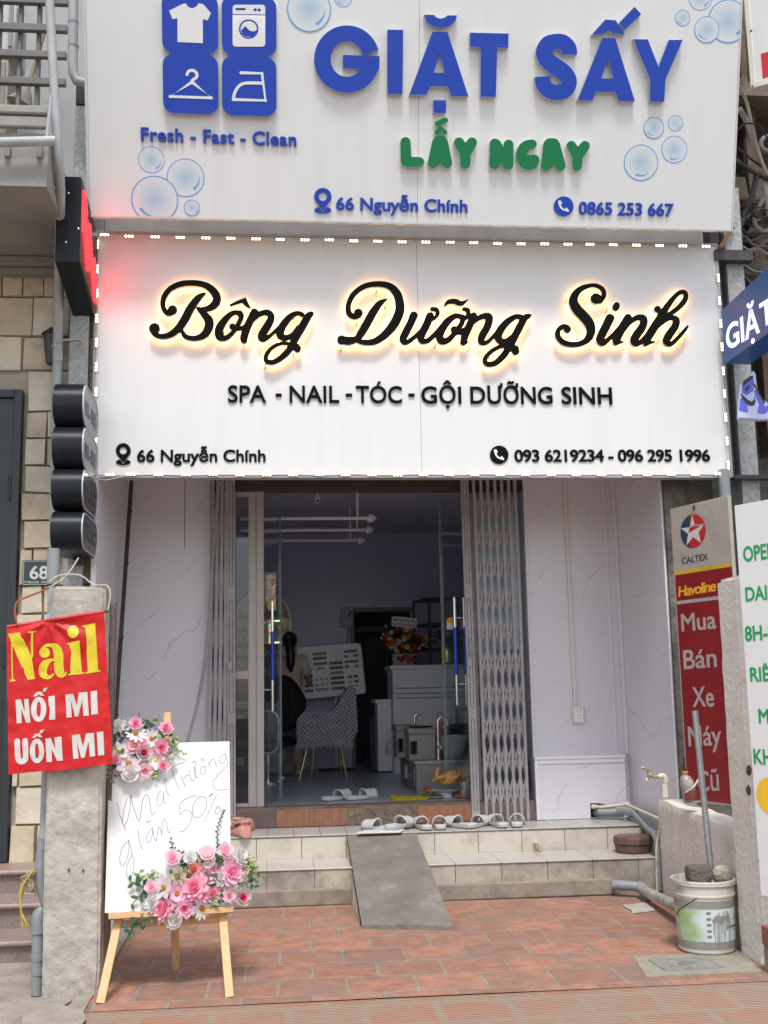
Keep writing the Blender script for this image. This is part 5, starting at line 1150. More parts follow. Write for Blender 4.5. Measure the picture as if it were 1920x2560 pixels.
for i in range(36): sh.hexa([(3.42, 1.02, i*.1), (8, 1.02, i*.1), (8, 1.06, i*.1), (3.42, 1.06, i*.1)], [(3.42, .98, i*.1+.097), (8, .98, i*.1+.097), (8, 1.06, i*.1+.097), (3.42, 1.06, i*.1+.097)])
O('roller_shutter', sh, mat('dark_green_shutter', (.075, .085, .075), .6, var=.3, dirt=(.04, .035, .03), dscale=2), np2)
for q in ((3.55, 5.55, .2), (3.6, 4.9, .12), (3.5, 6.5, .16)): O('ledge', M().box(q[0], 8, .62, 1.0, q[1], q[1]+q[2]), mat('ledge_grime', (.16, .13, .10), .9, var=.4, bump=1.5, bscale=25), np2)
for x in (3.78, 4.1): O('beam', M().box(x, x+.10, .80, .95, 3.4, 9), mat('rust_beam', (.12, .07, .05), .8, var=.4), np2)
gr = T('galvanised_post', 'galvanised square post on the right behind the blue sign box', 'post', (3.6, .1, 0))
pxa, pxb = P(1815, 646, Y=.06).x, P(1852, 646, Y=.06).x
O('post', M().box(pxa, pxb+.02, .06, .2, .0, 5.35), M_galv, gr, bev=.005)
O('back_post', M().box(pxa-.10, pxa-.03, .10, .24, 3.0, 5.3), M_rust, gr)
O('bracket', M().box(3.43, pxb+.06, -.03, .05, 3.028, 3.056), M_rust, gr)
O('bracket', M().box(3.40, pxb+.06, -.03, .05, P(1830, 635, Y=0).z-.06, P(1830, 628, Y=0).z), M_rust, gr)
O('strut', M().beam(P(1800, 620, Y=-.05), P(1832, 568, Y=-.05), .04, .03), mat('rusty_strut', (.20, .12, .07), .8, var=.4), gr)
O('gusset', M().hexa([P(1812, 628, Y=-.02), P(1856, 632, Y=-.02), P(1858, 632, Y=.03), P(1812, 628, Y=.03)], [P(1838, 470, Y=-.02), P(1846, 470, Y=-.02), P(1846, 470, Y=.03), P(1838, 470, Y=.03)]), M_galv, gr)
dg = T('downpipe', 'thick grey downpipe behind the right galvanised post', 'pipe', (3.3, .2, 0))
O('pipe', M().cyl(P(1809, 1175, Y=.0), P(1826, 1440, Y=-.02), .042, 18), M_pvc, dg)
# blue projecting box
bb = T('blue_sign_box', 'long blue projecting sign box with white GIẶT lettering at right', 'sign', (3.48, -.6, 3.9))
bxl, bxr = P(1807, 845, Y=-.12).x, P(1875, 914, Y=-.12).x
bz1, bz0 = P(1804, 777, Y=-.12).z, P(1810, 910, Y=-.12).z
zn1 = P(1920, 690, X=bxl+.02); yn = -2.2
F6 = Fr((bxl, -.12, bz0), (.06, -.998, 0), (0, 0, 1))
O('box', plate(M(), F6, [[(0, 0), (1.5, .05), (1.5, bz1-bz0+.12), (0, bz1-bz0)]], (), -(bxr-bxl), 0), mat('blue_sheet', srgb(28, 82, 148), .4, var=.06, spec=.4), bb, bev=.003)
for s, x0, y0, x1, y1, ch in (('GIẶ', 1818, 876, 1900, 829, 66), ('T', 1903, 820, 1936, 801, 66)):
    a, b = F6.uv(x0, y0), F6.uv(x1, y1)
    O('lettering', text(M(), F6, s, (x0, y0), (x1, y1), ch, .02, .0005, .004), emit('backlit_white', (.62, .70, .95), .55), bb)
sn = T('shoe_sign', 'cut out sign plate shaped like a violet and white high top shoe', 'sign', P(1880, 1045, Y=-.3))
F7 = Fr((3.5, -.3, 3.6), (1, 0, 0), (0, 0, 1)); z7 = (1780, 640, 3.35)
Z7 = lambda p: F7.pz(p, z7)
M_vio, M_shw = mat('shoe_violet', srgb(98, 100, 214), .4, var=.05), mat('shoe_white', srgb(196, 204, 238), .4, var=.04)
outl = [(222, 1360), (225, 1300), (232, 1210), (240, 1150), (248, 1080), (262, 1045), (318, 1010), (335, 970), (350, 962), (365, 990), (372, 1060), (385, 1130), (420, 1195), (470, 1235), (530, 1262), (560, 1300), (570, 1340), (560, 1372), (400, 1378)]
O('plate', plate(M(), F7, [Z7(outl)], (), -.03, 0), M_shw, sn)
O('sole', plate(M(), F7, [Z7([(222, 1358), (222, 1350), (400, 1368), (565, 1358), (560, 1374), (400, 1380)])], (), .0003, .002), mat('shoe_grey', (.20, .22, .28), .4), sn)
for p in ([(226, 1294), (234, 1190), (262, 1205), (296, 1250), (300, 1312)], [(250, 1085), (262, 1082), (345, 1020), (352, 1080), (345, 1130), (290, 1168), (246, 1145)], [(350, 1130), (372, 1120), (420, 1215), (440, 1262), (470, 1250), (470, 1300), (440, 1325), (380, 1316), (395, 1240), (365, 1180)]):
    O('upper_panel', plate(M(), F7, [Z7(p)], (), .0003, .002), M_vio, sn)
O('collar', plate(M(), F7, [Z7([(250, 1080), (262, 1045), (318, 1008), (345, 1004), (340, 1024), (262, 1088)])], (), .0021, .003), mat('shoe_black', (.02, .02, .025), .4), sn)
O('emblem', plate(M(), F7, [Z7([(236, 1148), (262, 1168), (300, 1205), (330, 1220), (352, 1205), (352, 1170), (364, 1215), (352, 1252), (322, 1258), (290, 1240), (250, 1195)])], (), .0021, .0032), mat('shoe_black', (.02, .02, .025), .4), sn)
O('emblem', plate(M(), F7, [Z7([(285, 1098), (305, 1085), (315, 1100), (300, 1125), (280, 1142), (276, 1120)])], (), .0021, .0032), mat('shoe_black', (.02, .02, .025), .4), sn)
O('laces', plate(M(), F7, [Z7(p) for k in range(7) for p in stroke([(346+k*13, 1075+k*25, 9), (372+k*11, 1090+k*24, 9)], 1)]+[Z7(p) for p in stroke([(350, 1070, 8), (385, 1140, 8), (440, 1225, 8)], 3)], (), .0021, .0032), mat('shoe_black', (.02, .02, .025), .4), sn)
# white sign top right
ws = T('white_sign_box', 'white framed sign box with a red block at the top right corner', 'sign', P(1900, 225, Y=-.4))
F8 = Fr(P(1900, 225, Y=-.4), (.8, -.6, 0), (0, 0, 1)); z8 = (1700, 0, 3.4545)
a_, b_2 = F8.pz([(618, 768)], z8)[0], F8.pz([(760, 460)], z8)[0]
O('panel', plate(M(), F8, [[(a_[0], a_[1]), (a_[0]+1.2, a_[1]), (a_[0]+1.2, a_[1]+1.6), (a_[0], a_[1]+1.6)]], (), -.12, 0), mat('sign_grey_white', (.62, .62, .61), .45, var=.04, dirt=(.4, .39, .36), dscale=2, dthr=.58, damt=.4), ws)
O('frame', plate(M(), F8, [[(a_[0]-.004, a_[1]-.004), (a_[0]+1.2, a_[1]-.004), (a_[0]+1.2, a_[1]+.04), (a_[0]+.035, a_[1]+.04), (a_[0]+.035, a_[1]+1.6), (a_[0]-.004, a_[1]+1.6)]], (), .0005, .014), mat('frame_cream', (.60, .59, .52), .4), ws, bev=.003)
c1_, c2_ = F8.pz([(715, 680)], z8)[0], F8.pz([(718, 460)], z8)[0]
O('red_block', plate(M(), F8, [[(c1_[0], c1_[1]), (c1_[0]+.8, c1_[1]), (c1_[0]+.8, c2_[1]), (c1_[0], c2_[1])]], (), .0005, .002), mat('print_red', srgb(190, 30, 40), .45), ws)
for q in ((630, 752), (618, 273)): O('screw', M().ball(F8.w(*F8.pz([q], z8)[0], .015), .008, 8), M_dark, ws)
# cables
cb = T('cable_bundle', 'tangle of black and beige street cables beside the laundry sign at right', 'cables', P(1870, 450, Y=.3))
z9 = (1700, 0, 3.4545)
def cab(pts, r, mt, Y): O('cable', M().tube([P(z9[0]+x/z9[2], z9[1]+y/z9[2], Y=Y+random.uniform(-.05, .05)) for x, y in pts], r, 8, smooth=5), mt, cb)
mb, mg, mw = mat('black_cable', (.018, .018, .019), .5), mat('cream_conduit', (.40, .36, .28), .6, var=.15), mat('dusty_cable', (.12, .10, .085), .7, var=.2)
cab([(520, 740), (580, 900), (620, 1080), (660, 1250), (720, 1430), (790, 1560)], .014, mg, .25)
cab([(515, 940), (580, 1060), (640, 1220), (700, 1420), (740, 1650), (775, 1900)], .024, mg, .30)
cab([(500, 1120), (560, 1070), (640, 1070), (700, 1100), (790, 1260)], .008, mb, .2)
cab([(495, 1275), (560, 1330), (680, 1420), (790, 1480)], .010, mb, .2)
cab([(490, 1385), (560, 1440), (660, 1500), (790, 1560)], .018, mb, .2)
cab([(555, 60), (570, 250), (590, 480), (600, 700)], .016, mw, .4)
cab([(560, 1200), (565, 1450), (600, 1650), (640, 1800)], .012, mb, .3)
cab([(660, 1520), (620, 1700), (560, 1850), (510, 1990), (490, 2140)], .024, mb, .2)
cab([(730, 1690), (680, 1790), (640, 1880), (660, 1960), (720, 2000), (790, 1970)], .018, mat('green_grey_cable', (.17, .19, .16), .6), .2)
for k in range(16):
    y = 1760+k*24
    cab([(500+random.uniform(-10, 30), y+random.uniform(-30, 60)), (580, y+random.uniform(-60, 80)), (660, y+random.uniform(-70, 70)), (790, y+random.uniform(-90, 60))], random.choice((.006, .009, .013)), random.choice((mb, mb, mw, mg)), random.uniform(.15, .45))
for k in range(8):
    y = 2080+k*45
    cab([(470+random.uniform(-5, 30), y), (560, y+random.uniform(-60, 60)), (640, y+random.uniform(-80, 80)), (790, y+random.uniform(-90, 90))], random.choice((.007, .011, .015)), random.choice((mb, mw, mg)), random.uniform(.2, .5))
O('meter_coil', M().tube([P(1700+760/3.4545+.0+18*cos(a*.7), 360+18*sin(a*.7), Y=.5) for a in range(9)], .02, 10, smooth=3), mat('grey_coil', (.2, .21, .2), .5), cb)
# opening hours board
F9 = Fr(P(1836, 1700, Y=-1.86), (.46, -.888, 0), (0, 0, 1)); z10 = (1640, 1180, 2.696)
oh = T('opening_hours_board', 'white board with green opening hours lettering cut off by the right edge', 'sign board', F9.o)
tl_, bl_ = F9.uv(1834.7, 1264.6), F9.uv(1904, 2239)
u0 = (tl_[0]+bl_[0])/2
O('panel', plate(M(), F9, [[(u0, bl_[1]), (u0+.75, bl_[1]), (u0+.75, tl_[1]), (u0, tl_[1])]], (), -.03, 0), mat('white_acm', (.74, .74, .73), .35, var=.02, dirt=(.6, .59, .56), dscale=2, dthr=.6, damt=.35), oh, bev=.002)
M_grn = mat('green_print', srgb(24, 152, 84), .45, var=.06)
for s, xl, yb1, wd, ch in (('OPEN', 592, 604, 200, 39), ('DAILY', 607, 870, 230, 36), ('8H-21H', 603, 1138, 290, 38), ('RIÊNG', 638, 1410, 250, 36), ('MIỄN', 695, 1690, 210, 36), ('KHÁCH', 662, 1965, 290, 38)):
    x, y = 1640+xl/2.696, 1180+yb1/2.696
    a = Vector(F9.uv(x, y)); b = a+Vector((wd/2.696*.00222*1.35, 0))
    outer, hole = glyphs(s, .022); x0 = min(q[0] for p in outer for q in p); x1 = max(q[0] for p in outer for q in p)
    top_ = F9.uv(x+4, y-ch)[1]-a.y; k = (b-a).length/(x1-x0)
    mp_ = lambda p: [(a.x+(q[0]-x0)*k, a.y+q[1]*top_/.729) for q in p]
    O('lettering', plate(M(), F9, [mp_(p) for p in outer], [mp_(p) for p in hole], .0004, .002), M_grn, oh)
c = F9.uv(1930, 1990)
O('yellow_dot', plate(M(), F9, [disc(c[0], c[1], .10, 36)], (), .0004, .002), mat('yellow_print2', srgb(240, 190, 40), .45), oh)
# bucket with pole and stones
bc = Vector((2.475, -1.415, 0))
bk_ = T('paint_bucket', 'dirty white and grey paint bucket with a green label and drips', 'bucket', bc)
hb = P(1790, 2203, Y=-1.575).z-.004
M_bkt = mat('dirty_white_plastic', (.54, .52, .47), .5, var=.08, dirt=(.26, .22, .17), dscale=9, dthr=.50, damt=.65)
rb0, rb1 = .157, .176
rad = lambda z: rb0+(rb1-rb0)*z/hb
O('shell', M().lathe([(rb0-.012, .004), (rb0, .016), (rad(hb*.78), hb*.78), (rad(hb*.78)+.006, hb*.785), (rad(hb*.8)+.006, hb*.81), (rad(hb*.82)+.002, hb*.815), (rad(hb*.93), hb*.93), (rb1+.009, hb*.94), (rb1+.009, hb*.96), (rb1+.005, hb*.965), (rb1+.009, hb*.975), (rb1+.007, hb), (rb1-.006, hb), (rb1-.012, hb*.9), (rb0, .12), (0, .12)], bc, 48), M_bkt, bk_, ang=40)
def wrap(z0, z1, a0, a1, d, n=40): return M().grid(lambda u, v: (bc.x+(rad(z0+(z1-z0)*v)+d)*cos(radians(a0+(a1-a0)*u)), bc.y+(rad(z0+(z1-z0)*v)+d)*sin(radians(a0+(a1-a0)*u)), z0+(z1-z0)*v), n, 6)
zz_ = lambda y: P(1790, 1900+y/3.686, Y=-1.575).z
for z0, z1 in ((zz_(1372), zz_(1300)), (zz_(1752), zz_(1688))): O('grey_band', wrap(z0, z1, 0, 360, .0012, 60), mat('grey_wet_paint', (.25, .235, .215), .5, var=.1), bk_)
zl0, zl1 = zz_(1682), zz_(1376)
lbm, n, l, b = nt('bucket_label'); b.inputs['Roughness'].default_value = .4
gq = n.new('ShaderNodeTexCoord'); mq = n.new('ShaderNodeMapping'); mq.inputs['Rotation'].default_value = (0, 0, radians(62)); l.new(gq.outputs['Object'], mq.inputs[0])
nq = n.new('ShaderNodeTexNoise'); nq.inputs['Scale'].default_value = 8; nq.inputs['Detail'].default_value = 3; l.new(mq.outputs[0], nq.inputs[0])
sx = n.new('ShaderNodeSeparateXYZ'); l.new(gq.outputs['Object'], sx.inputs[0])
m2q = n.new('ShaderNodeMapRange'); m2q.inputs[1].default_value = -.02; m2q.inputs[2].default_value = -.17; m2q.inputs[3].default_value = -.22; m2q.inputs[4].default_value = .25; l.new(sx.outputs[0], m2q.inputs[0])
aq = n.new('ShaderNodeMath'); l.new(nq.outputs['Fac'], aq.inputs[0]); l.new(m2q.outputs[0], aq.inputs[1])
rq = n.new('ShaderNodeValToRGB'); rq.color_ramp.elements[0].position = .42; rq.color_ramp.elements[0].color = (.55, .62, .62, 1); rq.color_ramp.elements[1].position = .78; rq.color_ramp.elements[1].color = (.30, .42, .16, 1); l.new(aq.outputs[0], rq.inputs[0]); l.new(rq.outputs[0], b.inputs['Base Color'])
lbl = O('label', wrap(zl0, zl1, -178, -5, .0016, 60), lbm, bk_)
def on_bucket(uvs, d):                              # (angle in degrees, z) polygons laid round the bucket
    m_ = M(); V, tri, ed = region(uvs)
    m_.v = [(bc.x+(rad(v)+d)*cos(radians(u)), bc.y+(rad(v)+d)*sin(radians(u)), v) for u, v in V]; m_.f = list(tri); return m_
dk_ = mat('label_ink', (.05, .055, .06), .5)
def btext(s, a0, a1, z, h, bold, ink=dk_):
    outer, hole = glyphs(s, bold); x0 = min(q[0] for p in outer for q in p); x1 = max(q[0] for p in outer for q in p); k = (a1-a0)/(x1-x0)
    m_ = M(); V, tri, ed = region([[(a0+(q[0]-x0)*k, z+q[1]*h/.73) for q in p] for p in outer], [[(a0+(q[0]-x0)*k, z+q[1]*h/.73) for q in p] for p in hole])
    m_.v = [(bc.x+(rad(v)+.0026)*cos(radians(u)), bc.y+(rad(v)+.0026)*sin(radians(u)), v) for u, v in V]; m_.f = list(tri)
    O('lettering', m_, ink, lbl)
btext('GRIFFIN INT', -68, -16, zz_(1560), .014, .03)
btext('GRIFFIN', -46, -26, zz_(1482), .008, .02)
btext('INTERIOR', -50, -22, zz_(1585), .006, .01)
for y in (1410, 1465, 1520, 1578, 1630):
    z = zz_(y); O('badge', on_bucket([[(-104+5*cos(2*pi*i/12), z+.0085*sin(2*pi*i/12)) for i in range(12)]], .0024), mat('badge_grey', (.2, .2, .2), .5), lbl)
O('emblem', on_bucket([p for p in stroke([(-42, zz_(1400), .6), (-36, zz_(1412), .9), (-35, zz_(1425), .9)], 1)], .0024) if False else on_bucket([[(-42, zz_(1395)), (-36, zz_(1408)), (-35, zz_(1422)), (-38, zz_(1410))], [(-26, zz_(1395)), (-31, zz_(1408)), (-32, zz_(1422)), (-29, zz_(1410))], [(-42, zz_(1450)), (-36, zz_(1438)), (-38, zz_(1452))], [(-26, zz_(1450)), (-31, zz_(1438)), (-29, zz_(1452))]], .0024), dk_, lbl)
for k in range(9):
    a = -168+random.uniform(0, 40); 
for k in range(11):
    z = zz_(1390+k*25); O('print_line', on_bucket([[(-160+random.uniform(0, 3), z), (-132+random.uniform(-8, 3), z), (-132, z+.0022), (-160, z+.0022)]], .0024), mat('print_line_grey', (.3, .36, .3), .5), lbl)
drip = M()
for k in range(13):
    a = -96+k*3.1+random.uniform(-1, 1); z0 = zz_(random.uniform(1380, 1480)); z1 = zz_(random.uniform(1560, 1760))
    q = on_bucket([[(a-1, z0), (a-.6, (z0+z1)/2), (a-.8, z1), (a, z1-.006), (a+.8, z1), (a+.6, (z0+z1)/2), (a+1.2, z0)]], .0034+k*.00012); drip.add(q)
drip.add(on_bucket([[(-98, zz_(1470)), (-90, zz_(1430)), (-76, zz_(1440)), (-60, zz_(1420)), (-62, zz_(1500)), (-80, zz_(1520)), (-97, zz_(1500))]], .0031))
O('paint_drips', drip, mat('grey_drip', (.27, .26, .245), .4), bk_)
O('handle', M().tube([bc+Vector((rad(hb*.7)*cos(radians(a)), rad(hb*.7)*sin(radians(a)), z)) for a, z in ((-120, hb*.80), (-132, hb*.74), (-150, hb*.66), (-168, hb*.58), (-178, hb*.50))], .0035, 8, smooth=3), M_rust, bk_)
mp2 = T('metal_pole', 'galvanised metal pole standing upright in the paint bucket', 'pole', bc+Vector((-.02, .03, .125)))
O('tube', M().cyl(P(1779, 2190, Y=-1.40), P(1737, 1777, Y=-1.33), .0185, 16), mat('pole_grey_metal', (.30, .31, .31), .4, metal=.5, var=.2, scale=30), mp2)
O('bore', M().cyl(P(1737, 1776.5, Y=-1.33), P(1737, 1776, Y=-1.33), .0155, 14), M_dark, mp2)
def rock(name, label, a, b, h, mt, boxy, top):
    m_ = M(); c = (a+b)/2
    rr = (b-a).length/2
    m_.ball(c, 1, 22, (rr, rr*.62, h/2), jit=0)
    out = []
    for v in m_.v:
        d = Vector(v)-c; k = 1
        if boxy:
            q = max(abs(d.x)/rr, abs(d.y)/(rr*.62), abs(d.z)/(h/2), 1e-6); L_ = sqrt((d.x/rr)**2+(d.y/(rr*.62))**2+(d.z/(h/2))**2); k = .55*L_/q+.45; k = L_/q*.86+.10
        k *= 1+.10*NZ.noise(Vector(v)*(9 if boxy else 22))+.06*NZ.noise(Vector(v)*40)
        out.append(tuple(c+d*k))
    m_.v = out; o = O(name, m_, mt); return tag(o, label, 'stone')
rock('cement_brick', 'dark grey cement brick lying in the paint bucket, left of the pole', P(1713, 2182, Y=-1.46), P(1781, 2188, Y=-1.50), .10, mat('dark_cement', (.13, .115, .10), .95, var=.25, bump=1.5, bscale=60), True, 0)
rock('stone_lump', 'pale rough lump of stone in the paint bucket, right of the pole', P(1779, 2186, Y=-1.46), P(1832, 2188, Y=-1.45), .115, mat('pale_stone', (.36, .32, .25), .95, var=.35, scale=20, bump=2, bscale=40, dirt=(.16, .14, .11), dscale=12, dthr=.5), False, 0)
# floor drain
dc = T('drain_cover', 'square patterned iron drain cover set in the cement by the bucket', 'drain cover', P(1720, 2410, Z=.004))
q = [P(x, y, Z=.004) for x, y in ((1655, 2402), (1690, 2390), (1785, 2420), (1735, 2431))]
q = [P(x, y, Z=.004) for x, y in ((1652, 2398), (1728, 2389), (1788, 2424), (1700, 2433))]
cc = sum(q, Vector())/4
F10 = Fr((cc.x, cc.y, .006), (1, .06, 0), (-.06, 1, 0))
O('cement_surround', M().hexa([(cc.x-.30, cc.y-.21, -.01), (cc.x+.33, cc.y-.22, -.01), (cc.x+.42, cc.y+.24, -.01), (cc.x-.22, cc.y+.24, -.01)], [(cc.x-.30, cc.y-.21, .0045), (cc.x+.33, cc.y-.22, .0045), (cc.x+.42, cc.y+.24, .0045), (cc.x-.22, cc.y+.24, .0045)]), mat('green_cement', (.30, .275, .215), .9, var=.2, scale=9, bump=.8, bscale=50), dc)
pl_ = O('plate', plate(M(), F10, [rrect(-.17, -.13, .17, .13, .012)], (), -.006, .002), mat('iron_cover', (.26, .25, .24), .6, metal=.3, var=.25, scale=14), dc)
st_ = M()
for i in range(15):
    for j in range(11):
        u, v = -.155+i*.0221, -.115+j*.023
        if abs(u) < .045 and abs(v) < .035: continue
        b4 = [F10.w(u+a*.007, v+c_*.007, .002) for a, c_ in ((-1, -1), (1, -1), (1, 1), (-1, 1))]; t4 = [F10.w(u+a*.0045, v+c_*.0045, .005) for a, c_ in ((-1, -1), (1, -1), (1, 1), (-1, 1))]
        st_.hexa(b4, t4)
O('tread_studs', st_, mat('iron_cover', (0, 0, 0)), pl_)
O('emblem', plate(M(), F10, [disc(0, 0, .040, 24)], [disc(0, 0, .031, 24), ], .0022, .0052), mat('iron_cover', (0, 0, 0)), pl_)
O('emblem', plate(M(), F10, [rrect(-.014, -.010, .014, .010, .004)], (), .0022, .0052), mat('iron_cover', (0, 0, 0)), pl_)
# pipes on the right
wp = T('waste_pipe', 'grey plastic waste pipe bending over the step end down to the paving', 'pipe', (2.8, .6, 0))
Pq = lambda x, y, Y: P(x, y, Y=Y)
O('pipe', M().tube([Pq(1488, 2031, 1.46), Pq(1500, 2030, 1.34), Pq(1545, 2029, 1.30)], .030, 16), M_pvc, wp)
O('pipe', M().tube([Pq(1545, 2029, 1.30), Pq(1580, 2030, 1.12), Pq(1602, 2048, .95), Pq(1622, 2072, .75), Pq(1638, 2088, .55), Pq(1646, 2110, .43), Pq(1648, 2150, .41), Pq(1650, 2225, .41)], .030, 16, smooth=4), M_pvc, wp)
O('collar', M().tube([Pq(1571, 2030, 1.16), Pq(1583, 2032, 1.09)], .034, 16), M_pvc, wp)
O('collar', M().tube([Pq(1648, 2152, .41), Pq(1648, 2166, .41)], .034, 16), M_pvc, wp)
wp2 = T('drain_elbow', 'short grey drain pipe with paint smears running from the plinth to the bucket', 'pipe', (2.4, 0, 0))
O('pipe', M().tube([Pq(1533, 2212, .36), Pq(1575, 2214, .30), Pq(1598, 2217, .28)], .036, 16), M_pvc, wp2)
O('elbow', M().tube([Pq(1596, 2217, .28), Pq(1608, 2222, .25), Pq(1614, 2234, .2), Pq(1616, 2246, .16)], .042, 16, smooth=4), M_pvc, wp2)
O('pipe', M().tube([Pq(1606, 2226, .22), Pq(1660, 2250, -.35), Pq(1712, 2276, -.85), Pq(1730, 2286, -1.05)], .036, 16), mat('smeared_pvc', (.30, .30, .29), .6, var=.25, scale=10, dirt=(.52, .48, .42), dscale=7, dthr=.46, damt=.8), wp2)
O('outlet', M().tube([Pq(1618, 2240, .17), Pq(1618, 2255, .14)], .03, 14), M_pvc, wp2)
cr = T('supply_pipe', 'thin cream water supply pipe following the waste pipe along the wall', 'pipe', (2.7, 1, Zl))
O('pipe', M().tube([Pq(1478, 2016, 1.42), Pq(1500, 2018, 1.33), Pq(1566, 2011, 1.28)], .0125, 12), M_cream, cr)
O('pipe', M().tube([Pq(1566, 2011, 1.28), Pq(1600, 2026, .95), Pq(1650, 2048, .45)], .0125, 12), M_cream, cr)
for x, y, Y in ((1486, 2017, 1.38), (1567, 2011, 1.27)): O('fitting', M().tube([Pq(x-7, y, Y), Pq(x+7, y, Y)], .018, 12), M_cream, cr)
O('pipe', M().tube([Pq(1650, 2060, .40), Pq(1641, 2120, .40), Pq(1643, 2230, .40)], .010, 10), M_cream, cr)
tp = T('water_tap', 'old beige water tap on a cream standpipe by the white side wall', 'tap', P(1665, 1992, Y=.22))
Yt = .24
Q = lambda x, y: P(1150+x/2.1545, 1180+y/2.1545, Y=Yt)
O('standpipe', M().tube([Q(1112, 1752), Q(1106, 1690), Q(1104, 1662)], .0145, 12), M_cream, tp)
O('standpipe', M().tube([Q(1098, 1752), Q(1094, 1680)], .011, 10), M_cream, tp)
O('elbow', M().tube([Q(1106, 1672), Q(1104, 1646), Q(1092, 1636), Q(1068, 1640)], .020, 12, smooth=4), M_cream, tp)
tb_ = mat('tarnished_brass', (.36, .30, .20), .4, metal=.5, var=.25, scale=30)
O('spout', M().tube([Q(1070, 1640), Q(1040, 1640), Q(1022, 1630), Q(1016, 1640), Q(1010, 1656)], [.014, .013, .016, .012, .010], 12, smooth=4), tb_, tp)
O('handle', M().tube([Q(1022, 1628), Q(1014, 1610), Q(1012, 1600), Q(985, 1592), Q(976, 1594)], [.012, .011, .011, .009, .006], 10, smooth=3), tb_, tp)
O('nozzle', M().cyl(Q(1010, 1648), Q(1005, 1660), .009, 10), mat('white_nozzle', (.7, .7, .68), .4), tp)
oc = T('oil_can', 'battered transparent oil can with an orange cap and red label on the low wall', 'oil can', P(1722, 2008, Y=-.45))
Yo = -.50
Qo = lambda x, y: P(1640+x/3.686, 1900+y/3.686, Y=Yo)
b0, b1 = Qo(262, 396), Qo(385, 396); hh_ = Qo(262, 100).z-b0.z
zo = b0.z
M_can = mat('cloudy_can', (.30, .25, .22), .3, var=.35, scale=14, trans=.0, dirt=(.48, .45, .42), dscale=16, dthr=.52)
cx, cy = (b0.x+b1.x)/2, Yo; rx, ry = (b1.x-b0.x)/2, .045
m_ = M()
rings = [(.96, 0), (1, .03), (1.02, .12), (.97, .25), (1.05, .42), (1.06, .6), (.98, .75), (.70, .88), (.34, .95), (.34, 1.0)]
for k, (s_, t) in enumerate(rings): m_.v += [(cx-.03*t+rx*s_*cos(a)*(1+.05*NZ.noise(Vector((a, t*3, 2)))), cy+ry*s_*sin(a), zo+hh_*.93*t) for a in [2*pi*i/20 for i in range(20)]]
for k in range(len(rings)-1):
    for i in range(20): m_.f.append((k*20+i, k*20+(i+1) % 20, (k+1)*20+(i+1) % 20, (k+1)*20+i))
m_.f.append(tuple(range(20)))
O('body', m_, M_can, oc)
O('cap', M().cyl((cx-.03, cy, zo+hh_*.93), (cx-.03, cy, zo+hh_*1.0), rx*.45, 16), mat('orange_cap', srgb(214, 128, 40), .45), oc)
O('spout', M().tube([(cx-.03, cy, zo+hh_), (cx-.034, cy, zo+hh_*1.2), (cx-.028, cy, zo+hh_*1.42)], [.012, .008, .006], 10), M_dark, oc)
m_ = M(); m_.grid(lambda u, v: (cx-.004+rx*1.07*cos(pi+pi*(.12+.76*u)), cy+ry*1.12*sin(pi+pi*(.12+.76*u)), zo+hh_*(.10+.30*v)), 14, 4)
O('label', m_, mat('can_label_red', (.16, .03, .03), .4, var=.3, scale=20), oc)
O('strap', M().tube([(cx+rx*1.0, cy-.03, zo+hh_*.72), (cx, cy-.055, zo+hh_*.5), (cx-rx*.98, cy-.03, zo+hh_*.34)], .006, 6, smooth=4), mat('grey_strap', (.5, .48, .45), .5), oc)
# round tin on the lower tread
rt = T('round_wooden_box', 'brown eight sided wooden box with lid standing on the lower step', 'box', P(1583, 2138, Z=.26))
cbx = P(1583, 2128, Z=.262); cbx = Vector((cbx.x, .70, .262)); rr = P(1631, 2120, Y=.70).x-P(1583, 2120, Y=.70).x
hz = P(1583, 2093, Y=.62).z-.262
M_bx = mat('dusty_brown_wood', (.115, .06, .045), .5, var=.3, scale=6, dirt=(.25, .19, .16), dscale=5, dthr=.5, damt=.6)
O('base', M().lathe([(rr*.92, 0), (rr*.94, hz*.05), (rr*.96, hz*.52)], cbx, 12), M_bx, rt, bev=.006, ang=20)
O('lid', M().lathe([(rr*1.0, hz*.53), (rr*1.02, hz*.57), (rr*1.0, hz*.95), (rr*.94, hz*1.02), (rr*.5, hz*1.04), (0, hz*1.04)], cbx, 12), M_bx, rt, bev=.004, ang=20)
ft = T('riser_spigot', 'small cream pipe stub with a beige valve poking out of the upper riser', 'tap', P(1346, 2110, Y=.90))
O('stub', M().tube([P(1336, 2108, Y=.912), P(1340, 2106, Y=.87), P(1346, 2108, Y=.86)], .013, 12), M_cream, ft)
O('valve', M().tube([P(1344, 2104, Y=.865), P(1350, 2112, Y=.855), P(1352, 2128, Y=.855)], [.016, .018, .014], 12), mat('beige_valve', (.46, .37, .24), .5), ft)
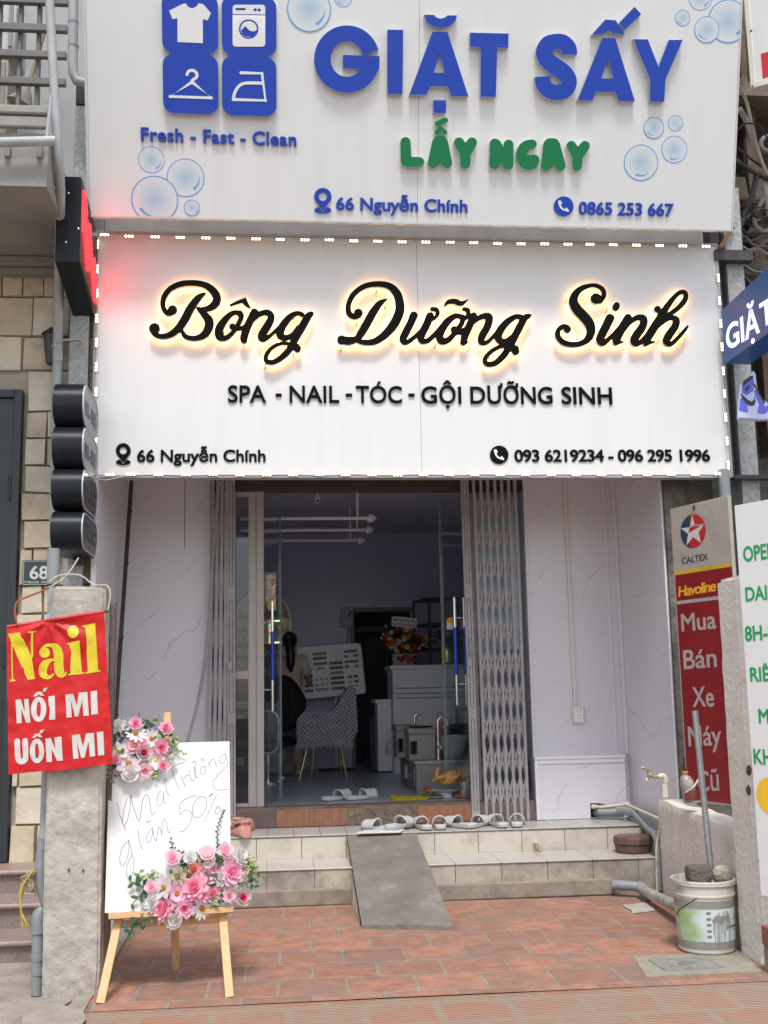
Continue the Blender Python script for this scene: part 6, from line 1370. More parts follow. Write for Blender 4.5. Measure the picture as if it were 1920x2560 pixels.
# socket and conduit
cdx0, cdx1 = P(1425, 1199, Y=1.49).x, P(1440, 1760, Y=1.49).x
sk_ = T('wall_socket', 'white double wall socket at the foot of a vertical cable trunking', 'socket', P(1445, 1808, Y=1.48))
s0, s1 = P(1432, 1808, Y=1.48), P(1458, 1764, Y=1.48)
zcx = (s0.x+s1.x)/2
O('trunking', M().hexa([(zcx-.035, 1.475, s1.z+.001), (zcx-.005, 1.475, s1.z+.001), (zcx-.005, 1.499, s1.z+.001), (zcx-.035, 1.499, s1.z+.001)], [(zcx-.045, 1.475, 3.46), (zcx-.015, 1.475, 3.46), (zcx-.015, 1.499, 3.46), (zcx-.045, 1.499, 3.46)]), mat('trunking_cream', (.68, .66, .62), .45), sk_, bev=.003)
bp_ = O('box', M().box(s0.x, s1.x, 1.455, 1.499, s0.z, s1.z), mat('socket_cream', (.70, .69, .64), .4), sk_, bev=.006)
O('face', M().box(s0.x+.012, s1.x-.012, 1.449, 1.4545, s0.z+.012, s1.z-.012), mat('socket_white', (.78, .78, .75), .35), sk_, bev=.003)
hl = M()
for i in (.3, .45, .72, .86):
    for dx in (-.014, .014): hl.cyl((zcx+dx, 1.4492, s0.z+(s1.z-s0.z)*i), (zcx+dx, 1.4485, s0.z+(s1.z-s0.z)*i), .004, 8)
O('pin_holes', hl, M_dark, bp_)

# ------------------------------------------------------------------ footwear
def slipper(name, mt, style=0):
    """slide with its heel at -y, toe at +y, built round the origin"""
    t = T(name, 'x', 'slipper')
    oc = [(-.036, -.125), (-.030, -.134), (0, -.138), (.030, -.134), (.037, -.122), (.040, -.07), (.037, 0), (.046, .06), (.048, .095), (.036, .124), (.008, .136), (-.022, .130), (-.042, .105), (-.046, .07), (-.038, 0), (-.040, -.07)]
    fl = Fr((0, 0, 0), (1, 0, 0), (0, 1, 0))
    hz = lambda y: .030-.010*(y+.13)/.27
    m_ = M(); n_ = len(oc); b0 = 0
    pr = [(.93, 0, 0), (1.0, .006, 0), (1.01, 1, -.004), (.97, 1, 0), (.90, 1, -.004), (.0, 1, -.008)]
    for s_, t_, dz in pr: m_.v += [(x*s_, y*s_, (hz(y)*t_ if t_ == 1 else t_)+dz) for x, y in oc]
    for k in range(len(pr)-1):
        for i in range(n_): m_.f.append((k*n_+i, k*n_+(i+1) % n_, (k+1)*n_+(i+1) % n_, (k+1)*n_+i))
    m_.f.append(tuple(reversed(range(n_))))
    O('sole', m_, mt, t, ang=50, sub=1)
    def strap(u, v):
        a = pi*u; y = .012+.085*v
        w_ = .047+.004*v; h = (.052-.012*v if style < 2 else .050)-.004*sin(pi*v)
        yy = y-.012*sin(a)*(1 if v < .5 else -.3)
        return (-w_*cos(a), yy, .012+h*sin(a)**.8)
    s_ = M()
    if style == 1:                                   # ribbed strap made of four bars
        for k in range(4): s_.grid(lambda u, v: strap(u, (k+.1+v*.72)/4), 14, 2)
    else: s_.grid(strap, 16, 6)
    O('strap', s_, mt, t, ang=60, solid=.007)
    return t
sl_ = slipper('slipper', M_rubber); ribbed = slipper('slipper', M_rubber, 1)
spots = [(946, 2058, -.75, 'grey rubber slipper on the landing above the ramp, leftmost of the row'), (999, 2054, .62, 'grey rubber slipper turned outwards on the loose white tile, second in the row'), (1055, 2048, -.12, 'grey rubber slipper third from the left in the row'), (1099, 2048, .10, 'grey rubber slipper fourth from the left in the row'),
         (1146, 2047, -.55, 'grey rubber slipper turned left, fifth in the row below the scissor gate'), (1192, 2044, .62, 'grey rubber slipper turned right, sixth in the row below the scissor gate'), (1243, 2040, -.10, 'grey slipper with ribbed strap, left one of the last pair'), (1292, 2038, .22, 'grey slipper with ribbed strap, right end of the row')]
first = {}
for i, (x, y, a, lb_) in enumerate(spots):
    src = ribbed if i > 5 else sl_
    c = src if id(src) not in first else dup(src)
    first[id(src)] = 1
    q = P(x, y, Z=Zl+.02); yy = 1.10 if i > 1 else 1.04
    c.location = (P(x, y, Y=yy).x, yy, Zl+.001 if i != 1 else Zl+.018); c.rotation_euler = (0, 0, -a); c['label'] = lb_; c['group'] = 'slippers lined up on the landing'
    c.scale = (1.2, 1.3, 1.45)
for x, y, a, lb_ in ((843, 1998, -.75, 'pale slipper just inside the doorway, left one of the pair'), (905, 1995, -.95, 'pale slipper just inside the doorway, right one of the pair')):
    c = slipper('slipper', mat('pale_rubber', (.60, .61, .57), .6, var=.06), 2); c.location = (P(x, y, Y=2.0).x, 2.0, Zf+.001); c.rotation_euler = (0, 0, pi-a if False else a+pi*.0); c['label'] = lb_; c['group'] = 'pale slippers inside the doorway'; c.scale = (1.2, 1.3, 1.4)
def clog(label, x, y, Y, a):
    t = T('clog', label, 'clog', (0, 0, 0), 'pink clogs beside the white board')
    M_pk = mat('dusty_pink_foam', srgb(196, 140, 128), .6, var=.05)
    m_ = M(); prof = []
    N = 22; L_ = [(-.13, .030, .0, .045), (-.12, .040, 0, .075), (-.08, .042, 0, .075), (-.03, .042, 0, .062), (.02, .046, 0, .085), (.07, .05, 0, .078), (.11, .044, 0, .06), (.135, .028, 0, .042), (.142, .01, .01, .03)]
    for y_, w_, z0, z1 in L_:
        m_.v += [(w_*cos(2*pi*i/N)*(1 if sin(2*pi*i/N) < 0 else .92), y_, z0+(z1-z0)*(.5+.5*max(-1, min(1, 1.3*sin(2*pi*i/N))))) for i in range(N)]
    for k in range(len(L_)-1):
        for i in range(N):
            if -.12 < L_[k][0] < .02 and sin(2*pi*(i+.5)/N) > .55: continue      # the foot opening
            m_.f.append((k*N+i, k*N+(i+1) % N, (k+1)*N+(i+1) % N, (k+1)*N+i))
    m_.f += [tuple(reversed(range(N))), tuple((len(L_)-1)*N+i for i in range(N))]
    O('shoe', m_, M_pk, t, ang=60, solid=.006)
    O('heel_strap', M().tube([(-.044, 0, .055), (-.047, -.05, .085), (-.03, -.12, .098), (0, -.135, .10), (.03, -.12, .098), (.047, -.05, .085), (.044, 0, .055)], [(.003, .009)]*7, 10, smooth=3, ell=(1, 0, 0)), M_pk, t)
    for s_ in (-1, 1): O('rivet', M().ball((.046*s_, .0, .055), .009, 8), M_dark, t)
    t.location = (P(x, y, Y=Y).x, Y, Zl+.001); t.rotation_euler = (0, 0, a); t.scale = (1.15, 1.15, 1.2)
clog('dusty pink clog on the landing behind the white board, nearer one of two', 594, 2085, 1.0, .5)
clog('dusty pink clog on the landing behind the white board, farther one of two', 608, 2075, 1.22, -.35)

# ------------------------------------------------------------------ inside the shop
z6, zp, zq = (500, 1180, 2.242), (560, 1400, 3.814), (900, 1480, 4.097)
def I(z, x, y, Y): return P(z[0]+x/z[2], z[1]+y/z[2], Y=Y)
def FY(Y): return Fr((0, Y, 0), (1, 0, 0), (0, 0, 1))
M_wht = mat('white_lacquer', (.86, .87, .88), .35, var=.03)
bc_ = T('bulb_camera', 'white bulb shaped security camera hanging from the shop ceiling', 'camera', I(z6, 657, 110, 3))
c = I(z6, 657, 150, 3.0); s = MPP(3)/2.242*.95
O('body', M().lathe([(5*s, 60*s), (8*s, 40*s), (12*s, 22*s), (20*s, 10*s), (20*s, -2*s)], c, 20), M_wht, bc_)
O('eye_globe', M().ball(c+Vector((0, 0, -8*s)), 19*s, 16, (1, 1, 1.2)), M_wht, bc_)
O('lens', M().cyl(c+Vector((2*s, -17*s, -14*s)), c+Vector((2*s, -21*s, -15*s)), 8*s, 14), M_blk, bc_)
O('stem', M().cyl(c+Vector((0, 0, 58*s)), (c.x, c.y, ZC), .02, 10), M_wht, bc_)
for i, (y, x1, Y, hx_) in enumerate(((260, 940, 2.5, 884), (326, 930, 3.2, 881), (384, 885, 4.1, 843))):
    r = T('curtain_rod', ('nearest', 'middle', 'farthest')[i]+' of three white hanging rods under the shop ceiling', 'rod', I(z6, 600, y, Y), 'white rods under the ceiling')
    a, b = I(z6, 225, y+2, Y), I(z6, x1-22, y-1, Y)
    O('tube', M().cyl(a, b, .017, 12), M_wht, r)
    O('finial', M().tube([b, b+Vector((.012, 0, 0)), b+Vector((.02, 0, 0)), b+Vector((.05, 0, 0)), b+Vector((.085, 0, 0)), b+Vector((.12, 0, 0))], [.02, .02, .013, .04, .034, .004], 12, smooth=2), M_wht, r)
    h = I(z6, hx_, y, Y); O('hanger', M().cyl(h, (h.x, h.y, ZC), .009, 8), M_wht, r)
    h = I(z6, 300, y, Y); O('hanger', M().cyl(h, (h.x, h.y, ZC), .009, 8), M_wht, r)
# nail polish rack
YR = 5.85
rk = T('polish_rack', 'white arched display rack of nail polish behind the aluminium door', 'shelf', (0, YR, Zf))
FR = FY(YR); cx, rx = 657-0, 72
axl, axr = FR.uv(585, 1600)[0], FR.uv(729, 1600)[0]; top_ = FR.uv(650, 1478)[1]; R_ = (axr-axl)/2; mx_ = (axl+axr)/2
zbot = FR.uv(650, 1680)[1]
arch = [(mx_+R_*cos(radians(a)), top_-R_+R_*sin(radians(a))) for a in range(0, 181, 9)]
outl = [(axr, zbot)]+arch+[(axl, zbot)]
inn = [(axr-.03, zbot+.03)]+[(mx_+(R_-.03)*cos(radians(a)), top_-R_+(R_-.03)*sin(radians(a))) for a in range(0, 181, 9)]+[(axl+.03, zbot+.03)]
O('arch_frame', plate(M(), FR, [outl], [inn], -.16, .0), mat('rack_white', (.88, .88, .88), .4), rk)
O('back_panel', plate(M(), FR, [inn], (), -.16, -.15), mat('rack_back', (.62, .61, .58), .6), rk)
sh_y = [1541.5, 1575.5, 1608.5, 1641.5, 1677]
bot = T('polish_bottle', 'x', 'bottle')
bm1, bm2 = M(), M()
bm1.lathe([(.016, 0), (.018, .004), (.018, .030), (.012, .036), (.009, .038)], (0, 0, 0), 10); bm2.lathe([(.0085, .0382), (.0085, .06), (.006, .078), (.0, .079)], (0, 0, 0), 10)
O('glass_body', bm1, mat('clear_polish', (.86, .86, .85), .2), bot); O('cap', bm2, mat('white_cap', (.88, .88, .88), .35), bot); O('label', M().lathe([(.0185, .008), (.0185, .016)], (0, 0, 0), 10), M_dark, bot)
rown = ('top shelf', 'second shelf', 'third shelf', 'fourth shelf', 'bottom shelf')
n0 = 0
for i, y in enumerate(sh_y):
    z = FR.uv(650, y)[1]
    dzz = max(0, z-(top_-R_)); w_ = sqrt(max(.01, (R_-.03)**2-dzz**2))
    O('shelf_board', M().box(mx_-w_, mx_+w_, YR+.01, YR+.149, z-.012, z), mat('shelf_tan', (.36, .32, .26), .6), rk)
    if i == 0: ks = [-3, -2, -1, .6, 1.4, 2, 3.1]
    else: ks = [-3.6, -2.7, -1.8, -1, 0, .9, 1.7, 2.5, 3.4]
    if i == 4: ks = [-3.2, -2.4, -1.2]
    for k in ks:
        x = mx_+k*w_/4.2+random.uniform(-.006, .006)
        c = bot if n0 == 0 else dup(bot); n0 += 1
        c.location = (x, YR+.06+random.uniform(-.02, .02), z+.0005); c['label'] = 'white capped clear nail polish bottle on the %s of the arched rack' % rown[i]; c['group'] = 'nail polish bottles on the '+rown[i]
O('cabinet', M().box(axl-.02, axr+.02, YR-.02, YR+.25, Zf, zbot-.002), mat('cabinet_cream', (.50, .49, .45), .5), rk, bev=.006)
ll = T('light_frame', 'small rectangle of coloured fairy lights in front of the polish rack', 'lights', FR.w(*FR.uv(688, 1607)))
a, b = FR.uv(676, 1607), FR.uv(702, 1552.5)
cols = [emit('fairy_%d' % k, c_, 2.2) for k, c_ in enumerate(((1, .25, .15), (.25, 1, .5), (1, .75, .35)))]
pth = [(a[0]+(b[0]-a[0])*t, b[1]) for t in np.linspace(1, 0, 9)]+[(a[0], b[1]+(a[1]-b[1])*t) for t in np.linspace(.06, 1, 16)]+[(a[0]+(b[0]-a[0])*t, a[1]) for t in np.linspace(.1, 1, 8)]
ms = [M(), M(), M()]
for k, q in enumerate(pth): ms[(k*7//3) % 3].ball(FR.w(*q, .04), .0075, 6, (1.3, 1, 1.3))
for m_, c_ in zip(ms, cols): O('bulbs', m_, c_, ll)
O('cord', M().tube([FR.w(*q, .04) for q in pth], .003, 6), M_wht, ll)
# hexagonal price fan and poster on the left glass
YH = 1.64
ps = T('poster', 'salmon and yellow poster stuck behind the left glass door', 'poster', I(zp, 440, 480, YH+.03))
FH = FY(YH+.03); h = lambda pts: FH.pz(pts, zp)
O('sheet', plate(M(), FH, [h([(386, 122), (496, 122), (494, 482), (430, 482), (400, 400), (386, 400)])], (), -.002, 0), mat('poster_yellow', (.50, .42, .16), .6, var=.06), ps)
O('band', plate(M(), FH, [h([(386, 120), (497, 120), (497, 150), (386, 150)])], (), .0003, .001), mat('poster_salmon', (.52, .24, .19), .6), ps)
for y in (440, 458, 474): O('print_line', plate(M(), FH, [h([(436, y), (488, y), (488, y+7), (436, y+7)])], (), .0003, .001), mat('poster_ink', (.2, .16, .06), .6), ps)
hx = T('paper_fan_sign', 'cream six sided paper fan sign with small print on the left glass door', 'sign', I(zp, 420, 400, YH))
FH2 = FY(YH); h = lambda pts: FH2.pz(pts, zp)
hexo = [(386, 138), (462, 138), (498, 235), (498, 262), (488, 330), (462, 366), (438, 366), (418, 400), (404, 402), (398, 380), (386, 362)]
O('card', plate(M(), FH2, [h(hexo)], (), -.002, 0), mat('cream_card', (.54, .48, .40), .6), hx)
O('border', plate(M(), FH2, [h(p) for p in stroke([(388, 138, 5), (462, 138, 5), (497, 235, 5), (487, 330, 5), (462, 364, 5), (438, 366, 5), (418, 400, 5)], 1)], (), .0003, .001), M_dark, hx)
O('lettering', text(M(), FH2, 'NG', (560+388/3.814, 1400+200/3.814), (560+412/3.814, 1400+200/3.814), 4, .03, .0003, .001), M_dark, hx)
for k, (x1, y) in enumerate(((422, 218), (430, 234), (430, 250), (424, 264))): O('print_line', plate(M(), FH2, [h([(388, y), (x1, y), (x1, y+5), (388, y+5)])], (), .0003, .001), mat('faint_ink', (.3, .27, .24), .6), hx)
for s, x1, y in (('a giúp mẹ', 458, 290), ('đi cạnh', 456, 308), ('a dây móng', 468, 327), ('giá ibi xem', 462, 345)): O('lettering', text(M(), FH2, s, (560+388/3.814, 1400+y/3.814), (560+x1/3.814, 1400+(y+2)/3.814), 2.6, .03, .0003, .001), M_dark, hx)
O('swatch', plate(M(), FH2, [h([(440, 188), (470, 182), (478, 196), (458, 232), (440, 226)])], (), .0003, .001), mat('swatch_olive', (.33, .30, .08), .6), hx)
for p in ([(460, 204), (472, 182), (478, 186), (466, 208)], [(444, 250), (478, 212), (484, 218), (452, 254)]): O('brush', plate(M(), FH2, [h(p)], (), .0011, .002), M_dark, hx)
# customer
def skin_body(name, joints, edges, mt, parent, sub=2, root=0):
    me = bpy.data.meshes.new(name); off = ORIG[parent.name]
    me.from_pydata([tuple(Vector(j[0])) for j in joints], edges, []); me.update()
    o = bpy.data.objects.new(name, me); COL.objects.link(o); o.parent = parent; ORIG[o.name] = Vector((0, 0, 0))
    md = o.modifiers.new('skin', 'SKIN'); md.use_smooth_shade = True
    for i, j in enumerate(joints):
        v = me.skin_vertices[0].data[i]; v.radius = (j[1], j[2] if len(j) > 2 else j[1]); v.use_root = (i == root)
    s_ = o.modifiers.new('sub', 'SUBSURF'); s_.levels = sub; s_.render_levels = sub
    me.materials.append(mt); return o
pe = T('person', 'woman with a black ponytail and beige shirt seen from behind', 'person')
M_skin, M_shirt, M_trs, M_hair = mat('skin', (.42, .27, .19), .55), mat('beige_shirt', (.60, .54, .44), .8, var=.10, scale=9), mat('beige_trousers', (.52, .47, .40), .85, var=.12, scale=9), mat('black_hair', (.012, .011, .012), .35, var=.3, scale=60, stretch=(1, 1, .1))
J = [((0, 0, .92), .15, .11), ((0, .02, 1.10), .125, .095), ((0, .04, 1.28), .15, .10), ((0, .05, 1.37), .085, .07), ((0, .06, 1.44), .048), ((0, .08, 1.53), .075, .088), ((0, .085, 1.60), .072, .085),
     ((.17, .04, 1.335), .055), ((.235, .03, 1.10), .042), ((.20, .22, 1.06), .034), ((.17, .36, 1.12), .026),
     ((-.17, .04, 1.335), .055), ((-.24, .05, 1.09), .042), ((-.17, .24, 1.06), .034), ((-.10, .36, 1.10), .026),
     ((.085, 0, .82), .10), ((.095, .03, .48), .062), ((.10, -.01, .09), .042), ((.10, .10, .035), .036),
     ((-.085, 0, .82), .10), ((-.095, .02, .48), .062), ((-.10, -.03, .09), .042), ((-.11, .08, .035), .036)]
E_ = [(0, 1), (1, 2), (2, 3), (3, 4), (4, 5), (5, 6), (2, 7), (7, 8), (8, 9), (9, 10), (2, 11), (11, 12), (12, 13), (13, 14), (0, 15), (15, 16), (16, 17), (17, 18), (0, 19), (19, 20), (20, 21), (21, 22)]
body = skin_body('body', J, E_, M_skin, pe)
Js = [((0, 0, .90), .172, .13), ((0, .02, 1.10), .150, .118), ((0, .04, 1.28), .168, .118), ((0, .05, 1.375), .10, .085), ((.17, .04, 1.335), .072), ((.222, .035, 1.14), .066), ((-.17, .04, 1.335), .072), ((-.228, .045, 1.13), .066)]
skin_body('shirt', Js, [(0, 1), (1, 2), (2, 3), (2, 4), (4, 5), (2, 6), (6, 7)], M_shirt, pe)
skin_body('trousers', [((0, 0, .94), .165, .125), ((.09, 0, .80), .118), ((.10, .02, .48), .085), ((.105, -.01, .12), .078), ((-.09, 0, .80), .118), ((-.10, .02, .48), .085), ((-.105, -.03, .12), .078)], [(0, 1), (1, 2), (2, 3), (0, 4), (4, 5), (5, 6)], M_trs, pe)
hm = M(); hm.ball((0, .055, 1.575), .100, 16, (.92, 1.02, 1.08))
O('hair', hm, M_hair, pe)
O('ponytail', M().tube([(0, -.04, 1.60), (.012, -.075, 1.56), (.03, -.085, 1.47), (.045, -.085, 1.36), (.04, -.08, 1.26), (.05, -.075, 1.19)], [.03, .045, .052, .055, .045, .012], 12, smooth=4), M_hair, pe)
O('hair_clip', M().tube([(.0, -.082, 1.605), (.02, -.078, 1.615), (.035, -.07, 1.605)], [.004, .009, .004], 8), M_chrome, pe)
for s_ in (1, -1):
    fm = M()
    for k in range(4): fm.tube([(s_*(.17-.03*(s_ < 0)*2)+.013*(k-1.5), .37, 1.12), (s_*.16+.013*(k-1.5), .41, 1.115), (s_*.155+.013*(k-1.5), .43, 1.10)], [.008, .008, .006], 8, smooth=2)
    O('hand', fm, M_skin, pe)
    O('shoe', M().ball((s_*.105, .05, .035), .05, 12, (.95, 2.3, .75)), mat('white_shoe', (.62, .60, .56), .5), pe)
    O('cuff', M().tube([(s_*.2225, .035, 1.137), (s_*.2245, .035, 1.127)], [.0665, .0665], 14), M_dark, pe)
Yp = 5.1
pe.location = (P(722, 1700, Y=Yp).x, Yp, Zf+.001); hgt = (P(722, 1577, Y=Yp).z-Zf)/1.685; pe.scale = (hgt,)*3; pe.rotation_euler = (0, 0, radians(-14))
# chair with jacket
M_jk = mat('black_jacket', (.009, .009, .010), .8, var=.4, scale=10, bump=.6, bscale=20)
Yc = 4.75
ch = T('office_chair', 'dark salon chair whose backrest carries the black jacket', 'chair', (P(705, 1800, Y=Yc).x, Yc, Zf))
cx = P(704, 1800, Y=Yc).x
O('backrest', M().ball((cx-.02, Yc+.02, P(700, 1770, Y=Yc).z), .20, 18, (1, .35, 1.35)), mat('dark_vinyl', (.018, .018, .02), .4), ch)
O('seat', M().ball((cx-.02, Yc+.2, P(700, 1855, Y=Yc).z), .23, 18, (1, 1, .25)), mat('dark_vinyl', (0, 0, 0)), ch)
O('column', M().cyl((cx-.02, Yc+.2, Zf+.06), (cx-.02, Yc+.2, P(700, 1855, Y=Yc).z), .03, 12), M_chrome, ch)
O('base', M().lathe([(.20, 0), (.20, .012), (.05, .03), (.03, .06)], (cx-.02, Yc+.2, Zf+.001), 24), M_chrome, ch)
jk = T('jacket', 'black jacket hung over the back of the salon chair', 'jacket', (cx, Yc-.05, Zf+.6))
def loft(sec, n=20):
    m_ = M()
    for (x, y, z, a, b) in sec: m_.v += [(x+a*cos(2*pi*i/n)*(1+.05*NZ.noise(Vector((i*.9, z*6, 1)))), y+b*sin(2*pi*i/n)*(1+.12*NZ.noise(Vector((i*.9, z*9, 5)))), z) for i in range(n)]
    for k in range(len(sec)-1):
        for i in range(n): m_.f.append((k*n+i, k*n+(i+1) % n, (k+1)*n+(i+1) % n, (k+1)*n+i))
    m_.f += [tuple(reversed(range(n))), tuple((len(sec)-1)*n+i for i in range(n))]; return m_
def JS(rows, Y, dpt): return [(I(zp, (a+b)/2, y, Y).x, Y, I(zp, 600, y, Y).z, (I(zp, b, y, Y).x-I(zp, a, y, Y).x)/2, dpt*(.5 if k in (0, len(rows)-1) else 1)) for k, (y, a, b) in enumerate(rows)]
O('body', loft(JS([(1640, 560, 610), (1600, 545, 690), (1540, 470, 720), (1480, 440, 745), (1400, 430, 785), (1320, 432, 780), (1240, 440, 740), (1170, 450, 690), (1120, 480, 640), (1098, 530, 590)], Yc-.07, .13)), M_jk, jk, ang=180)
O('sleeve', loft(JS([(1520, 560, 625), (1470, 540, 632), (1380, 535, 630), (1280, 540, 625), (1190, 560, 610)], Yc-.19, .05), 14), M_jk, jk, ang=180)
# ring framed chair at the left
r2 = T('ring_arm_chair', 'dark lounge chair with a bent steel loop arm by the glass door', 'chair', (P(660, 1850, Y=3.9).x, 3.9, Zf))
Yl = 3.9
O('loop_arm', M().tube([I(zp, x, y, Yl) for x, y in ((330, 1442), (440, 1442), (490, 1465), (518, 1520), (520, 1640), (518, 1750), (490, 1815), (440, 1838), (330, 1840))], .013, 12, smooth=4), M_chrome, r2)
O('back', M().ball(I(zp, 400, 1560, Yl+.1), .17, 16, (1.1, .4, 1.3)), mat('dark_vinyl', (0, 0, 0)), r2)
O('seat', M().ball(I(zp, 400, 1770, Yl+.2), .2, 16, (1, 1, .5)), mat('dark_vinyl', (0, 0, 0)), r2)
O('leg', M().cyl(I(zp, 420, 1840, Yl+.2), (I(zp, 420, 1840, Yl+.2).x, Yl+.2, Zf), .02, 10), M_chrome, r2)
O('foot_plate', M().lathe([(.2, .001), (.2, .014), (.03, .03)], (I(zp, 420, 1840, Yl+.2).x, Yl+.2, Zf), 24), M_chrome, r2)
# colour chart board
YW = 5.8
FW = FY(YW); hW = lambda pts: FW.pz(pts, zp)
cbd = T('colour_chart_board', 'white tilted board of hair colour swatches on a pole stand', 'chart', FW.w(*hW([(1070, 1970)])[0]))
co_ = [(690, 835), (1255, 791), (1300, 800), (1312, 850), (1352, 1240), (1345, 1268), (1310, 1278), (775, 1328), (745, 1320)]
O('panel', plate(M(), FW, [hW(co_)], (), -.03, 0), mat('chart_white', (.82, .83, .86), .3), cbd, bev=.004)
random.seed(3)
def qd(x0, y0, x1, y1, sl=-.075): return [(x0, y0), (x1, y0+(x1-x0)*sl), (x1+3, y1+(x1-x0)*sl), (x0+3, y1)]
rows = [(845, 885, 975, 28, 'b'), (848, 928, 978, 28, 'd'), (852, 980, 982, 26, 'r'), (1003, 972, 1128, 28, 'd'), (1006, 1018, 1136, 28, 'd'), (1010, 1066, 1140, 28, 'b'), (1015, 1115, 1145, 28, 'd'), (1018, 1162, 1150, 28, 'd'), (1024, 1212, 1154, 28, 'r'), (1140, 862, 1268, 26, 'd'), (1145, 908, 1185, 24, 'd'), (1232, 900, 1276, 24, 'd'), (1150, 960, 1280, 24, 'd'), (1155, 1006, 1195, 24, 'd'), (1244, 1000, 1284, 24, 'b'), (1178, 1103, 1220, 24, 'd'), (1236, 1098, 1278, 24, 'd'), (1182, 1152, 1224, 24, 'l'), (1240, 1146, 1284, 24, 'd'), (1190, 1196, 1278, 10, 'd'), (862, 1132, 892, 26, 'l'), (908, 1126, 950, 26, 'l'), (962, 1122, 996, 26, 'l'), (868, 1180, 906, 26, 'l'), (922, 1174, 956, 26, 'l'), (966, 1170, 1000, 26, 'l'), (770, 1190, 850, 26, 'd'), (772, 1238, 852, 26, 'r'), (872, 1226, 1002, 26, 'm'), (715, 900, 760, 24, 'g'), (780, 915, 825, 6, 'l'), (780, 962, 825, 6, 'l'), (800, 1090, 840, 24, 'd'), (800, 1140, 845, 24, 'd'), (806, 1042, 838, 22, 'b')]
pal = {'b': [(.30, .19, .10), (.36, .25, .14), (.22, .15, .10)], 'd': [(.035, .028, .025), (.06, .045, .038), (.11, .075, .05)], 'r': [(.16, .03, .02), (.10, .02, .02), (.2, .06, .04)], 'l': [(.40, .36, .33), (.46, .43, .40), (.5, .48, .47)], 'm': [(.5, .4, .08), (.2, .25, .5), (.35, .15, .3)], 'g': [(.25, .45, .05), (.1, .1, .3), (.3, .5, .1)]}
for key in pal:
    mm = [M(), M(), M()]
    for x0, y0, x1, hh, kk in rows:
        if kk != key: continue
        n_ = max(2, int((x1-x0)/14))
        for i in range(n_):
            a = x0+(x1-x0)*i/n_; b = a+(x1-x0)/n_-2.5
            plate(mm[random.randrange(3)], FW, [hW(qd(a, y0-(a-x0)*.075, b, y0-(a-x0)*.075+hh))], (), .0005, .006)
    for m_, c_ in zip(mm, pal[key]):
        if m_.v: O('swatch_row', m_, mat('swatch_%.2f_%.2f_%.2f' % c_, c_, .5, var=.1), cbd)
O('paper_note', plate(M(), FW, [hW([(1003, 838), (1135, 825), (1140, 945), (1008, 950)])], (), .0005, .002), mat('paper_bluewhite', (.74, .78, .84), .3), cbd)
O('lettering', text(M(), FW, 'JIKAI', (560+886/3.814, 1400+1050/3.814), (560+958/3.814, 1400+1044/3.814), 7, .03, .0005, .002), M_dark, cbd)
pa, pb = hW([(1068, 1300)])[0], hW([(1070, 1965)])[0]
O('pole', M().cyl(FW.w(*pa, -.06), (FW.w(*pa).x, YW+.06, Zf+.02), .016, 12), M_wht, cbd)
O('foot_plate', M().lathe([(.23, .001), (.23, .016), (.02, .025)], (FW.w(*pa).x, YW+.06, Zf), 28), M_dark, cbd)
random.seed(21)
# chair with woven throw
YA = 4.35
ac = T('armchair', 'armchair on slim gold legs hidden under the grey woven throw', 'chair', (P(815, 1900, Y=YA).x, YA+.25, Zf))
aL, aR = I(zp, 705, 1500, YA), I(zp, 1250, 1500, YA)
zseat, zarm, zbot_ = I(zp, 900, 1560, YA).z, I(zp, 900, 1450, YA).z, I(zp, 900, 1760, YA).z
O('seat', M().box(aL.x+.03, aR.x-.04, YA+.04, YA+.50, zbot_+.06, zarm-.02), mat('chair_grey', (.16, .16, .18), .8), ac, bev=.03)
O('backrest', M().hexa([(aR.x-.16, YA+.05, zarm-.05), (aR.x-.02, YA+.05, zarm-.05), (aR.x-.02, YA+.5, zarm-.05), (aR.x-.16, YA+.5, zarm-.05)], [(aR.x-.08, YA+.08, I(zp, 900, 1216, YA).z), (aR.x, YA+.08, I(zp, 900, 1216, YA).z), (aR.x, YA+.46, I(zp, 900, 1216, YA).z), (aR.x-.08, YA+.46, I(zp, 900, 1216, YA).z)]), mat('chair_grey', (0, 0, 0)), ac, bev=.03)
M_gold = mat('gold_leg', (.45, .34, .14), .25, metal=.9)
for (x0, y0, x1, y1, Y0) in ((790, 1790, 716, 2040, .06), (1112, 1780, 1170, 2028, .06), (860, 1760, 830, 1990, .45), (1090, 1760, 1120, 1990, .45)):
    a = I(zp, x0, y0, YA+Y0); b = I(zp, x1, y1, YA+Y0); b = Vector((b.x, YA+Y0-.04*(Y0 < .3), Zf+.001)); O('leg', M().cyl(b, a, .009, 10, .014), M_gold, ac)
bl = T('woven_throw', 'grey and white woven throw with fringe draped over the armchair', 'blanket', (P(815, 1850, Y=YA).x, YA, zbot_))
mw_, n, l, b = nt('woven_throw'); b.inputs['Roughness'].default_value = .9
g_ = n.new('ShaderNodeTexCoord'); mp_ = n.new('ShaderNodeMapping'); mp_.inputs['Rotation'].default_value = (0, radians(45), 0); l.new(g_.outputs['Object'], mp_.inputs[0])
sx = n.new('ShaderNodeSeparateXYZ'); cxn = n.new('ShaderNodeCombineXYZ'); l.new(mp_.outputs[0], sx.inputs[0]); l.new(sx.outputs[0], cxn.inputs[0]); l.new(sx.outputs[2], cxn.inputs[1])
ck = n.new('ShaderNodeTexChecker'); ck.inputs['Scale'].default_value = 13; l.new(cxn.outputs[0], ck.inputs['Vector'])
w1_ = n.new('ShaderNodeTexWave'); w1_.bands_direction = 'X'; w1_.inputs['Scale'].default_value = 9; l.new(cxn.outputs[0], w1_.inputs['Vector'])
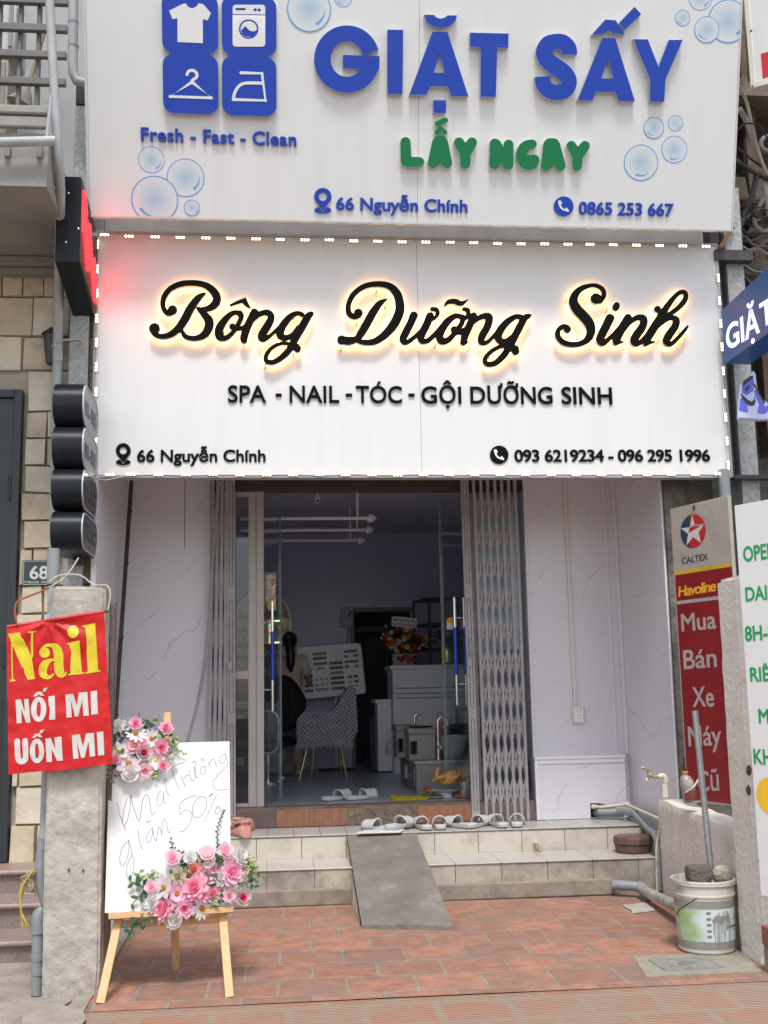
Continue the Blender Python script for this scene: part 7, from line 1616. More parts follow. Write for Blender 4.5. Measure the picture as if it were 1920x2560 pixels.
w2_ = n.new('ShaderNodeTexWave'); w2_.bands_direction = 'Y'; w2_.inputs['Scale'].default_value = 9; l.new(cxn.outputs[0], w2_.inputs['Vector'])
mxx = n.new('ShaderNodeMix'); mxx.data_type = 'RGBA'; l.new(ck.outputs['Fac'], mxx.inputs[0]); l.new(w1_.outputs['Color'], mxx.inputs[6]); l.new(w2_.outputs['Color'], mxx.inputs[7])
rq = n.new('ShaderNodeValToRGB'); rq.color_ramp.interpolation = 'CONSTANT'; rq.color_ramp.elements[0].color = (.17, .17, .20, 1); rq.color_ramp.elements[1].position = .30; rq.color_ramp.elements[1].color = (.42, .42, .46, 1); l.new(mxx.outputs[2], rq.inputs[0]); l.new(rq.outputs[0], b.inputs['Base Color'])
FA = FY(YA-.012)
bo = [(692, 1530), (715, 1490), (770, 1445), (900, 1440), (1030, 1440), (1075, 1390), (1130, 1300), (1175, 1225), (1212, 1205), (1258, 1225), (1268, 1420), (1275, 1640), (1240, 1680), (1225, 1735), (1050, 1755), (900, 1745), (695, 1770)]
bo2 = FA.pz(bo, zp); bx_0 = min(p[0] for p in bo2); bx_1 = max(p[0] for p in bo2); by0 = min(p[1] for p in bo2); by1 = max(p[1] for p in bo2)
gp_ = [(bx_0+(bx_1-bx_0)*i/26, by0+(by1-by0)*j/26) for i in range(1, 26) for j in range(1, 26)]
gp_ = [q for q in gp_ if inside(np.array([q[0]]), np.array([q[1]]), bo2)[0]]
V, tri, ed = region([bo2], (), gp_)
bm_2 = M(); wv_ = lambda u, v: .012*sin(u*26+v*5)+.010*NZ.noise(Vector((u*7, v*5, 2)))-.05*max(0, (v-by0)/(by1-by0)-.45)
bm_2.v = [tuple(FA.w(u, v, wv_(u, v))) for u, v in V]; bm_2.f = list(tri)
k = len(bm_2.v); hull = [FA.w(u, v, wv_(u, v)) for u, v in bo2]
top_e = [i for i in range(len(bo2)) if 1 <= i <= 12]
for a, b_ in zip(top_e[:-1], top_e[1:]): bm_2.quad(hull[a], hull[b_], hull[b_]+Vector((0, .5, -.01)), hull[a]+Vector((0, .5, -.01)))
O('cloth', bm_2, mw_, bl, ang=60)
fg = M()
for i in range(60):
    t = i/59; x = 690+(1228-690)*t; y = 1768-20*sin(t*pi)*1+(-22*t)
    q = FA.w(*FA.pz([(x, y-6)], zp)[0], .004); d = Vector((random.uniform(-.012, .012), random.uniform(-.01, .006), -random.uniform(.05, .085)))
    fg.tube([q, q+d*.5+Vector((random.uniform(-.008, .008), 0, 0)), q+d], [.006, .006, .002], 5)
O('fringe', fg, mat('fringe_white', (.42, .42, .44), .9), bl)
# counter
yC = P(979, 1936, Z=Zf).y
ct = T('reception_counter', 'white reception counter with three grooves across its front', 'counter', (P(1080, 1900, Y=yC).x, yC+.3, Zf))
cxl = P(984, 1800, Y=yC).x; czt = P(1080, 1672, Y=yC).z; cxr = XI1-.02
O('front_panel', M().box(cxl, cxr, yC, yC+.04, Zf, czt-.003), M_wht, ct, bev=.003)
O('side_panel', M().box(cxl, cxl+.04, yC+.0405, yC+.62, Zf, czt-.003), M_wht, ct, bev=.003)
O('top', M().box(cxl-.03, cxr, yC-.03, yC+.65, czt-.002, czt+.045), M_wht, ct, bev=.005)
O('desk', M().box(cxl-.16, cxl-.001, yC+.25, yC+.9, Zf+.02, P(968, 1757, Y=yC+.3).z).box(cxl-.19, cxl-.001, yC+.22, yC+.9, P(968, 1757, Y=yC+.3).z+.001, P(968, 1757, Y=yC+.3).z+.04), M_wht, ct, bev=.004)
for y in (985, 1040, 1085):
    z = I(zq, 500, y, yC).z; O('groove', M().box(cxl+.02, cxr, yC-.0035, yC-.0005, z-.006, z+.006), mat('groove_grey', (.24, .25, .26), .5), ct)
# congratulation flowers
Yf = yC+.18
fb = T('congratulation_basket', 'basket of red, orange and white roses with a greeting card on the counter', 'flower basket', (I(zq, 450, 750, Yf).x, Yf, czt+.046))
c = I(zq, 448, 755, Yf); sB = MPP(Yf)/4.097
O('basket', M().lathe([(110*sB, 0), (113*sB, 8*sB), (125*sB, 120*sB), (118*sB, 120*sB), (100*sB, 15*sB)], (c.x, Yf, czt+.046), 28, 1, .6), mat('cream_basket', (.47, .42, .36), .8, var=.15, scale=3, stretch=(40, 40, 1), bump=.5, bscale=20), fb)
# ---- flowers
def petal(L, W, tilt, cup, ruff=0, nu=4, nv=5, tip=.0):
    """one petal growing along +y from the origin, face to +z"""
    def f(u, v):
        w_ = W*(sin(pi*min(1, .12+v*.80))**.7)*(1-tip*v*v)
        x = (u-.5)*w_; a = tilt+cup*v
        y = L*v*cos(tilt+cup*v*.5); z = L*v*sin(tilt+cup*v*.5)+cup*.35*(x*x)/max(W, 1e-6)*2
        return (x, y, z+ruff*L*sin(u*9+v*3)*v*v)
    m_ = M(); m_.grid(f, nu, nv); return m_
def ring(m_, n, L, W, tilt, cup, r0, z0, ph, ruff=0, jit=.12, tip=0):
    for i in range(n):
        a = ph+2*pi*i/n+random.uniform(-jit, jit)
        p = petal(L*random.uniform(.9, 1.1), W, tilt+random.uniform(-.1, .1), cup, ruff, tip=tip)
        m_.add(p, Matrix.Rotation(a, 4, 'Z') @ Matrix.Translation((0, r0, z0)))
def fl_mesh(kind):
    a, b, c_ = M(), M(), M()                          # outer petals, inner petals, centre; radius 1, facing +z
    if kind == 'rose':
        ring(a, 6, .95, .95, .25, .75, .08, -.10, 0); ring(a, 5, .80, .85, .75, .55, .06, 0, .5); ring(b, 4, .62, .65, 1.0, .5, .05, .06, .2); ring(b, 3, .5, .5, 1.25, .45, .02, .08, .9); ring(b, 3, .42, .34, 1.45, .4, .0, .10, .3)
    elif kind == 'daisy':
        ring(a, 12, .95, .34, .12, .1, .12, 0, 0, 0, .06); c_.ball((0, 0, .05), .26, 12, (1, 1, .6), jit=.04)
    elif kind == 'cosmos':
        ring(a, 7, 1.0, .62, .18, .25, .05, 0, 0, .03); c_.ball((0, 0, .06), .22, 12, (1, 1, .6), jit=.04)
    elif kind == 'poppy':
        ring(a, 5, .95, 1.0, .3, .5, .05, -.04, 0, .04); ring(a, 5, .75, .8, .6, .45, .05, .02, .6, .05); c_.ball((0, 0, .14), .17, 12, (1, 1, .7), jit=.1)
    else:                                            # ruffled carnation or peony
        for k, (n_, L, t) in enumerate(((9, .95, .15), (9, .88, .45), (8, .76, .75), (7, .62, 1.0), (6, .48, 1.25), (4, .36, 1.42))): ring(a if k < 3 else b, n_, L, .52, t, .35, .04, -.05+.03*k, k*.4, .085, .2)
    return a, b, c_
FC = {}
def pet(name, c_):
    m_ = mat('petal_'+name, c_, .6, var=.08, scale=30, spec=.25); b_ = m_.node_tree.nodes['Principled BSDF']
    n_, l_ = m_.node_tree.nodes, m_.node_tree.links
    if 'tl' not in n_:
        t_ = n_.new('ShaderNodeBsdfTranslucent'); t_.name = 'tl'; t_.inputs[0].default_value = (*c_, 1); x_ = n_.new('ShaderNodeMixShader'); x_.inputs[0].default_value = .4; l_.new(b_.outputs[0], x_.inputs[1]); l_.new(t_.outputs[0], x_.inputs[2]); l_.new(x_.outputs[0], n_['Material Output'].inputs[0])
    return m_
PET = {'w': ((.86, .85, .84), (.84, .83, .78)), 'c': ((.74, .70, .56), (.70, .64, .45)), 'p': (srgb(253, 212, 229), srgb(250, 184, 211)), 'd': (srgb(252, 200, 217), srgb(248, 172, 198)), 'lp': (srgb(253, 224, 233), srgb(251, 206, 221)), 'wp': ((.76, .68, .66), srgb(240, 70, 140)), 'hp': (srgb(253, 200, 219), srgb(247, 156, 186)), 'pe': (srgb(252, 190, 178), srgb(246, 164, 148)), 'wpk': ((.80, .70, .74), srgb(240, 170, 200)), 'red': ((.30, .012, .014), (.22, .008, .01)), 'or': (srgb(232, 128, 50), srgb(236, 150, 60)), 'co': (srgb(214, 110, 78), srgb(206, 96, 64)), 'ye': (srgb(236, 176, 70), srgb(240, 190, 90))}
CEN = {'o': mat('flower_centre', srgb(240, 150, 20), .8, bump=1, bscale=200), 'y': mat('flower_centre_yellow', srgb(222, 190, 60), .8), 'k': mat('flower_centre_dark', (.09, .02, .05), .8)}
KIND = {'rose': 'rose', 'daisy': 'daisy', 'cosmos': 'cosmos_flower', 'poppy': 'anemone_flower', 'carn': 'carnation'}
def flower(par, kind, colr, pos, r, face, cen='o', ref=None):
    key = (kind, colr, cen)
    if key not in FC:
        random.seed(hash(kind) % 1 + len(FC)*7+3)
        a, b, c_ = fl_mesh(kind)
        def mk(nm, m_, mt):
            me = bpy.data.meshes.new(nm); me.from_pydata(m_.v, [], m_.f); me.update(); me.shade_smooth()
            for q in mt: me.materials.append(q)
            return me
        na = len(a.f); a.add(b); me = mk(KIND[kind], a, [pet(colr, PET[colr][0]), pet(colr+'_in', PET[colr][1])])
        for p in me.polygons[na:]: p.material_index = 1
        FC[key] = (me, mk('flower_centre', c_, [CEN[cen]]) if c_.v else None)
    me, mc = FC[key]
    o = bpy.data.objects.new(KIND[kind], me); COL.objects.link(o); o.parent = par; ORIG[o.name] = Vector((0, 0, 0))
    q = Vector(face).normalized().to_track_quat('Z', 'Y').to_matrix() @ Matrix.Rotation(random.uniform(0, 6.28), 3, 'Z')
    o.matrix_local = Matrix.Translation(Vector(pos)-ORIG[par.name]) @ q.to_4x4() @ Matrix.Scale(r, 4)
    if mc:
        c_ = bpy.data.objects.new('flower_centre', mc); COL.objects.link(c_); c_.parent = o
    return o
random.seed(4)
fc = I(zq, 448, 520, Yf)
O('foliage', M().ball((fc.x, Yf+.02, fc.z-.02), 1, 18, (225*sB, .17, 105*sB), jit=.12), mat('basket_foliage', (.03, .06, .03), .7, var=.4, scale=20), fb)
for k in range(44):
    a = random.uniform(0, 2*pi); rr = sqrt(random.random())
    u, v = rr*cos(a), rr*sin(a)
    p = (fc.x+u*225*sB, Yf-.03-.20*sqrt(max(0, 1-rr*rr)), fc.z+.02+v*118*sB)
    cl_ = random.choice(('w', 'w', 'red', 'or', 'co', 'or', 'red', 'ye', 'w'))
    flower(fb, 'rose', cl_, p, random.uniform(28, 36)*sB, (u*.8, -1, v*.6+.2))
for x, y in ((265, 350), (380, 375), (235, 432), (215, 470), (590, 372), (680, 455), (500, 378)):
    q = I(zq, x, y, Yf-.05); O('bud', M().ball(q, 13*sB, 8, (.8, .8, 1.2)), pet('w', (0, 0, 0)), fb); O('stem', M().tube([q, q.lerp(fc, .5)], .003, 5), mat('stem_green', (.06, .12, .04), .6), fb)
O('ribbon', M().tube([I(zq, x, y, Yf-.10) for x, y in ((380, 660), (420, 690), (470, 650), (520, 690), (560, 655))], [.008, .03, .012, .03, .008], 8, smooth=4), mat('red_ribbon', (.30, .02, .03), .5), fb)
for x0, x1 in ((430, 400), (460, 500), (510, 560)): O('ribbon', M().tube([I(zq, x0, 680, Yf-.11), I(zq, (x0+x1)/2+6, 710, Yf-.11), I(zq, x1, 742, Yf-.11)], [.008, .010, .004], 6, smooth=3), mat('red_ribbon', (0, 0, 0)), fb)
FK = FY(Yf-.16); cardp = [(335, 250), (450, 256), (585, 275), (588, 300), (578, 330), (584, 365), (530, 372), (440, 362), (330, 350), (318, 320), (328, 290), (322, 262)]
O('greeting_card', plate(M(), FK, [FK.pz(cardp, zq)], (), -.003, 0), mat('card_white', (.72, .73, .76), .5), fb)
for s, x0, y0, x1, y1 in (('Bên Ngọc Chúc Bông', 342, 288, 575, 313), ('Khai Trương Hồng Phát', 326, 336, 578, 356)):
    O('lettering', text(M(), FK, s, (900+x0/4.097, 1480+y0/4.097), (900+x1/4.097, 1480+y1/4.097), 5.6, .03, .0004, .0016, up=True), mat('card_red', (.36, .06, .05), .5), fb)
O('card_stick', M().cyl(I(zq, 450, 360, Yf-.155), I(zq, 448, 520, Yf-.1), .004, 6), M_wood, fb)
# black shelf, plant
sf = T('metal_shelf', 'black open metal shelf frame standing behind the counter flowers', 'shelf', (I(zq, 760, 750, yC+.5).x, yC+.5, czt))
ya, yb_ = yC+.45, yC+1.0
zb_0, zt_0 = czt+.046, I(zq, 720, 65, ya).z
xs0, xs1 = I(zq, 715, 400, ya).x, I(zq, 1010, 400, ya).x
bar = M()
for x, Y in ((xs0, ya), (xs1, ya), (xs0-.12, yb_), (xs1-.12, yb_), ((xs0+xs1)/2, ya)): O('upright', M().box(x-.014, x+.014, Y-.014, Y+.014, Zf+.2, zt_0), M_dark, sf)
for z in (zt_0, zb_0+(zt_0-zb_0)*.62, zb_0+(zt_0-zb_0)*.25):
    O('shelf_rail', M().beam((xs0, ya, z), (xs1, ya, z), .026, .024).beam((xs0, ya, z), (xs0-.12, yb_, z), .026, .024).beam((xs0-.12, yb_, z), (xs1-.12, yb_, z), .026, .024), M_dark, sf)
    O('shelf_board', M().hexa([(xs0, ya+.02, z-.005), (xs1, ya+.02, z-.005), (xs1-.12, yb_-.02, z-.005), (xs0-.12, yb_-.02, z-.005)], [(xs0, ya+.02, z+.005), (xs1, ya+.02, z+.005), (xs1-.12, yb_-.02, z+.005), (xs0-.12, yb_-.02, z+.005)]), mat('shelf_dark', (.06, .06, .065), .4), sf)
pt = T('potted_plant', 'dark leafy plant in a gold pot on the counter', 'plant', (I(zq, 898, 745, yC+.2).x, yC+.2, czt+.046))
c = I(zq, 898, 745, yC+.2)
O('pot', M().lathe([(.05, 0), (.085, .02), (.095, .10), (.085, .19), (.078, .19), (.075, .05)], (c.x, yC+.2, czt+.046), 24), mat('gold_pot', (.52, .40, .14), .22, metal=.9), pt)
def leaf_m(L, W, bend=.4):
    m_ = M(); m_.grid(lambda u, v: ((u-.5)*W*sin(pi*min(1, .08+v*.92))**.8, L*v, -bend*L*v*v+abs(u-.5)*W*.25), 2, 6); return m_
lf = M()
for k in range(26):
    a = random.uniform(0, 6.28); e = random.uniform(.2, 1.3)
    d = Vector((cos(a)*cos(e), sin(a)*cos(e), sin(e)))
    q = d.to_track_quat('Y', 'Z').to_matrix().to_4x4()
    lf.add(leaf_m(random.uniform(.14, .26), random.uniform(.05, .09)), Matrix.Translation(Vector((c.x, yC+.2, czt+.24))+d*random.uniform(.02, .14)) @ q)
O('leaves', lf, mat('dark_leaf', (.022, .05, .032), .45, var=.3), pt, ang=180)
# label hanging on the handle
tg = T('door_tag', 'orange and white paper tag hanging on the right door handle', 'tag', I(zq, 930, 385, 1.86)); FT = FY(1.86)
O('card', plate(M(), FT, [FT.pz([(888, 320), (978, 318), (978, 382), (890, 384)], zq)], (), -.003, 0), mat('tag_white', (.62, .61, .62), .5), tg)
O('card_top', plate(M(), FT, [FT.pz([(886, 318), (886, 285), (905, 265), (940, 256), (972, 258), (972, 316)], zq)], (), -.003, 0), mat('tag_orange', srgb(222, 150, 20), .5), tg)
# pedicure platform
yF = P(1041, 1983, Z=Zf).y; yBk = min(P(980, 1948, Z=Zf).y, yF+1.3)
M_tp = mat('taupe_laminate', (.25, .235, .215), .5, var=.12, scale=4)
M_tpt = mat('taupe_top', (.33, .315, .295), .4, var=.08)
wc = T('wash_platform', 'low taupe platform cabinet carrying the foot basin and stools', 'cabinet', (P(1100, 1950, Y=yF).x, yF+.5, Zf))
wx0 = P(1041, 1950, Y=yF).x; wzt = P(1038, 1903, Y=yF).z
O('body', M().box(wx0, XI1-.01, yF, yBk, Zf+.001, wzt-.03), M_tp, wc, bev=.004)
O('top', M().box(wx0-.015, XI1-.01, yF-.015, yBk+.02, wzt-.029, wzt), M_tpt, wc, bev=.004)
for Y0, Y1 in ((yF+.08, yF+.55), (yF+.62, yBk-.1)): O('drawer', M().box(wx0-.012, wx0-.0005, Y0, Y1, Zf+.06, wzt-.06), M_tp, wc, bev=.003)
O('drawer_handle', M().tube([(wx0-.013, yF+.25, wzt-.14), (wx0-.035, yF+.26, wzt-.14), (wx0-.035, yF+.34, wzt-.14), (wx0-.013, yF+.35, wzt-.14)], .006, 8), M_chrome, wc)
O('socket_plate', M().box(wx0-.018, wx0-.0125, yF+.65, yF+.78, wzt-.20, wzt-.08), M_wht, wc)
def stool(label, x0, x1, y0, y1, Y, dep, niche):
    r = T('foot_stool', label, 'stool', (I(zq, (x0+x1)/2, y1, Y).x, Y, wzt), 'taupe stool blocks on the platform')
    a, b = I(zq, x0, y1, Y), I(zq, x1, y0, Y); zt_ = b.z
    fs = Fr((a.x, Y, wzt+.001), (0, 1, 0), (0, 0, 1))
    fr_ = Fr((0, Y, 0), (1, 0, 0), (0, 0, 1)); ww = b.x-a.x
    nx0, nx1 = a.x+.03, a.x+.03+ww*.30
    O('body', plate(M(), fr_, [[(a.x, wzt+.001), (b.x, wzt+.001), (b.x, zt_-.06), (a.x, zt_-.06)]], [[(a.x+ww*niche[0], wzt+.05), (a.x+ww*niche[1], wzt+.05), (a.x+ww*niche[1], wzt+.05+(zt_-wzt)*.42), (a.x+ww*niche[0], wzt+.05+(zt_-wzt)*.42)]], -dep, 0), M_tp, r, bev=.003)
    O('back', M().box(a.x+.01, b.x-.01, Y+dep-.04, Y+dep-.02, wzt+.02, zt_-.07), M_tp, r)
    O('cushion', M().box(a.x-.01, b.x+.01, Y-.01, Y+dep+.01, zt_-.059, zt_), mat('grey_cushion', (.24, .23, .225), .6, var=.1), r, bev=.014)
ys1, ys2 = yF+.18, yF+.62
stool('taupe stool block nearer the basin with a red tray on it', 508, 768, 1392, 1705, ys1, .34, (.04, .30))
stool('taupe stool block behind the other, nearer the plastic bag', 380, 560, 1362, 1640, ys2, .34, (.05, .36))
tr = T('red_tray', 'small dark red tray lying on the nearer stool block', 'tray', I(zq, 625, 1380, ys1+.1)); q = I(zq, 625, 1384, ys1+.12); zst = I(zq, 600, 1392, ys1).z
O('tray', M().lathe([(.10, 0), (.13, .012), (.125, .014), (.095, .004)], (q.x, ys1+.14, zst+.001), 4, 1, .6), mat('tray_red', (.16, .02, .02), .35), tr)
O('comb', M().box(q.x-.06, q.x+.05, ys1+.10, ys1+.13, zst+.006, zst+.012), M_dark, tr)
def faucet(label, bx, by, zz0, tx, ty, Y, rad_):
    r = T('faucet', label, 'faucet', I(zq, bx, by, Y))
    a = I(zq, bx, by, Y); a.z = zz0
    t = I(zq, bx, ty, Y); w_ = I(zq, tx, ty, Y).x-a.x
    pts = [a+Vector((0, 0, .03)), Vector((a.x, Y, t.z-w_*.5))]+[Vector((a.x+w_/2-w_/2*cos(radians(k)), Y, t.z-w_*.5+w_*.5*sin(radians(k)))) for k in range(20, 181, 20)]+[Vector((a.x+w_, Y, t.z-w_*.9))]
    O('spout', M().tube(pts, rad_, 12), M_chrome, r)
    O('body', M().cyl(a+Vector((0, 0, .001)), a+Vector((0, 0, .16)), rad_*1.5, 16), M_chrome, r)
    O('flange', M().cyl(a+Vector((0, 0, .0005)), a+Vector((0, 0, .01)), rad_*2.2, 16), M_chrome, r)
    O('knob', M().cyl(a+Vector((0, -rad_*1.2, .12)), a+Vector((0, -rad_*1.2-.05, .12)), rad_*1.5, 14), M_chrome, r)
    return r
faucet('tall chrome gooseneck faucet standing before the foot basin', 806, 1700, wzt, 895, 1282, yF+.10, .014)
faucet('chrome gooseneck faucet rising behind the stool blocks', 560, 1350, wzt, 618, 1252, yF+.98, .014)
bs = T('foot_basin', 'large round white ceramic foot basin on the platform', 'basin', (I(zq, 940, 1660, yF+.42).x, yF+.42, wzt))
c = I(zq, 935, 1468, yF+.42); rb_ = (I(zq, 1100, 1468, yF+.42).x-I(zq, 768, 1468, yF+.42).x)/2; hb_ = c.z-wzt
O('bowl', M().lathe([(rb_*.45, .002), (rb_*.62, hb_*.12), (rb_*.86, hb_*.5), (rb_*.97, hb_*.9), (rb_, hb_), (rb_*.96, hb_), (rb_*.82, hb_*.5), (rb_*.5, hb_*.2), (0, hb_*.16)], (c.x, yF+.42, wzt), 40), mat('ceramic_grey_white', (.52, .53, .54), .12, var=.02), bs)
O('drain_hole', M().cyl((c.x, yF+.42, wzt+hb_*.165), (c.x, yF+.42, wzt+hb_*.175), .03, 14), M_chrome, bs)
def bag(name, label, x0, x1, y0, y1, Y, mt, zb_):
    r = T(name, label, 'bag', (I(zq, (x0+x1)/2, y1, Y).x, Y, zb_))
    a, b = I(zq, x0, y1, Y), I(zq, x1, y0, Y); cx, w_, hh = (a.x+b.x)/2, (b.x-a.x)/2, b.z-zb_
    sec = [(cx, Y, zb_+.002, w_*.8, w_*.6), (cx, Y, zb_+hh*.2, w_, w_*.7), (cx, Y, zb_+hh*.5, w_*.95, w_*.65), (cx, Y, zb_+hh*.75, w_*.6, w_*.45), (cx, Y, zb_+hh*.85, w_*.25, w_*.2), (cx+.01, Y, zb_+hh, w_*.5, w_*.25)]
    O('body', loft(sec, 18), mt, r, ang=60)
    O('handle', M().tube([(cx-w_*.3, Y, zb_+hh*.95), (cx-w_*.4, Y, zb_+hh*1.2), (cx, Y, zb_+hh*1.28), (cx+w_*.35, Y, zb_+hh*1.15), (cx+w_*.3, Y, zb_+hh*.95)], .005, 6, smooth=3), mt, r)
bag('pink_bag', 'pink plastic bag standing behind the foot basin', 752, 900, 1325, 1500, yF+.72, mat('pink_plastic', (.42, .10, .11), .35, var=.2), wzt)
bag('clear_bag', 'crumpled clear plastic bag at the far end of the platform', 255, 380, 1462, 1600, yBk-.18, mat('cloudy_plastic', (.36, .36, .38), .25, var=.4, scale=14), wzt)
gs = T('grey_ottoman', 'grey upholstered seat block behind the basin at right', 'seat', (I(zq, 1020, 1600, yF+1.0).x, yF+1.0, wzt))
a, b = I(zq, 925, 1600, yF+1.0), I(zq, 1125, 1352, yF+1.0)
O('seat', M().box(a.x, b.x+.2, yF+.98, yF+1.25, wzt+.001, b.z-.06), mat('charcoal_fabric', (.045, .048, .05), .85, var=.2), gs, bev=.02)
O('cushion', M().box(a.x-.01, b.x+.21, yF+.97, yF+1.26, b.z-.058, b.z), mat('charcoal_fabric', (0, 0, 0)), gs, bev=.02)
gb = T('towel_box', 'pale grey box propped on the ottoman beside the door handles', 'box', (I(zq, 1055, 1300, yF+1.05).x, yF+1.05, b.z))
a2, b2 = I(zq, 1000, 1345, yF+1.05), I(zq, 1112, 1172, yF+1.05)
O('body', M().box(a2.x, b2.x+.1, yF+1.02, yF+1.2, b.z+.001, b2.z-.03), mat('pale_box', (.36, .37, .36), .6), gb, bev=.01)
O('lid', M().box(a2.x-.008, b2.x+.108, yF+1.01, yF+1.21, b2.z-.029, b2.z), mat('pale_box2', (.44, .45, .44), .6), gb, bev=.01)
# back room stuff
bn = T('towel_bin', 'dark bin piled with dark towels beside the back doorway', 'bin', (I(zq, 190, 1680, yC+.7).x, yC+.7, Zf))
a, b = I(zq, 95, 1680, yC+.7), I(zq, 270, 1290, yC+.7)
O('bin', M().box(a.x, b.x-.02, yC+.6, yC+.95, Zf+.001, b.z), mat('bin_black', (.012, .013, .016), .5), bn, bev=.01)
tw_ = M()
for k in range(5): tw_.box(a.x+.01*k, b.x-.03-.01*(k % 2), yC+.6, yC+.92, b.z+.002+k*.045, b.z+.002+k*.045+.041)
O('towels', tw_, mat('dark_towels', (.05, .065, .07), .95, var=.3, bump=1, bscale=80), bn, bev=.014)
eb = T('electric_panel', 'lilac fuse box cover with a loose cable on the back wall', 'fuse box', I(zp, 1165, 645, YB-.05)); FE = FY(YB-.03)
O('cover', plate(M(), FE, [FE.pz([(1120, 455), (1225, 455), (1215, 646), (1102, 640)], zp)], (), -.03, .02), mat('panel_lilac', (.36, .36, .46), .4), eb, bev=.006)
O('cable', M().tube([I(zp, x, y, YB-.07) for x, y in ((1225, 490), (1200, 500), (1198, 545))], .008, 6, smooth=3), M_dark, eb)
O('cable', M().tube([I(zp, x, y, YB-.02) for x, y in ((1188, 648), (1184, 700), (1180, 790))], .006, 6), M_dark, eb)
# trolley seen through the left pane
ty_ = 4.2
tl = T('salon_trolley', 'salon trolley with bowls and white boxes behind the left pane', 'trolley', (I(zp, 160, 2000, ty_).x, ty_, Zf))
tx0, tx1 = I(zp, 60, 1700, ty_).x, I(zp, 300, 1700, ty_).x
for y in (1420, 1700, 1840): O('shelf', M().box(tx0, tx1, ty_, ty_+.35, I(zp, 100, y, ty_).z-.02, I(zp, 100, y, ty_).z), mat('trolley_grey', (.2, .2, .2), .4), tl, bev=.004)
for x in (tx0+.02, tx1-.02):
    for Y in (ty_+.02, ty_+.33): O('post', M().cyl((x, Y, Zf+.03), (x, Y, I(zp, 100, 1400, ty_).z), .012, 8), M_chrome, tl)
for x0, x1, y0, y1, c_ in ((95, 228, 1345, 1418, (.5, .5, .48)), (100, 225, 1470, 1520, (.62, .6, .56)), (120, 190, 1870, 1960, (.4, .4, .4))):
    nm = T('storage_carton', {1345: 'pale carton on the top shelf of the salon trolley', 1470: 'white folded towel block under the trolley top', 1870: 'small grey tin low on the salon trolley'}[y0], 'carton', I(zp, x0, y1, ty_+.05))
    p0, p1 = I(zp, x0, y1, ty_+.05), I(zp, x1, y0, ty_+.05); O('body', M().box(p0.x, p1.x, ty_+.05, ty_+.25, p0.z, p1.z), mat('carton_%d' % y0, c_, .6, var=.15), nm, bev=.006); O('band', M().box(p0.x-.002, p1.x+.002, ty_+.048, ty_+.252, p0.z+(p1.z-p0.z)*.45, p0.z+(p1.z-p0.z)*.6), M_tpt, nm)
# offerings on the floor
yo = 2.05
def OI(x, y): return P(900+x/4.097, 1480+y/4.097, Z=Zf)
ycl = T('yellow_cloth', 'bright yellow cloth sheet lying on the shop floor', 'cloth', OI(500, 2110))
cq = [OI(300, 2090), OI(640, 2083), OI(725, 2105), OI(700, 2132), OI(350, 2148)]
m_ = M(); n_ = 14
def yc(u, v):
    a = cq[0].lerp(cq[2] if False else OI(735, 2098), u); b = cq[4].lerp(cq[3], u); q = a.lerp(b, v); return (q.x+random.uniform(-.006, .006), q.y+random.uniform(-.006, .006), Zf+.004+.007*abs(NZ.noise(Vector((u*9, v*6, 1)))))
m_.grid(yc, 16, 8); O('cloth', m_, mat('yellow_fabric', srgb(230, 214, 30), .75, var=.08, scale=12), ycl, ang=180); tag(ycl, kind=None)
def dish(name, label, x, y, r, colr=(.6, .6, .58), Y=None):
    q = OI(x, y); t = T(name, label, 'plate', (q.x, q.y, Zf))
    O('plate', M().lathe([(r*.5, .001), (r*.6, .004), (r, .022), (r*.97, .024), (r*.58, .008), (0, .007)], (q.x, q.y, Zf), 28), mat('plate_%.2f' % colr[0], colr, .25), t); return q, t
M_chk = mat('boiled_chicken', srgb(196, 148, 78), .35, var=.25, scale=14, bump=.4, bscale=120)
q, t = dish('offering_plate', 'long white platter on a foot under the boiled chicken', 860, 2100, .12)
t.location.z += .035; t.scale = (1.35, 1, 1.3); O('foot', M().lathe([(.06, -.026), (.05, 0)], q, 20), M_wht, t)
cq_ = q+Vector((0, .02, .04)); S_ = MPP(q.y)/4.097
chk = T('boiled_chicken', 'whole boiled chicken with its head raised on the white platter', 'chicken', (q.x, q.y, Zf+.03))
ms_ = M()
X0 = lambda x, y, dy=0: Vector((P(900+x/4.097, 1480+y/4.097, Y=q.y+dy).x, q.y+dy, P(900+x/4.097, 1480+y/4.097, Y=q.y+dy).z))
J2 = [(X0(900, 1905), .082, .074), (X0(980, 1880), .07, .07), (X0(1040, 1850), .024), (X0(835, 1925), .062), (X0(780, 1900), .030), (X0(785, 1850), .020), (X0(800, 1805), .022), (X0(825, 1800), .008),
      (X0(870, 1895, -.06), .022), (X0(820, 1900, -.08), .016), (X0(760, 1920, -.07), .014), (X0(735, 1950, -.05), .010), (X0(960, 1905, -.06), .028), (X0(1020, 1875, -.07), .014), (X0(1010, 1820, -.05), .010), (X0(990, 1795, -.05), .006)]
skin_b = [(0, 1), (1, 2), (0, 3), (3, 4), (4, 5), (5, 6), (6, 7), (0, 8), (8, 9), (9, 10), (10, 11), (0, 12), (12, 13), (13, 14), (14, 15)]
off = ORIG[chk.name]
skin_body('body', [((j[0]-off), *j[1:]) for j in J2], skin_b, M_chk, chk)
O('comb', M().ball(X0(800, 1786), .016, 8, (1.3, .4, .8), jit=.25), mat('comb_red', (.36, .09, .04), .5), chk)
O('beak', M().cyl(X0(828, 1800), X0(846, 1806), .007, 8, .001), mat('beak_tan', (.4, .3, .12), .5), chk)
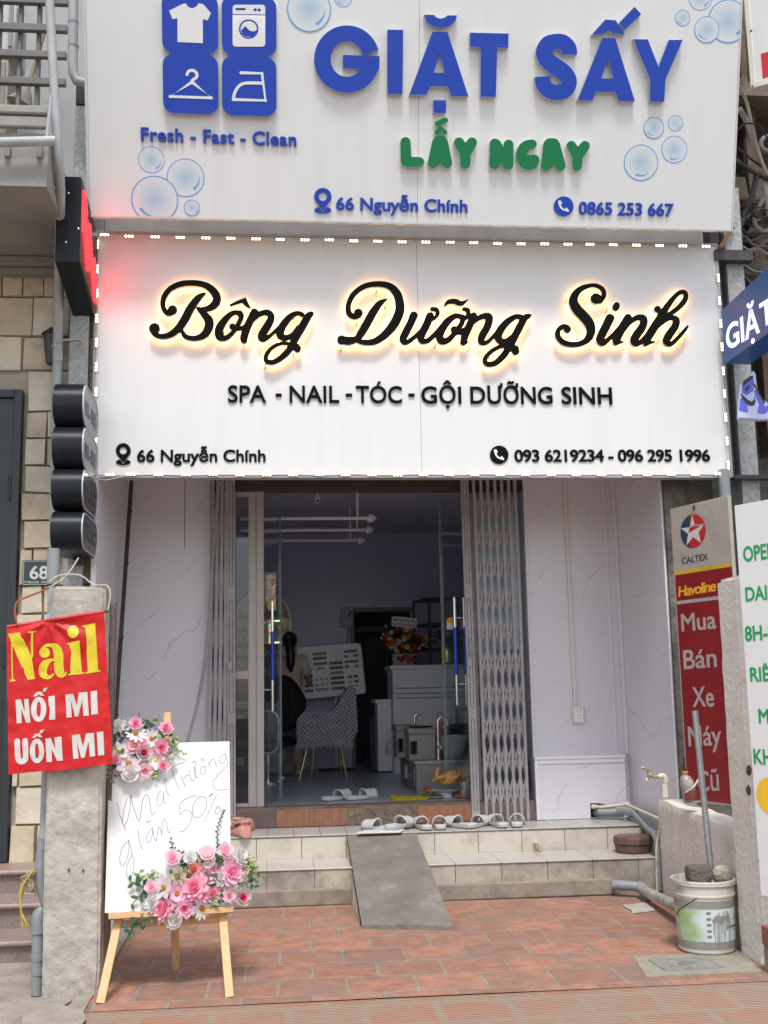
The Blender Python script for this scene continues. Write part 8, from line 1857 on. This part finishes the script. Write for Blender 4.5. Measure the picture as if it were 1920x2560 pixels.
def fruit(name, label, x, y, r, c_, dy=0, sc=(1, 1, 1)):
    p = X0(x, y, dy); m_ = M().ball(p, r, 16, sc); o = O(name, m_, mat(name+'_skin%.2f' % c_[0], c_, .4, var=.12, scale=12)); return tag(o, label, 'fruit')
pm = T('pomelo', 'pale yellow pomelo with a leaf behind the chicken', 'fruit', X0(1100, 1890, .12))
O('fruit', M().ball(X0(1105, 1830, .12), .062, 20, (1, 1, 1.08)), mat('pomelo_rind', (.48, .44, .20), .45, var=.12, scale=10, bump=.3, bscale=140), pm)
O('leaf', M().add(leaf_m(.09, .045), Matrix.Translation(X0(1105, 1775, .12)) @ Matrix.Rotation(.7, 4, 'X') @ Matrix.Rotation(-.6, 4, 'Z')), mat('dark_leaf', (0, 0, 0)), pm)
O('stand', M().lathe([(.06, 0), (.05, .01), (.045, X0(1105, 1880, .12).z-Zf)], (X0(1105, 1880, .12).x, X0(1105, 1880, .12).y, Zf+.001), 20), M_tp, pm)
q1_, t1_ = dish('offering_plate', 'small plate of fruit beside the yellow cloth', 690, 2080, .075)
fruit('tomato', 'red tomato on the fruit plate', 690, 2028, .027, srgb(190, 50, 30), 0); fruit('lime', 'green lime at the left of the fruit plate', 657, 2056, .022, (.10, .16, .04)); fruit('guava', 'pale green guava at the right of the fruit plate', 722, 2052, .024, (.25, .25, .12))
q2_, t2_ = dish('offering_plate', 'plate of brown snacks touching the yellow cloth', 785, 2118, .075, (.45, .44, .4))
O('snacks', M().ball((q2_.x, q2_.y, Zf+.02), .055, 16, (1, 1, .45), jit=.2), mat('brown_snack', (.14, .10, .06), .9, var=.4, scale=60), t2_)
q3_, t3_ = dish('offering_plate', 'plate of red sticky rice at the door edge', 1075, 2110, .095, (.55, .52, .5))
O('rice', M().ball((q3_.x, q3_.y, Zf+.022), .078, 20, (1, 1, .45), jit=.08), mat('red_rice', srgb(170, 70, 36), .55, var=.25, scale=50), t3_)
q4_, t4_ = dish('offering_plate', 'plate of pink meat slices in front of the chicken', 860, 2080, .08, (.50, .48, .46))
for k in range(6): O('slice', M().ball((q4_.x-.05+.02*k, q4_.y+random.uniform(-.03, .03), Zf+.022), .02, 8, (1.2, .9, .5), jit=.15), mat('pink_meat', srgb(190, 110, 96), .5, var=.2), t4_)
gl = T('milk_glass', 'clear cup half filled with white liquid beside the pomelo', 'cup', OI(1070, 2010)); q = X0(1070, 2010, .02)
O('cup', M().lathe([(.026, 0), (.036, .09), (.034, .09), (.024, .006)], (q.x, q.y, Zf+.001), 20), glass_mat('cup_plastic', (.9, .92, .9), .25), gl)
O('liquid', M().lathe([(.023, .008), (.029, .045), (0, .046)], (q.x, q.y, Zf+.001), 18), mat('white_liquid', (.6, .6, .58), .3), gl)
gl.scale = (1.25, 1.25, 1.5)
eg = T('garlic_bulb', 'white peeled garlic or egg heap before the cup', 'egg', X0(1060, 2070, -.02))
for k, (x, y) in enumerate(((1040, 2045), (1075, 2035))): O('egg', M().ball(X0(x, y, -.03), .026, 14, (1.2, 1, .9)), mat('egg_white', (.5, .48, .43), .5), eg)

# ------------------------------------------------------------------ easel, board and flowers
zh = (220, 1720, 3.352)
aB = P(262, 2284, Y=-1.78); bB = P(571, 2272, Y=-1.72)
Ub = (bB-aB); Ub.z = 0
FB = Fr(aB, Ub, (0, .24, 1)); nB = FB.n
hB = lambda p: FB.pz(p, zh)
tl_, tr_, br_, blb = hB([(235, 445)])[0], hB([(1208, 450)])[0], hB([(1175, 1860)])[0], hB([(137, 1893)])[0]
W_b, H_b = (tr_[0]+br_[0])/2, tr_[1]
es = T('easel', 'pine wood tripod easel holding the white opening board', 'easel', (FB.w(W_b/2, 0).x, FB.w(W_b/2, 0).y, 0))
O('tray', M().hexa(*slab(FB, .02, W_b+.01, -.032, -.001, -.03, .05)), M_woodx, es, bev=.003)
O('cross_rail', M().hexa(*slab(FB, .06, W_b-.05, -.075, -.035, -.045, -.022)), M_woodx, es, bev=.003)
gl_, gr_ = P(249, 2512, Z=0), P(574, 2497, Z=0)
def leg(top, foot, w_=.042, d=.02): O('leg', M().beam((foot.x, foot.y, .0), top, w_, d, (0, -1, 0)), M_wood, es, bev=.003)
leg(FB.w(.075, 0, -.036), Vector((gl_.x, gl_.y+.02, .003)), .043); leg(FB.w(W_b-.045, 0, -.036), Vector((gr_.x, gr_.y+.02, .003)), .043)
rf = P(440, 2425, Z=0); mtop = FB.w(W_b*.50+.02, H_b+.09, -.045)
c_top = FB.w(*FB.pz([(665, 195)], zh)[0], -.03)
O('mast', M().beam(FB.w(FB.pz([(665, 195)], zh)[0][0], .0, -.028), c_top, .042, .02, tuple(nB)), M_wood, es, bev=.008)
O('leg', M().beam((rf.x, rf.y, .002), FB.w(W_b*.52, H_b*.55, -.06), .042, .02, (0, -1, 0)), M_wood, es, bev=.003)
wb = T('opening_board', 'white board with handwritten opening offer in thin pen standing on the easel', 'board', FB.w(W_b/2, 0, .01))
O('panel', M().hexa(*slab(FB, 0, W_b, .001, H_b, -.001, .014)), M_board, wb, bev=.0015)
pen = [[(245, 955), (262, 1050), (290, 1130), (320, 1200)], [(330, 925), (303, 1020), (290, 1110), (303, 1155), (330, 1110), (352, 1010), (357, 900), (380, 1000), (405, 1070), (425, 1118), (440, 1080), (455, 960), (480, 900), (508, 915), (520, 980), (530, 1050), (545, 1062), (562, 1035)],
  [(612, 862), (590, 890), (578, 950), (590, 992), (615, 975), (632, 915), (634, 870), (636, 940), (645, 970), (662, 955)], [(655, 825), (660, 870), (683, 908)], [(638, 775), (645, 766), (653, 772), (648, 784), (638, 777)],
  [(664, 726), (690, 685), (740, 648), (802, 628)], [(706, 690), (720, 745), (745, 810), (766, 855)], [(780, 745), (795, 785), (815, 830)], [(800, 770), (825, 735), (846, 742)],
  [(850, 700), (856, 750), (876, 782), (900, 755), (905, 700), (890, 670), (893, 720), (905, 752), (926, 755)], [(868, 632), (885, 615), (902, 622), (905, 645), (890, 668)], [(985, 662), (955, 665), (940, 700), (960, 728), (985, 700), (980, 665)], [(945, 622), (955, 592), (968, 602), (960, 620)],
  [(1010, 620), (1014, 680)], [(1012, 650), (1040, 602), (1062, 615), (1080, 670)], [(1152, 558), (1115, 575), (1102, 620), (1128, 635), (1155, 590), (1152, 552), (1165, 600), (1172, 640), (1130, 690), (1080, 740), (1048, 790), (1055, 840), (1100, 858), (1182, 850)],
  [(332, 1290), (290, 1335), (268, 1420), (278, 1490), (310, 1470), (342, 1370), (340, 1275), (350, 1310), (372, 1400), (385, 1490), (368, 1570), (335, 1592), (322, 1545), (335, 1470), (375, 1390)], [(420, 1192), (425, 1250), (440, 1320), (462, 1362)], [(416, 1196), (424, 1192)],
  [(538, 1175), (505, 1215), (490, 1270), (510, 1300), (540, 1230), (540, 1170), (555, 1260), (575, 1282)], [(572, 1285), (585, 1210), (598, 1165), (612, 1200), (620, 1235), (622, 1160), (640, 1100), (655, 1120), (672, 1205), (698, 1216)], [(488, 1138), (503, 1116), (512, 1128), (527, 1112)],
  [(912, 905), (850, 920), (775, 968), (772, 1066), (805, 1030), (850, 1030), (872, 1075), (840, 1160), (800, 1200), (766, 1210)], [(935, 915), (895, 955), (873, 1030), (895, 1085), (945, 1075), (985, 1010), (990, 935), (955, 912), (920, 922)], [(1080, 888), (1030, 1000), (970, 1128)], [(1012, 912), (1045, 880)], [(1016, 916), (1046, 886)], [(1098, 985), (1072, 1015), (1065, 1055), (1090, 1055), (1115, 1020), (1100, 1005), (1080, 1012)]]
ink = M()
for s_ in pen:
    q, _ = catmull([Vector((p[0], p[1])) for p in s_], [1]*len(s_), 4) if len(s_) > 2 else ([Vector(p) for p in s_], 0)
    ink.tube([FB.w(*hB([(p.x, p.y)])[0], .0144) for p in q], .0016, 5)
O('handwriting', ink, mat('blue_pen', (.19, .22, .36), .5, var=.25, scale=8), wb)
M_lf, M_lf2, M_lf3 = mat('eucalyptus_leaf', (.035, .085, .045), .5, var=.3, scale=10), mat('bright_leaf', (.12, .24, .035), .5, var=.25), mat('pale_filler', (.42, .48, .20), .7, var=.3)
def spray(label, name='flower_spray'):
    return T(name, label, 'flowers', FB.w(W_b/2, 0, .05), 'artificial flower sprays on the board')
def put(par, lst, base, spread):
    for x, y, kind, colr, sz, cen in lst:
        n_ = random.uniform(base*.8, base*1.25); u, v = hB([(x, y)])[0]
        r = sz/2/3.352*MPP(-1.85)*1.28
        p0 = FB.w(u, v, 0); d = (CAMP-p0).normalized(); pos = p0+d*(n_/max(.3, d.dot(nB)))
        flower(par, kind, colr, pos, r, nB+Vector((random.uniform(-.45, .45)+spread[0]*(x-spread[1])/600, 0, random.uniform(-.2, .45)+(spread[2]-y)/700)), cen)
def sprig(par, pts, n, L, W, mt, nm='leaf_sprig', depth=.03):
    q = [FB.w(*hB([p])[0], depth+.02*sin(i*1.3)) for i, p in enumerate(pts)]
    qs, _ = catmull(q, [1]*len(q), 6); st_ = M().tube(qs, .0022, 5); m_ = M()
    for k in range(n):
        t = (k+.6)/n; i = min(len(qs)-2, int(t*(len(qs)-1))); p = qs[i]; d = (qs[i+1]-qs[i]).normalized(); s_ = 1 if k % 2 else -1
        ax = (d*.55+d.cross(nB)*s_*1.0+nB*random.uniform(-.1, .5)).normalized()
        z_ = (nB+Vector((random.uniform(-.5, .5), 0, random.uniform(-.3, .6)))).normalized(); xx = ax.cross(z_).normalized(); zz = xx.cross(ax)
        mm = Matrix((xx, ax, zz)).transposed().to_4x4(); mm.translation = p
        m_.add(leaf_m(L*random.uniform(.75, 1.15)*(1-.35*t), W*random.uniform(.8, 1.1)*(1-.35*t), .15), mm)
    m_.add(st_); O(nm, m_, mt, par, ang=180)
def filler(par, x, y, n, spread):
    m_, b_ = M(), M()
    c0 = FB.w(*hB([(x, y)])[0], .03)
    for k in range(n):
        d = Vector((random.gauss(0, .6), random.uniform(-1, .2), random.gauss(.3, .6))).normalized()*random.uniform(.3, 1)*spread
        m_.tube([c0, c0+d], .0012, 4); b_.ball(c0+d, random.uniform(.0045, .008), 6, jit=.2)
        for j in range(2): m_.add(leaf_m(.018, .008), Matrix.Translation(c0+d*random.uniform(.4, .9)) @ d.to_track_quat('Y', 'Z').to_matrix().to_4x4() @ Matrix.Rotation(random.uniform(-1, 1), 4, 'Z'))
    o = O('filler_sprig', m_, M_lf2, par, ang=180); O('filler_buds', b_, M_lf3, o)
t_ = spray('bunch of pink and white artificial flowers at the upper left corner of the board')
put(t_, [(255, 325, 'carn', 'w', 112, 'o'), (400, 300, 'carn', 'p', 115, 'o'), (400, 385, 'daisy', 'w', 145, 'o'), (655, 345, 'carn', 'hp', 112, 'o'), (532, 425, 'daisy', 'w', 125, 'o'), (395, 485, 'poppy', 'd', 145, 'y'), (268, 535, 'cosmos', 'w', 125, 'y'), (465, 545, 'rose', 'wp', 135, 'o'), (610, 500, 'carn', 'hp', 135, 'o'), (570, 605, 'cosmos', 'w', 125, 'y'), (342, 635, 'cosmos', 'wpk', 185, 'o'), (480, 690, 'rose', 'lp', 118, 'o'), (360, 722, 'rose', 'w', 140, 'o'), (628, 655, 'rose', 'hp', 88, 'o'), (240, 600, 'carn', 'p', 95, 'o'), (690, 600, 'rose', 'w', 95, 'o'), (470, 470, 'carn', 'lp', 90, 'o'), (560, 545, 'carn', 'lp', 80, 'o')], .055, (1, 460, 520))
for pts, n, L, W, mt in (([(470, 470), (500, 360), (520, 310)], 5, .045, .026, M_lf), ([(420, 470), (300, 430), (230, 430)], 5, .05, .028, M_lf), ([(400, 560), (240, 640), (200, 670)], 4, .045, .028, M_lf), ([(620, 520), (740, 530), (820, 570)], 9, .020, .012, M_lf2), ([(560, 430), (600, 390), (690, 420)], 5, .042, .026, M_lf), ([(520, 440), (490, 400), (480, 370)], 3, .05, .022, M_lf2), ([(400, 660), (290, 730), (225, 760)], 4, .03, .016, M_lf)): sprig(t_, pts, n, L, W, mt)
for x, y, n, s_ in ((720, 480, 16, .05), (150, 745, 20, .06), (110, 800, 12, .045), (565, 735, 12, .04), (320, 335, 12, .045), (690, 540, 14, .05), (560, 300, 10, .04)): filler(t_, x, y, n, s_)
random.seed(9)
for x, y in ((330, 430), (450, 330), (560, 470), (300, 590), (430, 610), (640, 560)): sprig(t_, [(x, y), (x+random.uniform(-50, 50), y-random.uniform(20, 50)), (x+random.uniform(-90, 90), y-random.uniform(50, 90))], 4, .042, .024, random.choice((M_lf, M_lf, M_lf2)), depth=.05)
t_ = spray('larger bunch of pink and white artificial flowers along the bottom of the board')
put(t_, [(705, 1432, 'rose', 'lp', 128, 'o'), (850, 1432, 'rose', 'w', 105, 'o'), (1000, 1395, 'poppy', 'p', 130, 'y'), (1140, 1375, 'rose', 'lp', 132, 'o'), (1270, 1412, 'carn', 'w', 135, 'o'), (1015, 1468, 'rose', 'w', 105, 'o'), (895, 1525, 'carn', 'pe', 125, 'o'), (760, 1578, 'carn', 'c', 135, 'o'), (1195, 1545, 'carn', 'p', 200, 'o'), (990, 1582, 'poppy', 'p', 150, 'o'), (1110, 1610, 'carn', 'w', 120, 'o'), (535, 1672, 'rose', 'lp', 100, 'o'), (640, 1675, 'cosmos', 'wpk', 165, 'o'), (895, 1680, 'carn', 'd', 205, 'o'), (895, 1680, 'poppy', 'd', 150, 'k'), (745, 1728, 'poppy', 'p', 160, 'o'), (1040, 1730, 'carn', 'hp', 130, 'o'), (1180, 1742, 'carn', 'lp', 112, 'o'), (1285, 1748, 'rose', 'wp', 138, 'o'), (540, 1800, 'carn', 'w', 135, 'o'), (640, 1850, 'carn', 'd', 195, 'o'), (810, 1842, 'carn', 'p', 150, 'o'), (952, 1845, 'daisy', 'w', 150, 'o'), (740, 1945, 'rose', 'w', 148, 'o'), (960, 1740, 'carn', 'p', 110, 'o'), (1060, 1520, 'carn', 'lp', 100, 'o'), (840, 1770, 'carn', 'd', 120, 'o')], .06, (1, 880, 1680))
for pts, n, L, W, mt in (([(520, 1690), (440, 1660), (345, 1620)], 6, .055, .032, M_lf), ([(440, 1660), (430, 1600), (440, 1530)], 4, .048, .024, M_lf2), ([(530, 1740), (450, 1740), (360, 1830)], 5, .06, .03, M_lf), ([(1250, 1650), (1350, 1620), (1430, 1590)], 5, .045, .03, M_lf), ([(1330, 1620), (1370, 1650), (1400, 1680)], 3, .045, .026, M_lf), ([(1120, 1700), (1110, 1780), (1050, 1860)], 6, .05, .032, M_lf), ([(600, 1880), (470, 1950), (310, 2010)], 8, .055, .034, M_lf), ([(470, 1960), (380, 2020), (330, 2080)], 5, .052, .03, M_lf), ([(1085, 1340), (1080, 1220), (1105, 1110), (1140, 1020)], 18, .016, .011, M_lf), ([(760, 1420), (715, 1350), (690, 1265)], 8, .022, .015, M_lf), ([(820, 1500), (790, 1440), (770, 1370)], 7, .035, .024, M_lf), ([(800, 1520), (840, 1470), (900, 1440)], 6, .035, .02, M_lf), ([(1180, 1640), (1240, 1650), (1290, 1660)], 6, .03, .02, M_lf2), ([(860, 1930), (880, 1900), (900, 1945)], 7, .022, .018, M_lf2), ([(1080, 1480), (1100, 1440), (1130, 1430)], 5, .028, .016, M_lf2)): sprig(t_, pts, n, L, W, mt)
for x, y in ((600, 1740), (700, 1640), (800, 1620), (850, 1590), (960, 1640), (1060, 1660), (690, 1800), (880, 1790), (1010, 1800), (1120, 1470), (940, 1470), (1230, 1640), (760, 1880)): sprig(t_, [(x, y), (x+random.uniform(-50, 50), y-random.uniform(10, 50)), (x+random.uniform(-100, 100), y-random.uniform(40, 90))], 4, .045, .025, random.choice((M_lf, M_lf, M_lf2)), depth=.055)
for x, y, n, s_ in ((520, 1590, 18, .05), (1330, 1480, 24, .065), (1370, 1540, 18, .055), (905, 1420, 14, .045), (1100, 1450, 10, .035), (700, 1640, 10, .035), (850, 1580, 10, .035), (660, 1990, 8, .03)): filler(t_, x, y, n, s_)
